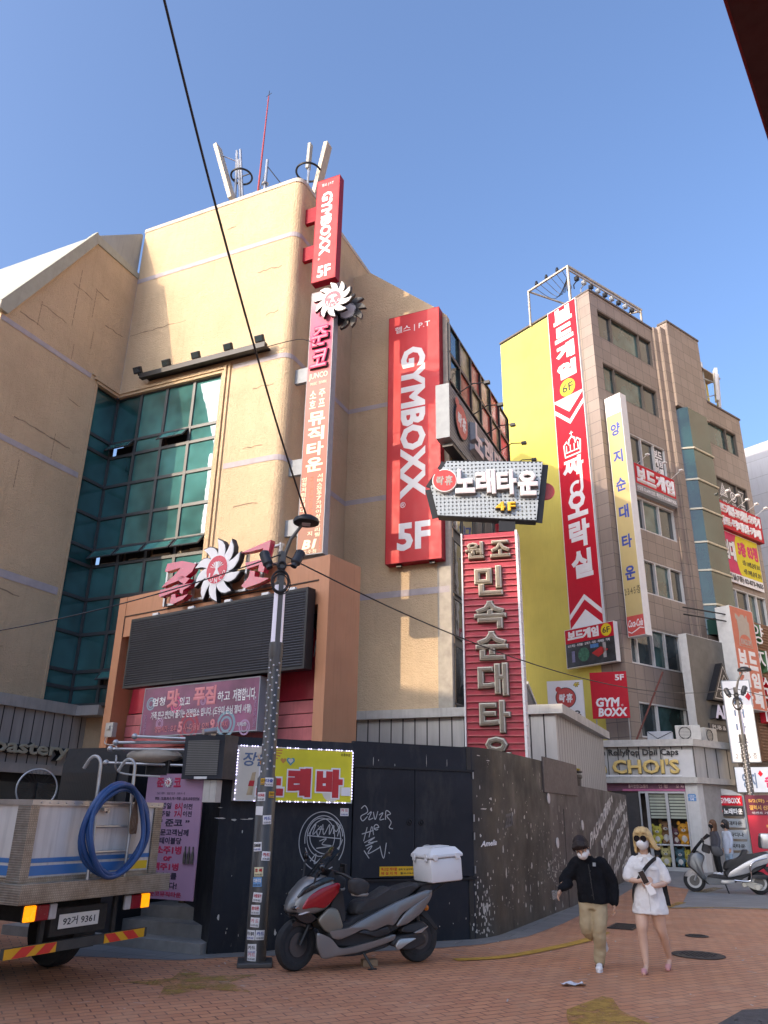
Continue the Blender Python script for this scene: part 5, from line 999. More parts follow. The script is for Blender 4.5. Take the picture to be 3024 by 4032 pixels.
mb.build('light_string', M('lit_blue_white_bulb', (.55, .55, 1.0), .3, var=0, emit=1.5), s.o)
# ---------------------------------------------------------------- street lamps
POLE = M('bronze_grey_pole', (.085, .082, .078), .42, .35, var=.12); TUBE = M('frosted_light_tube', (.62, .62, .74), .35, var=.03, emit=.10); DOT = M('white_light_dot', (.70, .70, .72), .4, var=0)
def lamp_post(x, y, rz, label, group):
    t = thing('street_lamp', label, 'street lamp', (x, y, 0), rz, group)
    mb = MB(); mb.box(-.2, .2, -.2, .2, 0, .05, bev=.01); mb.build('foot_plate', POLE, t)
    mb = MB(); mb.lathe([(.125, .05), (.118, 2.02), (.092, 2.06), (.085, 3.66)], 12, c=(0, 0, 0)); mb.box(-.05, .05, .085, .15, .05, 2.0); mb.build('shaft', POLE, t, smooth=True)
    mb = MB(); mb.lathe([(.09, 3.52), (.092, 3.54), (.092, 3.7), (.088, 3.72)], 16); mb.build('collar', POLE, t, smooth=True)
    mb = MB(); mb.lathe([(.077, 3.72), (.074, 4.50)], 20); mb.build('light_tube', TUBE, t, smooth=True)
    mb = MB(); mb.box(-.02, .045, -.088, -.06, 3.4, 4.95); mb.build('rail', POLE, t)
    mb = MB(); mb.lathe([(.078, 4.50), (.078, 4.54), (.055, 4.56), (.055, 4.98)], 14); mb.build('neck', POLE, t, smooth=True)
    mb = MB(); mb.tube([(.02, -.02, 4.9), (.10, -.03, 5.16), (.24, -.04, 5.38)], [.03, .026, .022], 8); mb.build('arm', POLE, t, smooth=True)
    mb = MB(); mb.lathe([(.02, .11), (.09, .10), (.17, .05), (.185, .02), (.18, -.01), (.03, -.025)], 32, c=(.30, -.05, 5.42)); h = mb.build('lamp_head', BLACKM, t, smooth=True)
    mb = MB(); mb.box(.24, .36, -.11, .0, 5.385, 5.397); mb.build('led_panel', M('led_lens', (.5, .5, .52), .3, var=0), h)
    for sx, hh in ((-1, 0), (1, 1)):
        sp = MB(); T_ = Matrix.Translation((sx * .21, -.06, 4.86 + .02 * sx)) @ Matrix.Rotation(R(22 * sx), 4, 'Y') @ Matrix.Rotation(R(-14), 4, 'X'); sp.T = T_
        sp.lathe([(.05, .13), (.068, .11), (.07, -.07), (.045, -.10), (.045, -.14), (.036, -.14)], 18); so_ = sp.build('spotlight', M('charcoal_spotlight', (.03, .034, .042), .5, .2, var=.1), t, smooth=True)
        fn = MB(); fn.T = T_
        for i in range(9): a = 2 * math.pi * i / 9; fn.box(.066 * math.cos(a) - .006, .066 * math.cos(a) + .006, .066 * math.sin(a) - .006, .066 * math.sin(a) + .006, .05, .11)
        fn.build('cooling_fin', BLACKM, so_)
        br = MB(); br.bar((0, -.06, 4.76), (sx * .19, -.06, 4.80), .03, .012); br.build('bracket', BLACKM, so_)
    mb = MB(); mb.torus((0, -.1, 4.76), .05, .02, 'y', 20, 8); mb.build('clamp', BLACKM, t, smooth=True)
    mb = MB()
    for i in range(5): mb.torus((.0 + rnd.uniform(-.02, .02), -.09 - i * .008, 4.52 + rnd.uniform(-.02, .02)), .13 + rnd.uniform(-.012, .012), .008, 'y', 30, 6, sc=(.85, 1.1))
    mb.build('cable_coil', CABLE, t, smooth=True)
    mb = MB(); ang = (-150, -128, -100, -72, -45)
    for i in range(44):
        z = 2.1 + i * .032; a = ang[(i * 2) % 5] + 6 * math.sin(i); rr = .0925 - (z - 2.06) * .0045
        mb.ball((rr * math.cos(R(a)), rr * math.sin(R(a)), z), .0125, 8, sc=(1, 1, 1))
    mb.build('light_dot', DOT, t, smooth=True)
    return t
L1 = lamp_post(-1.392, 10.12, R(8), 'grey street lamp plastered with stickers, standing in front of the black wall', 'street lamps along the brick street')
FL = Frame(-1.392, 10.12, -8)
lpz = random.Random(3)
rows = [(1.95, -.03, 'yellow note', YST, '급전', BK), (1.93, .05, 'white', WH, '대출', BLUE), (1.76, -.05, 'white', WH, '사자독채', RED), (1.80, .09, 'yellow note', YST, '전당포', BK), (1.60, -.07, 'torn white', WH, '', RED), (1.50, .06, 'white', WH, '카드', BLUE), (1.20, -.05, 'white', WH, '010-0000-0000', BK), (1.10, .07, 'white', WH, '카드', RED), (.93, -.01, 'cream', M('cream_sticker', (.72, .66, .42), .5, var=.05), '호 빠', RED), (.82, -.02, 'blue and white', M('blue_sticker', (.16, .36, .62), .5, var=.05), '대리', WH), (.66, -.01, 'white', WH, '사람찾기', RED), (.53, -.02, 'white', WH, '휴대폰', RED), (.40, -.02, 'white', WH, '카 드', PKT), (.27, -.06, 'white', WH, '카드결제', BK), (.27, .06, 'white', WH, '카드', BLUE), (.13, -.03, 'white', WH, '카드', BK), (.06, -.03, 'torn white', WH, '카드', PKT)]
for i, (z, a, nm, mm, body, ink) in enumerate(rows):
    w, h = (.105, .10) if 'yellow' not in nm else (.075, .07)
    rad = .128 - z * .003; th = math.asin(max(-.95, min(.95, a / .128))); base = -90 + math.degrees(th) * .9 + 0
    t = thing('pole_sticker', f'{nm} advertising sticker on the street lamp, number {i}', 'sticker'); 
    t.location = (-1.392 + rad * math.cos(R(base) + R(8) * 0), 10.12 + rad * math.sin(R(base)), z); t.rotation_euler = (0, R(lpz.uniform(-4, 4)), R(base + 90)); t['group'] = 'stickers on the lamp pole'
    mb = MB()
    n = 6
    for j in range(n):
        x0 = -w / 2 + w * j / n; x1 = x0 + w / n; f = lambda x: x * x / (2 * rad) - .002
        mb.add([(x0, f(x0), 0), (x1, f(x1), 0), (x1, f(x1), h), (x0, f(x0), h)], [(0, 1, 2, 3)])
    mb.build('paper', mm, t, fix=False)
    if body:
        text(t, body, (-w * .42, w * .42, h * .45, h * .85), -.0035, ink, bold=.03, depth=.0012); text(t, '010-7451-8502', (-w * .42, w * .42, h * .1, h * .3), -.0035, BK if ink is not BK else BLUE, bold=.01, depth=.0012)
    t['label'] = ''
posn = ['highest yellow sticker on the lamp pole, at its left', 'white sticker beside the highest yellow one on the lamp pole', 'white sticker with red Korean lettering, high on the lamp pole', 'yellow sticker at the right edge of the lamp pole', 'torn blank white sticker halfway up the lamp pole', 'white sticker with blue lettering at the right, above mid lamp pole', 'white sticker with black phone number on the middle of lamp pole', 'tilted white card sticker at right of the lamp pole middle', 'cream sticker with large red lettering on the lamp pole', 'blue sticker with white lettering on the lamp pole', 'white sticker with red lettering directly below the blue one', 'white sticker with red lettering, second below the blue one', 'white sticker with pink lettering on the lower lamp pole', 'white sticker with black lettering at lower left of lamp pole', 'white sticker with blue lettering at lower right of lamp pole', 'white sticker with black lettering near the foot of lamp pole', 'lowest white sticker at the foot of the lamp pole']
for o in list(COL.objects):
    if o.name.startswith('pole_sticker'):
        i = int(o.name.split('.')[1]) if '.' in o.name else 0
        o['label'] = posn[i]
x2, y2 = 25 * math.sin(R(24.45)), 25 * math.cos(R(24.45))
L2 = dup(L1, (x2, y2, 0), R(-25), 'farther grey street lamp with white light tube, before the lit white vertical sign'); L2.scale = (1.05,) * 3
# ---------------------------------------------------------------- overhead wires
def wire(name, pts, r, label, n=10):
    mb = MB(); mb.tube(spline(pts, n), r, 6); o = mb.build(name, CABLE, smooth=True); return tag(o, label, 'cable')
wire('overhead_cable', [(-1.09, 10.07, 5.52), (-1.35, 8.4, 6.12), (-1.72, 6.3, 7.22), (-2.0, 4.5, 8.25), (-2.4, 2.0, 9.9)], .013, 'thick black overhead cable rising from lamp head across the sky')
def sag(a, b, d, n=8): return [(a[0] + (b[0] - a[0]) * i / n, a[1] + (b[1] - a[1]) * i / n, a[2] + (b[2] - a[2]) * i / n - d * 4 * (i / n) * (1 - i / n)) for i in range(n + 1)]
wire('overhead_wire', sag((-6.4, 12.0, 4.15), (-1.392, 10.05, 4.93), .12), .009, 'thin black wire running from left edge of view to the near street lamp', 3)
wire('overhead_wire', sag((-1.392, 10.05, 4.93), (x2, y2, 5.2), .75), .010, 'thin black wire sagging from the near street lamp to the farther one', 3)
wire('overhead_wire', sag((x2, y2, 5.2), (18, 29, 6.0), .3), .010, 'thin black wire leaving the farther street lamp towards the right edge', 3)
# ---------------------------------------------------------------- entrance at the left of the black wall
FE = Frame(*FA.w(0, -6.7)[:2], 24.41)
STONE = M('grey_granite_step', (.27, .265, .25), .6, var=.18, scale=6, bmp=.1)
T = FE.thing('entrance_steps', 'two low grey granite steps leading to the basement entrance', 'steps', 2.5, 0, 0)
mb = MB(); mb.box(-2.2, 1.15, .0, 1.2, .0, .12); mb.build('step', STONE, T); mb = MB(); mb.box(-2.2, 1.15, .35, 3, .12, .27); mb.build('step', STONE, T); mb = MB(); mb.box(-2.2, 1.15, .7, 3.4, .27, .42); mb.build('step', STONE, T)
T = FE.thing('entrance_booth', 'dark entrance booth with timber lintel between the truck and black wall', 'booth', 2.6, 1.4, 0)
mb = MB(); mb.box(-2.6, 1.2, .3, 3.6, 0, 2.5); mb.build('booth_wall', M('near_black_wall', (.022, .022, .022), .7, var=.25), T)
mb = MB(); mb.bar((-.2, -.4, 2.12), (1.1, -.55, 1.86), .1, .14); mb.box(-.15, -.05, -.35, .3, .42, 2.1); mb.build('timber_lintel', M('brown_timber', (.13, .085, .055), .7, var=.25), T)
T = FE.thing('menu_banner', 'pinkish purple standing banner listing opening offers beside the steps', 'banner', 3.06, -.1, .59)
LILP = M('lilac_banner_print', (.36, .22, .33), .5, var=.08, scale=2); mb = MB(); mb.box(-.44, .48, 0, .02, 0, 1.5); mb.build('sheet', LILP, T)
CR = M('crimson_ink', (.42, .015, .07), .5, var=0); INK = M('dark_violet_ink', (.03, .02, .05), .5, var=0)
for body, b, m_, bo in (('준', (-.28, -.16, 1.33, 1.45), CR, .05), ('코', (.0, .12, 1.33, 1.45), CR, .05), ('오후 할인 코너', (-.26, .2, 1.24, 1.27), INK, .0), ('평일 : 일,월,화,수,목 / 주말 : 금,토,공휴일전날', (-.28, .44, 1.17, 1.21), INK, .01), ('평일', (-.16, .0, 1.06, 1.14), INK, .03), ('8시', (.06, .18, 1.05, 1.14), CR, .04), ('이전', (.2, .34, 1.06, 1.13), INK, .03), ('주말', (-.16, .0, .97, 1.04), INK, .03), ('7시', (.06, .18, .96, 1.05), CR, .04), ('이전', (.2, .34, .97, 1.04), INK, .03), ('“ 준코 ”', (-.18, .32, .85, .94), INK, .04), ('방문고객님께', (-.22, .32, .74, .82), INK, .03), ('테이블당', (-.13, .22, .64, .72), INK, .03), ('소주1병', (-.17, .24, .52, .62), CR, .05), ('or', (-.04, .1, .44, .50), CR, .05), ('맥주1병', (-.19, .22, .33, .42), CR, .05), ('서비스를', (-.19, .2, .23, .31), INK, .03), ('드립니다!', (-.22, .22, .12, .20), INK, .03), ('준코뮤직타운', (-.2, .3, .03, .09), CR, .03)): text(T, body, b, -.002, m_, bold=bo, depth=.003)
for x in (-.36, -.30, -.24, .30, .36, .42):
    mb = MB(); mb.lathe([(.022, .0), (.022, .11), (.009, .15), (.009, .2)], 10, c=(x, -.006, .42)); mb.build('bottle_print', M('printed_bottle', (.07, .06, .05), .4, var=.9, scale=18), T)
emblem(T, -.08, -.004, 1.39, .065, d=.004, name='small_sun_logo'); emblem(T, -.27, -.004, .06, .045, d=.004, name='small_sun_logo')
T = FE.thing('signal_light_box', 'square framed grey louvred light box mounted over the banner', 'light box', 3.56, -.2, 2.02)
mb = MB(); mb.box(-.31, .33, 0, .3, 0, .55); mb.build('casing', M('blue_black_casing', (.02, .025, .035), .45, var=.15), T); mb = MB(); mb.box(-.25, .25, -.008, 0, .05, .48); fp = mb.build('louvre_panel', m_panel('grey_louvre_panel', (.17, .17, .16), .022, 2), T)
mb = MB(); mb.box(-.1, .1, -.01, -.001, .0, .03); mb.build('label_plate', WHITEM, T)
T = FE.thing('security_camera', 'small silver bullet security camera on top of the light box', 'camera', 3.75, -.35, 2.60); mb = MB(); mb.T = Matrix.Rotation(R(65), 4, 'Z') @ Matrix.Rotation(R(80), 4, 'Y'); mb.lathe([(.035, -.1), (.04, .08), (.03, .085)], 14); mb.build('body', STEEL, T, smooth=True); mb = MB(); mb.box(-.02, .02, 0, .1, -.05, .0); mb.build('mount', STEEL, T)
T = FE.thing('wall_speaker', 'small black wall speaker under the awning', 'speaker', 2.75, -.1, 2.05); mb = MB(); mb.box(-.2, .2, 0, .3, 0, .26, bev=.02); mb.build('cabinet', BLACKM, T); mb = MB(); mb.box(-.17, .17, -.006, 0, .03, .23); mb.build('grille', M('speaker_cloth', (.012, .012, .013), .9, var=.1), T)
T = FE.thing('folded_awning', 'folded beige awning with four steel ball ended poles', 'awning', 2.5, -.1, 2.2)
mb = MB(); mb.T = Matrix.Translation((.1, .1, .12)); mb.ball((0, 0, 0), .42, 20, sc=(1, .7, .28)); mb.build('canopy', M('beige_canvas', (.36, .31, .25), .8, var=.15, streak=.3), T, smooth=True)
for (x, y, z), (x1, y1, z1) in (((.02, -.25, .36), (.75, .1, .34)), ((-.25, -.3, .28), (.6, .1, .30)), ((-.33, -.3, .2), (.6, .1, .2)), ((-.37, -.3, .02), (.6, .1, .0))):
    mb = MB(); mb.tube([(x, y, z), (x1, y1, z1)], .02, 8); po = mb.build('pole', STEEL, T, smooth=True); mb = MB(); mb.ball((x, y, z), .042, 14); mb.build('ball_end', STEEL, po, smooth=True)
T = FE.thing('meter_box', 'white rusty meter boxes on the wall edge under the light box', 'meter box', 3.68, -.15, 1.74); mb = MB(); mb.box(-.1, .0, 0, .12, 0, .27); mb.box(.005, .1, 0, .12, .0, .27); mb.build('box', M('chipped_white_box', (.55, .53, .48), .6, var=.15, streak=.4), T)
T = FB.thing('fuse_box', 'pale grey electrical box with cable on the left orange pillar', 'electrical box', -5.95, -.14, 3.1); mb = MB(); mb.box(-.13, .13, 0, .12, 0, .31, bev=.01); mb.build('box', M('pale_grey_box', (.45, .44, .40), .5, var=.1), T); mb = MB(); mb.box(-.07, .05, -.03, 0, .16, .24); mb.build('cover', M('pale_grey_box', (.45, .44, .40)), T)
wire('loose_cable', [FB.w(-5.9, -.2, 3.1), FB.w(-5.85, -.25, 2.95), FB.w(-5.0, -.6, 2.85), FB.w(-3.6, -1.6, 2.6), FE.w(2.2, -.3, 2.3), FE.w(2.3, -.3, 2.1), FE.w(2.9, -.2, 2.05)], .012, 'loose white grey cable hanging from the electrical box to the awning')
COL.objects['loose_cable'].data.materials[0] = M('grey_cable', (.45, .44, .42), .5, var=.05)
T = FE.thing('equipment_cabinet', 'large black equipment cabinet with mesh grilles behind the truck', 'cabinet', 1.6, .1, 0)
mb = MB(); mb.prism([(-.75, 0), (-.75, 2.2), (-.68, 2.46), (.28, 2.46), (.5, 2.30), (.5, 0)], 0, 1.3, 'y'); mb.build('body', M('blue_black_cabinet', (.014, .018, .024), .5, var=.2), T)
for z0, z1 in ((1.72, 2.12), (1.2, 1.66), (.65, 1.15)): mb = MB(); mb.box(-.72, .3, -.02, -.002, z0, z1); mb.build('grille', m_panel('black_mesh', (.016, .016, .017), .03, 0), T)
T = FE.thing('wire_fan_guard', 'round wire guard leaning behind the truck tank', 'fan guard', 1.05, -.5, 1.62)
mb = MB(); mb.T = Matrix.Translation((0, 0, .26)) @ Matrix.Rotation(R(55), 4, 'Z'); mb.torus((0, 0, 0), .26, .012, 'y', 40, 6); rim_ = mb.build('rim', STEEL, T, smooth=True)
mb = MB(); mb.T = Matrix.Translation((0, 0, .26)) @ Matrix.Rotation(R(55), 4, 'Z')
for i in range(28): a = math.pi * 2 * i / 28; mb.tube([(.03 * math.cos(a), -.07, .03 * math.sin(a)), (.2 * math.cos(a), -.05, .2 * math.sin(a)), (.26 * math.cos(a), 0, .26 * math.sin(a))], .0025, 4)
mb.build('wire_cage', BLACKM, T)
# raised lettering on the left fascia
t = FA.thing('cafe_lettering', 'raised pale cafe lettering with black sides on the grey fascia at left', 'lettering', -5.855, -1.45, 2.72, turn=R(90))
text(t, 'roastery', (-1.25, 1.40, 0, .40), -.001, BLACKM, bold=.05, depth=.14); text(t, 'roastery', (-1.24, 1.39, .01, .39), -.143, M('pale_olive_letter_face', (.42, .41, .31), .5, var=.08), bold=.035, depth=.012)
# ---------------------------------------------------------------- corner shop
FS = Frame(10.7886, 27.6712, 22.8); FS2 = Frame(10.7886, 27.6712, 52.6)
T = FS.thing('corner_shop', 'single storey corner shop with grey metal fascia and glass doors showing plush toys', 'shop', 0, 0, 0)
FAS = m_panel('shop_fascia_panels', (.40, .40, .385), .36, 0); CORN = M('ribbed_cornice', (.47, .45, .41), .5, .15, var=.15, streak=.3)
c30, s30 = math.cos(R(-29.8)), math.sin(R(-29.8))
def sd(d, off=0): return (d * math.sin(R(29.8)) + off * math.cos(R(29.8)), d * math.cos(R(29.8)) - off * math.sin(R(29.8)))  # along the side face, in shop coordinates
def slab(name, z0, z1, o_, mat, x0=-6.2):
    mb = MB(); mb.prism([(x0, -o_), (o_ * .25, -o_), sd(3.0, o_), sd(3.0, -.6), (-.6, 2.0), (x0, 2.0)], z0, z1, 'z'); return mb.build(name, mat, T)
slab('cornice', 3.97, 4.2, .22, CORN); slab('lower_cornice', 2.76, 2.95, .2, CORN); slab('fascia', 2.952, 3.968, .0, FAS)
mb = MB(); mb.box(-.98, -.02, -.025, -.002, 2.96, 3.86); mb.build('sunlit_fascia_patch', M('sunlit_fascia_tone', (.60, .59, .57), .5, var=.06), T)  # sunlight on the fascia's right end, painted as a brighter panel
mb = MB(); mb.prism([(-.38, .0), (0, .0), sd(.35), (-.1, .6), (-.38, .6)], 0, 2.758, 'z'); mb.build('corner_pillar', M('white_tiled_pillar', (.58, .57, .54), .5, var=.1, streak=.2), T)
mb = MB(); mb.prism([sd(.352), sd(3.0), sd(3.0, -.4), sd(.352, -.4)], 0, 2.758, 'z'); mb.build('side_wall', M('grey_beige_side', (.33, .31, .28), .7, var=.15), T)
mb = MB(); mb.box(-6.2, -.39, .02, .2, 2.5, 2.757); mb.build('pink_strip', M('dark_pink_shop_strip', (.16, .05, .09), .5, var=.2), T)
mb = MB(); mb.box(-2.45, -.39, .0, .019, 2.5, 2.57); mb.build('pink_edge', M('bright_pink_edge', (.50, .12, .25), .5, var=.1), T)
text(T, '롤리팝캔디&젤리', (-2.25, -1.6, 2.6, 2.72), .018, PALE, bold=.02); text(T, '인 형', (-1.25, -.95, 2.6, 2.72), .018, PALE, bold=.02); text(T, '모 자', (-.68, -.42, 2.6, 2.72), .018, PALE, bold=.02)
mb = MB(); mb.box(-6.2, -1.95, .1, .25, 0, 2.49); mb.build('dark_front', M('dark_shop_front', (.05, .045, .045), .5, var=.2), T)
dx = [-1.93, -1.66, -1.02, -.39]
for a, b in zip(dx, dx[1:]):
    mb = MB(); mb.box(a, a + .05, .0, .08, 0, 2.49); mb.box(b - .05, b, .0, .08, 0, 2.49); mb.box(a + .05, b - .05, 0, .08, 2.43, 2.49); mb.box(a + .05, b - .05, 0, .08, 0, .12); dr = mb.build('glass_door', M('grey_aluminium_frame', (.42, .43, .44), .4, .4, var=.06), T)
    m_, nt, bs = nodes('clear_shop_glass'); bs.inputs['Transmission Weight'].default_value = 1; bs.inputs['Roughness'].default_value = 0; bs.inputs['IOR'].default_value = 1.45
    if b - a > .4:
        mb = MB(); mb.box(a + .06, b - .06, .14, .16, 1.62, 2.42); mb.build('blind', m_panel('pale_green_blind', (.42, .46, .36), .1, 2), dr)
        mb = MB(); mb.box(a + .05, b - .05, .12, .7, .78, .82); mb.build('shelf', WHITEM, dr)
mb = MB(); mb.box(-2.0, -.38, .85, .9, 0, 2.5); mb.build('back_wall', M('dim_shop_back', (.10, .08, .07), .8, var=.3, scale=3), T)
def plush(x, y, z, h, body, belly, label, ears=1):
    F_ = FS; t = F_.thing('plush_toy', label, 'plush toy', x, y, z, 'plush toys in the shop window'); k = h; mb = MB()
    mb.ball((0, 0, .24 * k), .22 * k, 14, sc=(1, .8, 1.1)); mb.ball((0, -.02 * k, .68 * k), .27 * k, 16, sc=(1.05, .85, .92))
    for sx in (-1, 1): mb.ball((sx * .22 * k, -.05 * k, .32 * k), .09 * k, 10, sc=(1, 1, 1.5)); mb.ball((sx * .12 * k, -.16 * k, .07 * k), .09 * k, 10)
    bo = remesh(mb, .02 * k / .4, 'body', body, t, 2)
    for sx in (-1, 1): e = MB(); e.ball((sx * .2 * k, 0, .92 * k), .085 * k, 10, sc=(1, .6, 1.2 if ears == 1 else 2)); e.build('ear', body, t, smooth=True)
    m2 = MB(); m2.ball((0, -.15 * k, .24 * k), .13 * k, 12, sc=(1, .4, 1.2)); m2.build('belly', belly, t, smooth=True); m2 = MB(); m2.ball((0, -.22 * k, .62 * k), .085 * k, 10, sc=(1.2, .6, .8)); m2.build('muzzle', belly, t, smooth=True)
    for sx in (-1, 1): e = MB(); e.ball((sx * .1 * k, -.225 * k, .74 * k), .028 * k, 8); e.build('eye', BK, t, smooth=True)
    e = MB(); e.ball((0, -.275 * k, .64 * k), .03 * k, 8, sc=(1.3, .7, .8)); e.build('nose', BK, t, smooth=True)
PY_ = M('yellow_plush', (.55, .46, .08), .9, var=.12, bmp=.3); PB_ = M('brown_plush', (.26, .14, .07), .9, var=.12, bmp=.3); PO_ = M('orange_plush', (.62, .28, .03), .9, var=.1, bmp=.3); PW_ = M('white_plush', (.62, .59, .54), .9, var=.08, bmp=.3); PT_ = M('teal_grey_plush', (.07, .15, .18), .9, var=.12, bmp=.3); PC_ = M('cream_yellow_plush', (.60, .52, .22), .9, var=.1, bmp=.3)
plush(-1.46, .3, .82, .62, PY_, PW_, 'yellow plush toy on the upper shelf of the left shop door'); plush(-1.18, .42, .82, .78, PB_, PW_, 'brown plush bear on upper shelf beside the yellow toy'); plush(-.60, .3, .82, .72, PO_, PW_, 'big orange plush bear on upper shelf behind the right shop door'); plush(-.86, .45, .82, .55, M('plum_plush', (.18, .08, .09), .9, var=.2), PW_, 'plum coloured plush toy left of the orange bear')
plush(-1.25, .3, .13, .62, PC_, PW_, 'cream yellow round plush toy at floor level behind left shop door', 2); plush(-.80, .3, .13, .60, PT_, PW_, 'dark teal plush toy at floor level behind right shop door'); plush(-.54, .35, .13, .58, PY_, PC_, 'yellow plush toy at floor level beside the teal one', 2); plush(-1.55, .4, .13, .5, M('charcoal_plush', (.04, .04, .045), .9, var=.2), PB_, 'charcoal plush toy at floor level in the left corner')
text(T, 'Ice cream RollyPop Doll Caps', (-4.09, -.47, 3.62, 3.90), -.04, BLACKM, bold=.02, depth=.05, name='lettering')
a = MB(); put_text(a, "The CHOI'S", (-4.07, -.47, 3.05, 3.56), -.03, .045, .10); lt = a.build('gold_lettering', M('letter_return', (.20, .16, .08), .5, .2, var=.1), T, fix=False); a = MB(); put_text(a, "The CHOI'S", (-4.06, -.48, 3.06, 3.55), -.132, .035, .012); a.build('letter_face', M('gold_letter_face', (.66, .47, .16), .4, .2, var=.08), lt, fix=False)
mb = MB(); mb.box(-4.2, -.45, -.1, -.02, 2.97, 3.03); mb.build('letter_rail', WHITEM, T)
t = FS.thing('house_number_plate', 'small blue and white house number plate 14 on the white pillar', 'number plate', -.20, -.02, 2.19); mb = MB(); mb.prism([(-.13, 0), (.13, 0), (.13, .2), (.1, .23), (-.1, .23), (-.13, .2)], 0, .012, 'y'); mb.build('plate', M('number_plate_blue', (.10, .26, .50), .4, var=.04), t); text(t, '14', (-.05, .05, .02, .1), -.001, WH, bold=.03, depth=.003); text(t, '신림로', (-.08, .08, .14, .19), -.001, WH, bold=.01, depth=.003); mb = MB(); mb.box(-.13, .13, -.003, -.0005, .115, .122); mb.build('rule', WH, t)
# signs standing on the shop roof
s = Sign(FS, 'white_karaoke_roof_sign', 'white square roof sign with round red logo and black Korean letters, 4F', 'sign', -4.99, -3.63, 4.78, 6.5, .6, .12, WH, WHITEM, rim=.015)
round_logo(s, -4.3, 5.85, .36, y=-.002, depth=.004); s.text('노래타운', (-4.85, -3.77, 5.07, 5.38), BK, bold=.05); s.rect((-4.85, -3.77, 4.86, 5.0), BK, 'black_strip'); s.text('ROCK-Q MUSIC TOWN', (-4.82, -3.8, 4.89, 4.97), WH, y=-.007, bold=.03); s.text('4F', (-3.99, -3.76, 6.24, 6.42), BK, bold=.06); s.text('4F', (-3.98, -3.77, 6.255, 6.405), YEL, y=-.009, bold=.02)
mb = MB(); mb.box(-.28, .25, .03, .12, -.58, 0); mb.build('post', BLACKM, s.o)
s = Sign(FS, 'red_gym_roof_sign', 'red square roof sign with white two line gym lettering, 5F', 'sign', -3.35, -2.01, 5.05, 6.75, .6, .12, RED, DRED, rim=0)
s.text('5F', (-2.43, -2.1, 6.42, 6.64), WH, bold=.035); s.text('GYM', (-3.2, -2.33, 5.46, 5.8), WH, bold=.045, shear=.12); s.text('BOXX', (-3.14, -2.08, 5.11, 5.43), WH, bold=.045, shear=.12); s.text('®', (-2.29, -2.21, 5.47, 5.55), WH, bold=0)
for x in (-.55, .6): mb = MB(); mb.tube([(x, .06, -.86), (x, .06, 0)], .025, 6); mb.build('post', STEEL, s.o)
def ac(F, x, y, z, label, turn=0):
    t = F.thing('air_conditioner', label, 'air conditioner', x, y, z, 'air conditioner units on the shop roof', turn); mb = MB(); mb.box(-.42, .42, 0, .3, 0, .55, bev=.015); mb.build('casing', M('aged_white_casing', (.55, .53, .48), .5, var=.1, streak=.25), t); mb = MB(); mb.torus((-.1, -.008, .28), .2, .012, 'y', 24, 6)
    for i in range(9): mb.box(-.3, .1, -.012, -.004, .08 + i * .05, .088 + i * .05)
    mb.build('fan_guard', BLACKM, t)
ac(FS, -.1, .7, 4.2, 'aged white air conditioner unit on shop roof under the club sign'); ac(FS2, -.4, 2.0, 4.2, 'second aged white air conditioner unit farther along the shop roof', R(90))
t = FS.thing('roof_crate', 'pale grey crate wrapped in cable on the shop roof edge', 'crate', -1.0, .1, 4.2); mb = MB(); mb.box(-.45, .4, 0, .5, 0, .3, bev=.02); mb.build('body', M('pale_grey_crate', (.40, .42, .44), .6, var=.12), t); mb = MB(); mb.tube([(-.45, -.01, .3), (-.1, -.02, .05), (.4, -.01, .28)], .01, 5); mb.build('cable_wrap', CABLE, t)
t = FS.thing('roof_bench', 'small white slatted stand on the shop roof beside the white sign', 'stand', -5.1, .3, 4.2); mb = MB(); mb.box(-.4, .4, 0, .3, .18, .24); mb.build('top', WHITEM, t); mb = MB(); mb.box(-.38, -.32, 0, .3, 0, .18); mb.box(.32, .38, 0, .3, 0, .18); mb.build('leg', WHITEM, t)
t = FS.thing('steel_strut', 'long rusty red strut leaning from the shop roof to the club sign', 'strut', -1.9, .6, 4.2); mb = MB(); mb.tube([(0, 0, 0), (1.15, .9, 2.6)], .035, 8); mb.build('rod', M('rusty_red_steel', (.16, .045, .03), .6, .2, var=.3), t)
mb = MB(); mb.box(-.08, .08, -.08, .08, 0, .04); mb.build('shoe', BLACKM, t)
t = FA.thing('stair_roof', 'small sloping grey metal stair roof between the red neon sign and corner shop', 'stair roof', 5.0, 4.9, 0); mb = MB(); mb.prism([(-1.2, 3.76), (2.0, 3.76), (.0, 4.85), (-1.2, 4.85)], -.6, .0, 'x'); mb.build('side_panel', M('dark_grey_cladding', (.12, .12, .125), .6, var=.15), t); mb = MB(); mb.bar((-.29, 2.1, 3.8), (-.29, -.02, 4.93), .66, .09); mb.build('trim', SILL, t); mb = MB(); mb.box(-.65, .06, -1.25, 3.1, 3.55, 3.75); mb.build('eaves', SILL, t)
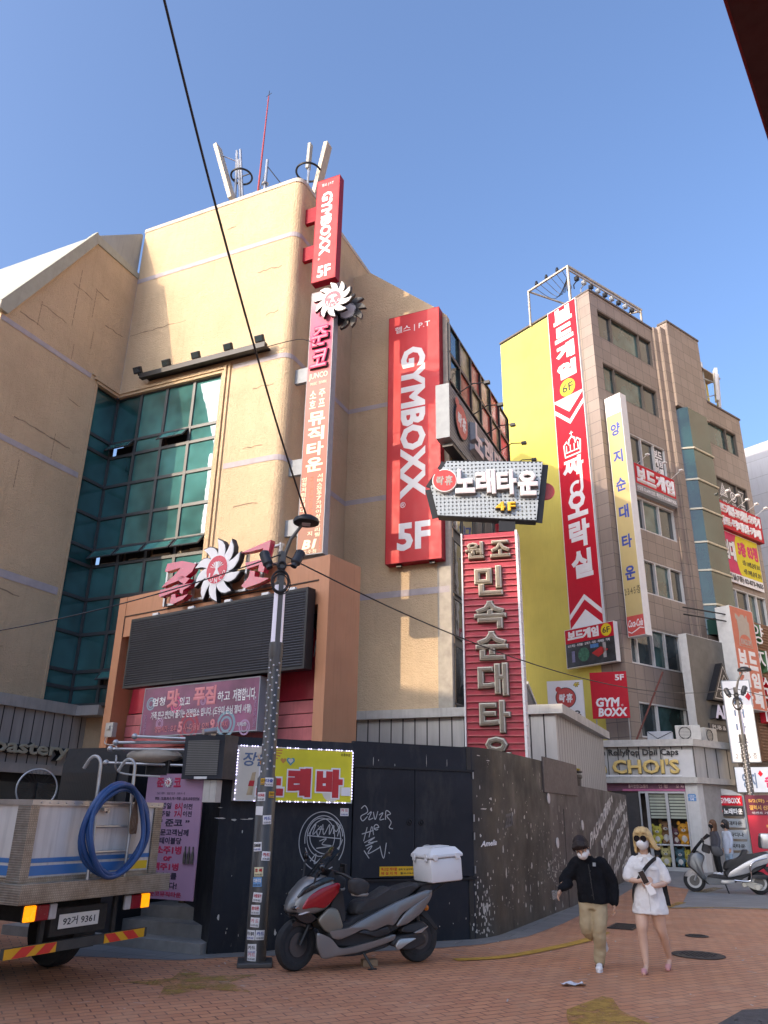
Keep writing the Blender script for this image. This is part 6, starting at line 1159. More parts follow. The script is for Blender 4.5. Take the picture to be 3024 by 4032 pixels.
# directory of floors at the side entrance
F5 = Frame(13.1, 28.1, 22)
t = F5.thing('floor_directory', 'stack of floor directory light boxes with arched metal top, by side entrance', 'directory sign', -1.2, 0, 0)
mb = MB(); mb.prism([(-.68, 2.42), (.66, 2.42), (.3, 2.58), (-.2, 2.66), (-.68, 2.66)], 0, .25, 'y'); mb.build('top_panel', M('brushed_steel_top', (.42, .43, .43), .4, .5, var=.1), t); mb = MB(); mb.box(-.66, -.58, .02, .3, 0, 2.42); mb.box(.58, .66, .02, .3, 0, 2.42); mb.build('frame', GREYP, t)
for z0, z1, m_, rows_ in ((2.08, 2.40, RED, (('5F', (-.42, -.24, .07, .25), WH), ('GYMBOXX', (-.12, .54, .07, .25), WH))), (1.74, 2.05, BK, (('4F', (-.42, -.26, .07, .23), WH), ('노래타운', (-.03, .56, .06, .25), WH))), (1.38, 1.66, GREYP, (('순대타운', (-.1, .5, .07, .2), BK),)), (1.02, 1.3, GREYP, (('파사디나', (-.1, .5, .07, .2), BK),)), (.66, .94, GREYP, (('뮤직타운', (-.1, .5, .07, .2), BK),)), (.3, .58, GREYP, ())):
    mb = MB(); mb.box(-.56, .6, -.06, .2, z0, z1); bo = mb.build('light_box', m_, t)
    for body, (a, b, c, d), m2 in rows_: text(bo, body, (a, b, z0 + c, z0 + d), -.061, m2, bold=.035, depth=.004)
    if m_ is BK: q = MB(); q.lathe([(.085, -.062), (.085, -.066)], 20, c=(-.14, 0, 1.9), ax='y'); q.build('round_logo', LRED, bo)
    if m_ is RED: q = MB(); q.box(-.60, -.47, -.07, .2, z0 - .005, z1 + .005); q.build('bright_end', M('bright_red_end', (.72, .02, .02), .4, var=0), bo)
s = Sign(F5, 'white_vertical_sign', 'tall white vertical box sign with dark Korean letters beside the farther lamp', 'sign', -.74, .20, 3.5, 6.35, 0, .45, WH, GREYP, rim=.03)
s.column('순대타운', -.45, -.12, 5.9, 3.95, SLATE, bold=.03, gap=.35); s.text('2 3 4 5 층', (-.6, .1, 3.62, 3.82), DGREY, bold=.0); s.poly([(-.02, 5.75), (.1, 5.6), (.22 - .04, 5.75), (.1, 5.9)], RED, 'diamond')
s = Sign(F5, 'blue_white_sign', 'blue white shop sign with dark Korean letters, low at right edge', 'sign', -.72, 1.6, 2.5, 3.36, -.05, .3, M('blue_white_face', (.48, .55, .64), .35, var=.12, scale=1.5), BLACKM, rim=.02)
s.text('양지', (-.5, -.05, 2.65, 3.15), SLATE, bold=.04); s.text('순대', (.2, .95, 2.65, 3.15), CRIM, bold=.035); s.poly([(.02, 3.12), (.1, 3.02), (.18, 3.12), (.1, 3.24)], RED, 'diamond')
t = F5.thing('red_poster', 'red and dark poster panel with gold Korean lettering at right edge', 'poster', -.13, -7.0, 0); mb = MB(); mb.box(-.62, .7, 0, .06, .3, 2.25); mb.build('panel', M('red_poster_print', (.52, .015, .04), .4, var=.25, scale=1.2), t); mb = MB(); mb.box(-.62, .7, -.004, -.001, 1.75, 2.25); mb.build('dark_head', M('maroon_print', (.14, .01, .03), .4, var=.15), t)
GOLDT = M('gold_print', (.70, .38, .08), .5, var=.05); text(t, '5/2(화) ~ 5/8(월)', (-.55, .4, 2.05, 2.16), -.006, GOLDT, bold=.03, depth=.003); text(t, '갤럭시 신제품 오픈기념', (-.55, .5, 1.88, 2.0), -.006, GOLDT, bold=.03, depth=.003); text(t, '이벤트 기간 한정 특가', (-.5, .4, 1.78, 1.84), -.006, WH, bold=.0, depth=.003); column_text(t, '무료오픈', -.2, .3, 1.68, .35, -.003, GOLDT, bold=.07, depth=.005)
for x in (-.6, .66): mb = MB(); mb.box(x - .03, x + .03, .02, .08, 0, 2.3); mb.build('post', BLACKM, t)
t = F5.thing('sticker_pole', 'slim round pole wrapped in yellow and white stickers beside shop pillar', 'pole', -2.15, -.1, 0); mb = MB(); mb.tube([(0, 0, 0), (0, 0, 2.75)], .05, 10); mb.build('shaft', GREYP, t, smooth=True)
for z, m_ in ((2.05, YST), (1.75, YST), (1.5, WH), (1.28, YST), (.95, WH), (.7, WH)): mb = MB(); mb.lathe([(.053, z), (.053, z + .2)], 12); mb.build('sticker_wrap', m_, t, smooth=True)
mb = MB(); mb.tube([(0, 0, 2.72), (-.1, -.2, 2.76), (-.16, -.3, 2.72)], .045, 8); mb.build('cap_lamp', WHITEM, t, smooth=True)
# black tub with rubbish behind the low wall
p = hp(8.6 + OFF, -.85)
t = thing('plastic_tub', 'big black plastic tub with yellow lid and rubbish, behind the low wall', 'tub', (p.x, p.y, .22)); mb = MB(); mb.lathe([(.44, 1.9), (.47, 1.95), (.5, 2.3), (.53, 2.32), (.53, 2.38), (.48, 2.4)], 30); mb.build('tub_body', M('black_plastic', (.03, .032, .036), .45, var=.15), t, smooth=True)
mb = MB(); mb.box(-.4, .4, -.4, .4, -.22, 1.9); mb.build('stand', BLACKM, t); mb = MB(); mb.lathe([(.5, 2.44), (.54, 2.45), (.54, 2.48), (.3, 2.5), (.01, 2.5)], 30); mb.build('lid', BLACKM, t, smooth=True); mb = MB(); mb.lathe([(.47, 2.5), (.49, 2.53), (.3, 2.57), (.01, 2.56)], 26); mb.build('yellow_sheet', YEL, t, smooth=True)
t2 = thing('plastic_bag', 'crumpled white plastic bag lying on the yellow lid of the tub', 'bag', (p.x - .18, p.y, 2.77)); mb = MB()
for i in range(7): mb.ball((rnd.uniform(-.1, .12), rnd.uniform(-.08, .08), rnd.uniform(.03, .08)), rnd.uniform(.04, .08), 8)
remesh(mb, .014, 'bag_skin', WH, t2, 2, .05, .05)
# ---------------------------------------------------------------- rooftop gear
T = FA.thing('panel_antenna_mast', 'beige panel antenna tilting on roof pipes beside a steel ring', 'antenna', -3.5, 1.0, 19.82)
BEI = M('beige_radome', (.46, .41, .32), .6, var=.1)
def panel(mb, a, b, w, d):
    mb.bar(a, b, w, d)
mb = MB(); panel(mb, (-.62, -.2, 3.7), (.3, -.2, .95), .34, .14); mb.build('panel_antenna', BEI, T)
for x0, x1, zt in ((-.02, .22, 3.6), (.08, .52, 3.15), (.12, .62, 3.6)): mb = MB(); mb.tube([(x1, .15, 0), (x0, .15, zt)], .045, 8); mb.build('pipe', STEEL, T, smooth=True)
mb = MB(); mb.torus((.3, .15, 2.3), .36, .035, 'z', 32, 8); mb.bar((-.05, .15, 2.3), (.65, .15, 2.3), .03); mb.build('ring_mount', BLACKM, T, smooth=True); mb = MB(); mb.bar((-.45, -.15, 3.3), (.02, .15, 3.1), .03); mb.bar((.25, -.15, 1.1), (.2, .15, 1.0), .03); mb.build('bracket', STEEL, T)
T = FA.thing('red_mast', 'thin tall red lightning mast on the roof', 'mast', -2.35, 1.0, 19.82); mb = MB(); mb.tube([(0, 0, 0), (.08, 0, 5.5)], [.04, .02], 8); mb.build('rod', M('faded_red_paint', (.35, .04, .04), .5, var=.1), T, smooth=True); mb = MB(); mb.tube([(.08, 0, 5.5), (.09, 0, 5.75)], .012, 6); mb.bar((-.02, 0, 5.52), (.2, 0, 5.6), .012); mb.build('tip', BLACKM, T)
T = FA.thing('pipe_mast', 'short grey pipe mast with stay wires on the roof', 'mast', -2.07, 1.0, 19.82); mb = MB(); mb.tube([(0, 0, 0), (0, 0, 2.45)], .05, 8); mb.torus((0, 0, 1.4), .09, .03, 'z', 16, 6); mb.build('pipe', STEEL, T, smooth=True); mb = MB(); mb.tube([(0, 0, 2.1), (-.35, 0, .6)], .012, 4); mb.tube([(0, 0, 2.2), (.8, 0, .9)], .016, 4); mb.build('stay_wire', CABLE, T)
T = FA.thing('corner_antenna_mast', 'pair of grey panel antennas on a ring mount at the roof corner', 'antenna', -.3, 1.0, 19.82)
mb = MB(); mb.bar((-.1, 0, 2.45), (-.13, 0, 1.4), .17, .1); mb.build('panel_antenna', M('grey_radome', (.34, .34, .31), .6, var=.1), T); mb = MB(); mb.bar((.45, .2, 2.4), (.08, .2, .3), .32, .14); mb.build('panel_antenna', BEI, T); mb = MB(); mb.tube([(-.1, 0, 0), (-.1, 0, 1.5)], .04, 8); mb.tube([(.2, .25, 0), (.2, .25, 2.0)], .045, 8); mb.build('pipe', STEEL, T, smooth=True); mb = MB(); mb.torus((-.1, 0, 1.25), .4, .035, 'z', 32, 8); mb.build('ring_mount', BLACKM, T, smooth=True)
T = FY.thing('roof_frame', 'rusty white steel frame on the yellow building roof with lamps and wires', 'roof frame', -.9, -.1, 24.8); ST2 = M('rust_stained_steel', (.45, .41, .34), .5, .3, var=.25, streak=.4)
mb = MB(); mb.bar((-.1, 0, 0), (-.1, 0, 2.0), .1); mb.build('post', ST2, T); mb = MB(); mb.bar((-2.65, 0, -.1), (-2.65, 0, 2.0), .08); mb.build('post', ST2, T); mb = MB(); mb.bar((.3, 5.3, 0), (.3, 5.3, 1.6), .08); mb.build('post', ST2, T)
mb = MB(); mb.bar((-2.7, 0, 2.0), (-.05, 0, 2.0), .09); mb.bar((-.1, 0, 2.0), (.3, 5.4, 1.65), .1); mb.bar((-.1, 0, 1.8), (.3, 5.4, 1.45), .06); mb.bar((-2.65, 0, 2.0), (-1.2, 4.5, 1.6), .07); mb.bar((-1.2, 4.5, 1.6), (.3, 5.4, 1.6), .07); mb.build('top_rail', ST2, T)
for x in (-2.1, -1.45, -.75): mb = MB(); mb.lathe([(.04, 0), (.09, .05), (.08, .16), (.05, .26)], 12, c=(x, 0, 2.05)); mb.build('bell_lamp', BLACKM, T, smooth=True)
for i in range(9): mb = MB(); y = .5 + i * .5; mb.box(-.12 + y * .075, .06 + y * .075, y - .1, y + .08, 1.35 - y * .05, 1.55 - y * .05); mb.tube([(y * .075, y, 1.35), (y * .075 - .1, y - .2, 1.0), (.1, y - .4, .6)], .03, 5); mb.build('clamp_lamp', GREYP if i % 2 else BLACKM, T)
for i in range(6): mb = MB(); mb.tube(spline([(-2.2 + i * .35, 0, 1.95), (-1.6 + i * .25, .5, 1.2), (-.8 + i * .1, .2, .9), (-.1, .05, 1.6)], 5), .018, 4); mb.build('hanging_wire', CABLE, T)
T = FY.thing('roof_antenna_cluster', 'white panel antennas on a mast at the lower roof of the tiled building', 'antenna', -.4, 10.5, 22.3)
for x, y, z0, z1, w in ((-.2, -.5, 1.3, 3.6, .3), (.2, .5, .6, 2.6, .34), (.0, 1.0, .4, 2.5, .3)): mb = MB(); mb.bar((x, y, z0), (x + .1, y + .1, z1), w, .15); mb.build('panel_antenna', WHITEM, T)
mb = MB(); mb.tube([(-.1, 0, 0), (-.1, 0, 3.0)], .05, 8); mb.bar((-.2, -.5, 2.0), (.2, .9, 1.8), .06); mb.bar((-.1, 0, .8), (.2, .5, 1.0), .05); mb.build('mast', STEEL, T)
# corner of a dark red awning close overhead
T = thing('shop_awning', 'corner of a dark red shop awning overhead at upper right', 'awning', (1.6, 2.5, 5.22)); AW = M('dark_red_canvas', (.035, .001, .005), .75, var=.15)
mb = MB(); mb.prism([(-.75, -1.0), (.75, 1.05), (4.4, .3), (4.4, -3.5), (.8, -3.0)], .0, .05, 'z'); mb.build('canopy', AW, T)
mb = MB(); mb.bar((-.76, -1.01, .09), (.76, 1.06, .09), .03, .16); mb.build('edge_trim', M('red_valance', (.20, .008, .015), .6, var=.1), T)
mb = MB(); mb.bar((.8, -2.9, .12), (4.4, -3.4, .12), .05); mb.bar((.75, 1.0, .12), (4.4, .28, .12), .05); mb.build('rafter', BLACKM, T)
# ---------------------------------------------------------------- tank truck at the left
FT = Frame(-2.217, 9.931, 28)
T = FT.thing('tank_truck', 'rear of a low white tank truck with blue stripes and steel ladder, at left edge', 'truck', 0, -1.45, 0)
def m_plate(name, col):
    m, nt, b = nodes(name); v = coords(nt, (26, 26, 26)); ck = []
    sp = nt.nodes.new('ShaderNodeSeparateXYZ'); nt.links.new(coords(nt), sp.inputs[0])
    s1 = N(nt, 'ShaderNodeMath', operation='ADD'); nt.links.new(sp.outputs[1], s1.inputs[0]); nt.links.new(sp.outputs[2], s1.inputs[1]); s2 = N(nt, 'ShaderNodeMath', operation='SUBTRACT'); nt.links.new(sp.outputs[1], s2.inputs[0]); nt.links.new(sp.outputs[2], s2.inputs[1])
    q = []
    for s_ in (s1, s2): a = N(nt, 'ShaderNodeMath', operation='MULTIPLY'); a.inputs[1].default_value = 150; nt.links.new(s_.outputs[0], a.inputs[0]); e = N(nt, 'ShaderNodeMath', operation='SINE'); nt.links.new(a.outputs[0], e.inputs[0]); q.append(e.outputs[0])
    mu = N(nt, 'ShaderNodeMath', operation='MULTIPLY'); nt.links.new(q[0], mu.inputs[0]); nt.links.new(q[1], mu.inputs[1])
    h = ramp(nt, mu.outputs[0], .3, (0, 0, 0), .5, (1, 1, 1)); bump(nt, b, h, .9, .012)
    c = mixc(nt, ramp(nt, noise(nt, coords(nt), 4, 7, .75), .42, (0, 0, 0), .72, (.75,) * 3), col, (.13, .095, .06)); c = mixc(nt, .22, c, h, 'OVERLAY'); nt.links.new(c, b.inputs['Base Color']); b.inputs['Metallic'].default_value = .55; b.inputs['Roughness'].default_value = .42; return m
CHK = m_plate('dirty_checker_plate', (.40, .36, .30)); TANKW = M('stained_white_panel', (.62, .60, .56), .45, var=.12, scale=2.5, streak=.55); BLS = M('blue_stripe_paint', (.03, .17, .42), .4, var=.08); RIMS = M('steel_rim', (.46, .45, .43), .4, .7, var=.2); BLK2 = M('dirty_black_chassis', (.014, .013, .012), .7, var=.4)
L_, Rr_ = -.87, .87
mb = MB(); mb.box(-3.6, -.002, L_, Rr_, 1.03, 1.665); mb.build('tank', TANKW, T)
mb = MB(); mb.box(-3.6, .025, L_ - .02, Rr_ + .02, 1.665, 1.715); mb.build('top_rim', RIMS, T)
for i in range(18): mb = MB(); mb.ball((.026, L_ + .08 + i * .1, 1.69), .009, 6); mb.build('rivet', RIMS, T)
mb = MB(); mb.box(-.16, .02, L_ - .025, L_ + .075, .99, 1.66); mb.build('corner_post', CHK, T); mb = MB(); mb.box(-.16, .02, Rr_ - .10, Rr_ + .02, .99, 1.66); mb.build('corner_post', CHK, T)
mb = MB(); mb.box(.0, .004, L_ + .077, Rr_ - .102, 1.155, 1.195); mb.box(-3.55, -.17, L_ - .004, L_, 1.155, 1.195); mb.build('thin_stripe', BLS, T); mb = MB(); mb.box(.0, .004, L_ + .077, Rr_ - .40, 1.045, 1.13); mb.box(-3.55, -.17, L_ - .004, L_, 1.045, 1.13); mb.build('wide_stripe', BLS, T)
mb = MB(); mb.box(.0, .0045, Rr_ - .39, Rr_ - .12, 1.045, 1.125); mb.build('yellow_reflector', M('reflector_yellow', (.74, .50, .02), .35, var=.06), T)
mb = MB(); mb.box(-3.5, .012, L_ + .02, Rr_ - .02, .985, 1.03); mb.build('lower_rail', CHK, T)
mb = MB(); mb.box(-.25, .13, L_ - .08, Rr_ + .14, .815, .985, bev=.006); mb.build('rear_step', CHK, T)
for sx, y in ((-1, -.155), (1, .335)):
    mb = MB(); P = [(.10, y, .93), (.09, y + .01, 1.4), (.05, y + .02, 1.72), (.04, y + .02, 2.06)] + [(.04 - .10 + .10 * math.cos(R(a)), y + .02, 2.06 + .10 * math.sin(R(a))) for a in range(20, 150, 18)] + [(-.20, y + .02, 2.04)]
    mb.tube(P, .017, 10); lad = mb.build('ladder_rail', RIMS, T, smooth=True)
for z in (.945, 1.23, 1.47, 1.70): mb = MB(); x = .10 - (z - .93) * .065; mb.tube([(x, -.155, z), (x, .345, z)], .014, 8); mb.build('ladder_rung', RIMS, T, smooth=True)
for i, (a, b, dx, dz, dy) in enumerate(((.44, .43, .12, 0, 0), (.41, .44, .15, .015, -.02), (.39, .41, .18, -.01, .0), (.36, .44, .21, .0, -.05))):
    mb = MB(); mb.torus((.02, .11 + dy, 1.44 + dz), 1, .031 / 1, 'x', 2, 3)  # placeholder ring replaced below
    mb = MB(); n = 48; P = [(dx + .025 * math.sin(3 * t + i), .11 + dy + a * math.cos(t), 1.44 + dz + b * math.sin(t)) for t in [2 * math.pi * q / n for q in range(n + 1)]]; mb.tube(P, .026, 10, cap=False)
    ho = mb.build('hose', M('blue_rubber_hose', (.012, .065, .20), .4, var=.12), None, smooth=True)
    if i == 0:
        HZ = thing('coiled_hose', 'thick blue hose coiled and hung over the truck ladder', 'hose', T.location, T.rotation_euler.z)
    ho.parent = HZ
mb = MB(); mb.box(.0, .06, -.02, .05, 1.62, 1.65); mb.box(.03, .06, .03, .06, 1.60, 1.65); mb.build('latch', RIMS, T)
t = FT.thing('wire_bundle', 'small bundle of wire loops hanging from the truck ladder', 'wire', .12, -1.1, 1.40); mb = MB()
for i in range(6): mb.tube(spline([(0, 0, .34), (.02, -.06 + i * .02, .15), (.01, -.03 + i * .015, .0), (.03, .03, .1), (0, .01, .33)], 5), .007, 5)
mb.build('loops', M('brown_wire', (.16, .09, .05), .6, var=.3), t)
AMB = M('lit_amber_lens', (.95, .30, .01), .25, var=.05, emit=.45); RLN = M('dark_red_lens', (.26, .006, .02), .2, var=.08); CLN = M('clear_grey_lens', (.45, .44, .43), .2, var=.1)
for y0, sg in ((-.79, 1), (.81, -1)):
    mb = MB(); mb.box(.0, .03, min(y0, y0 + sg * .36), max(y0, y0 + sg * .36), .655, .80, bev=.008); tl = mb.build('tail_light', BLK2, T)
    for k_, (a, b, m_) in enumerate(((0, .12, AMB), (.125, .27, RLN), (.275, .36, CLN))): mb = MB(); ya, yb = y0 + sg * a, y0 + sg * b; mb.box(.02, .055, min(ya, yb), max(ya, yb), .66, .795, bev=.01); mb.build('lens', m_, tl)
mb = MB(); mb.box(-.05, .0, -.44, .26, .50, .74); mb.build('plate_holder', BLK2, T)
pl_ = bpy.data.objects.new('license_plate', None); COL.objects.link(pl_); pl_.parent = T; pl_.location = (.004, -.09, .56); pl_.rotation_euler = (0, 0, R(90))
mb = MB(); mb.box(-.26, .24, -.006, 0, 0, .125, bev=.004); mb.build('plate', M('plate_white', (.66, .64, .58), .4, var=.06), pl_); text(pl_, '92거 9361', (-.21, .19, .025, .10), -.007, BK, bold=.015, depth=.002)
mb = MB(); mb.box(-.02, .03, -.93, .84, .375, .46); gd = mb.build('under_guard', M('worn_black_guard', (.045, .045, .043), .6, var=.25), T)
ORR = M('reflective_red', (.66, .035, .03), .35, var=.08); ORY = M('reflective_orange', (.74, .36, .02), .35, var=.08)
for y0, y1, sg in ((-.93, -.36, 1), (.24, .80, -1)):
    mb = MB(); mb.box(.031, .036, y0, y1, .375, .46); mb.build('chevron_board', ORY, gd)
    for i in range(2):
        ya = y0 + (y1 - y0) * (.14 + .46 * i); mb = MB(); w_ = (y1 - y0) * .27; sh = .10 * sg
        lo, hi = max(y0, ya), ya + w_
        mb.prism([(lo, .377), (hi, .377), (min(y1, hi + sh), .458), (max(y0, lo + sh), .458)], .0365, .038, 'x'); mb.build('red_stripe', ORR, gd)
for y in (-.55, .35): mb = MB(); mb.box(-.03, .0, y, y + .05, .46, .8); mb.build('guard_bracket', BLK2, T)
mb = MB(); mb.box(-5.2, -.3, -.45, -.33, .6, .8); mb.box(-5.2, -.3, .33, .45, .6, .8); mb.box(-.7, -.3, -.33, .33, .62, .8); mb.box(-3.5, -.26, -.8, .8, .8, .98); mb.build('chassis', BLK2, T)
TYRE = M('black_tyre', (.02, .02, .021), .8, var=.2, bmp=.3, bscale=90)
for y in (-.72, .72):
    for x in (-1.2, -4.4):
        mb = MB(); mb.lathe([(.19, -.12), (.32, -.12), (.345, -.08), (.345, .08), (.32, .12), (.19, .12)], 36, c=(x, y, .345), ax='y'); wo = mb.build('wheel', TYRE, T, smooth=True); mb = MB(); mb.lathe([(.02, -.05), (.19, -.10), (.19, .10), (.02, .05)], 24, c=(x, y, .345), ax='y'); mb.build('rim', RIMS, wo, smooth=True)
for y in (-.86, .55): mb = MB(); mb.box(-.75, -.735, y, y + .3, .22, .78); mb.build('mud_flap', BLK2, T)
mb = MB(); mb.box(-.33, -.30, -.95, -.87, .12, .75); mb.build('left_flap', M('brown_flap', (.05, .04, .03), .8, var=.3), T)
mb = MB(); mb.prism([(-3.75, .7), (-3.75, 1.95), (-4.9, 1.95), (-5.35, 1.25), (-5.4, .55), (-4.8, .45), (-4.0, .45)], -.82, .82, 'y'); cb_ = mb.build('cab', M('white_cab_paint', (.62, .62, .60), .3, var=.05), T); mb = MB(); mb.prism([(-4.0, 1.3), (-4.0, 1.85), (-4.85, 1.85), (-5.2, 1.3)], -.83, -.82, 'y'); mb.prism([(-4.0, 1.3), (-4.0, 1.85), (-4.85, 1.85), (-5.2, 1.3)], .82, .83, 'y'); mb.build('side_window', DGLASS, cb_)
# ---------------------------------------------------------------- scooters
def pillow(mb, poly, w, shrink=.88, y=0, mi=0, rnd_=.6):
    """rounded slab: a side outline swelled about its centre plane"""
    cx = sum(p[0] for p in poly) / len(poly); cz = sum(p[1] for p in poly) / len(poly); n = len(poly)
    area = sum(poly[i][0] * poly[(i + 1) % n][1] - poly[(i + 1) % n][0] * poly[i][1] for i in range(n)); P = poly if area > 0 else poly[::-1]
    rings = [(-w, shrink), (-w * .86, (1 + shrink) / 2 + .02), (-w * rnd_, 1), (w * rnd_, 1), (w * .86, (1 + shrink) / 2 + .02), (w, shrink)]; vs = []
    for d, k in rings: vs += [(cx + (a - cx) * k, y + d, cz + (b - cz) * k) for a, b in P]
    fs = [tuple(range(n)), tuple(range(5 * n, 6 * n))[::-1]] + [(r * n + i, (r + 1) * n + i, (r + 1) * n + (i + 1) % n, r * n + (i + 1) % n) for r in range(5) for i in range(n)]; mb.add(vs, fs, mi)
def rpoly(pts, n=3):
    """round an outline's corners"""
    out = []; k = len(pts)
    for i in range(k):
        a, b, c = Vector(pts[i - 1]), Vector(pts[i]), Vector(pts[(i + 1) % k]); p = b + (a - b) * .28; q = b + (c - b) * .28
        for j in range(n + 1): t = j / n; out.append(((1 - t) ** 2 * p + 2 * t * (1 - t) * b + t * t * q)[:])
    return out
SILV = M('satin_grey_paint', (.23, .225, .22), .32, .5, var=.06, scale=3, coat=.3); GLB = M('gloss_black_plastic', (.010, .011, .013), .16, var=.1, coat=.4); MTB = M('matt_black_plastic', (.022, .022, .024), .55, var=.15); REDS = M('metallic_red_paint', (.36, .004, .014), .22, .25, var=.05, coat=.7); SEATM = M('black_vinyl_seat', (.028, .028, .029), .5, var=.2, bmp=.15, bscale=120); SMOKE = nodes('smoked_windscreen')
SMOKE[2].inputs['Base Color'].default_value = (.05, .055, .06, 1); SMOKE[2].inputs['Roughness'].default_value = .05; SMOKE[2].inputs['Transmission Weight'].default_value = .75; SMOKE[2].inputs['IOR'].default_value = 1.2; SMOKE = SMOKE[0]
CHR = M('chrome', (.55, .55, .55), .18, 1.0, var=.05)
def wheel(T, x, r, w, name='wheel', rim=None, turn=0):
    o = bpy.data.objects.new(name, None); COL.objects.link(o); o.parent = T; o.location = (x, 0, r); o.rotation_euler = (0, 0, turn)
    mb = MB(); mb.lathe([(r * .66, -w * .42), (r * .78, -w * .5), (r * .94, -w * .4), (r, -w * .12), (r, w * .12), (r * .94, w * .4), (r * .78, w * .5), (r * .66, w * .42), (r * .64, 0), (r * .66, -w * .42)], 40, ax='y'); mb.build('tyre', TYRE, o, smooth=True)
    mb = MB(); mb.lathe([(r * .66, -w * .4), (r * .6, -w * .25), (r * .6, w * .25), (r * .66, w * .4)], 36, ax='y'); mb.lathe([(.01, -w * .45), (r * .2, -w * .4), (r * .2, w * .4), (.01, w * .45)], 20, ax='y')
    for i in range(5): a = 2 * math.pi * i / 5 + .3; mb.bar((r * .15 * math.cos(a), 0, r * .15 * math.sin(a)), (r * .63 * math.cos(a + .15), 0, r * .63 * math.sin(a + .15)), w * .35, .03)
    mb.build('rim', rim or MTB, o, smooth=False); mb = MB(); mb.lathe([(r * .36, w * .47), (r * .46, w * .47), (r * .46, w * .5), (r * .36, w * .5)], 28, ax='y'); mb.build('brake_disc', M('dark_disc', (.12, .12, .12), .35, .8, var=.1), o); return o
def part(T, name, poly, w, mat, y=0, shrink=.88, rnd_=.6, both=False, n=3):
    mb = MB(); pillow(mb, rpoly(poly, n) if n else poly, w, shrink, y, 0, rnd_)
    o = mb.build(name, mat, T, smooth=True)
    if both: mb = MB(); pillow(mb, rpoly(poly, n) if n else poly, w, shrink, -y, 0, rnd_); mb.build(name, mat, T, smooth=True)
    return o
def screen(T, prof, w0, w1, bow, mat):
    mb = MB(); n = 10; vs = []
    for i, (x, z) in enumerate(prof):
        w = w0 + (w1 - w0) * i / (len(prof) - 1)
        for j in range(n + 1): t = j / n * 2 - 1; vs.append((x - bow * t * t, w * t * (1 - .12 * (i == len(prof) - 1) * abs(t)), z - (.05 * t * t if i == len(prof) - 1 else 0)))
    mb.add(vs, [(i * (n + 1) + j, i * (n + 1) + j + 1, (i + 1) * (n + 1) + j + 1, (i + 1) * (n + 1) + j) for i in range(len(prof) - 1) for j in range(n)])
    o = mb.build('windscreen', mat, T, smooth=2, fix=False); s_ = o.modifiers.new('t', 'SOLIDIFY'); s_.thickness = .006; return o
def mirror(T, base, tip, sy):
    mb = MB(); mb.tube([base, ((base[0] + tip[0]) / 2, (base[1] + tip[1]) / 2, tip[2] - .03), tip], .011, 6); mo = mb.build('mirror', MTB, T, smooth=True); mb = MB(); mb.ball((tip[0], tip[1] + sy * .03, tip[2] + .03), .062, 14, sc=(.5, 1.15, .75)); mb.build('mirror_shell', GLB, mo, smooth=True)
az = math.atan2(-.44269, -.89667)
S1 = thing('maxi_scooter', 'black, grey and red maxi scooter parked along the black wall with white delivery box', 'scooter', (.487, 10.5, 0), az, 'scooters parked along the street')
wheel(S1, 0, .262, .13); wheel(S1, 1.555, .262, .115, turn=R(14))
part(S1, 'core', [(1.25, .24), (1.22, .5), (1.0, .46), (.86, .56), (.1, .76), (-.08, .7), (.12, .46), (.5, .30), (.9, .2)], .15, MTB)
part(S1, 'front_cowl', [(1.70, .60), (1.67, .71), (1.60, .82), (1.50, .93), (1.36, .98), (1.20, .95), (1.10, .86), (1.10, .78), (1.24, .60), (1.42, .55), (1.60, .555)], .185, SILV, shrink=.70, rnd_=.35)
part(S1, 'black_beak', [(1.70, .585), (1.62, .60), (1.42, .60), (1.30, .52), (1.46, .45), (1.60, .50)], .15, GLB, shrink=.7, rnd_=.4)
part(S1, 'red_side_panel', [(1.585, .625), (1.50, .755), (1.36, .835), (1.15, .895), (1.11, .87), (1.13, .79), (1.22, .69), (1.30, .63), (1.42, .645)], .02, REDS, y=.175, shrink=.9, both=True)
part(S1, 'upper_trim', [(1.64, .74), (1.54, .86), (1.30, .96), (1.14, .93), (1.36, .86), (1.52, .78)], .02, GLB, y=.165, both=True)
part(S1, 'headlight', [(1.695, .64), (1.535, .725), (1.495, .70), (1.57, .625), (1.64, .615)], .025, GLB, y=.145, both=True)
part(S1, 'headlight_lens', [(1.66, .645), (1.56, .69), (1.56, .645), (1.62, .63)], .012, CHR, y=.172, both=True)
part(S1, 'led_strip', [(1.61, .575), (1.43, .632), (1.43, .612), (1.57, .572)], .012, M('white_led_strip', (.74, .74, .76), .3, var=0), y=.165, both=True)
screen(S1, [(1.56, .80), (1.46, .94), (1.32, 1.10), (1.16, 1.27)], .17, .13, .07, SMOKE)
part(S1, 'screen_base', [(1.58, .77), (1.48, .92), (1.42, .93), (1.50, .76)], .12, GLB)
part(S1, 'front_fender', [(1.76, .36), (1.70, .46), (1.58, .535), (1.44, .52), (1.34, .42), (1.40, .40), (1.50, .46), (1.62, .45), (1.71, .35)], .075, GLB, shrink=.8)
for y in (-.075, .075): mb = MB(); mb.tube([(1.53, y, .26), (1.36, y, .62)], .022, 8); mb.build('fork_leg', BLACKM, S1, smooth=True)
part(S1, 'leg_shield', [(1.38, .51), (1.24, .64), (1.13, .62), (1.05, .43), (1.16, .36), (1.28, .40)], .03, M('khaki_grey_paint', (.22, .205, .17), .35, .4, var=.06), y=.165, both=True)
part(S1, 'inner_shield', [(1.24, .62), (1.12, .84), (1.06, .82), (1.0, .5), (1.06, .44)], .15, MTB)
part(S1, 'silver_side_rail', [(1.19, .33), (1.24, .40), (1.09, .405), (1.0, .42), (.79, .515), (.37, .675), (-.06, .80), (-.1, .75), (-.02, .68), (.30, .56), (.42, .42), (.50, .44), (.71, .37), (.81, .41), (1.10, .305)], .03, SILV, y=.18, both=True, n=2)
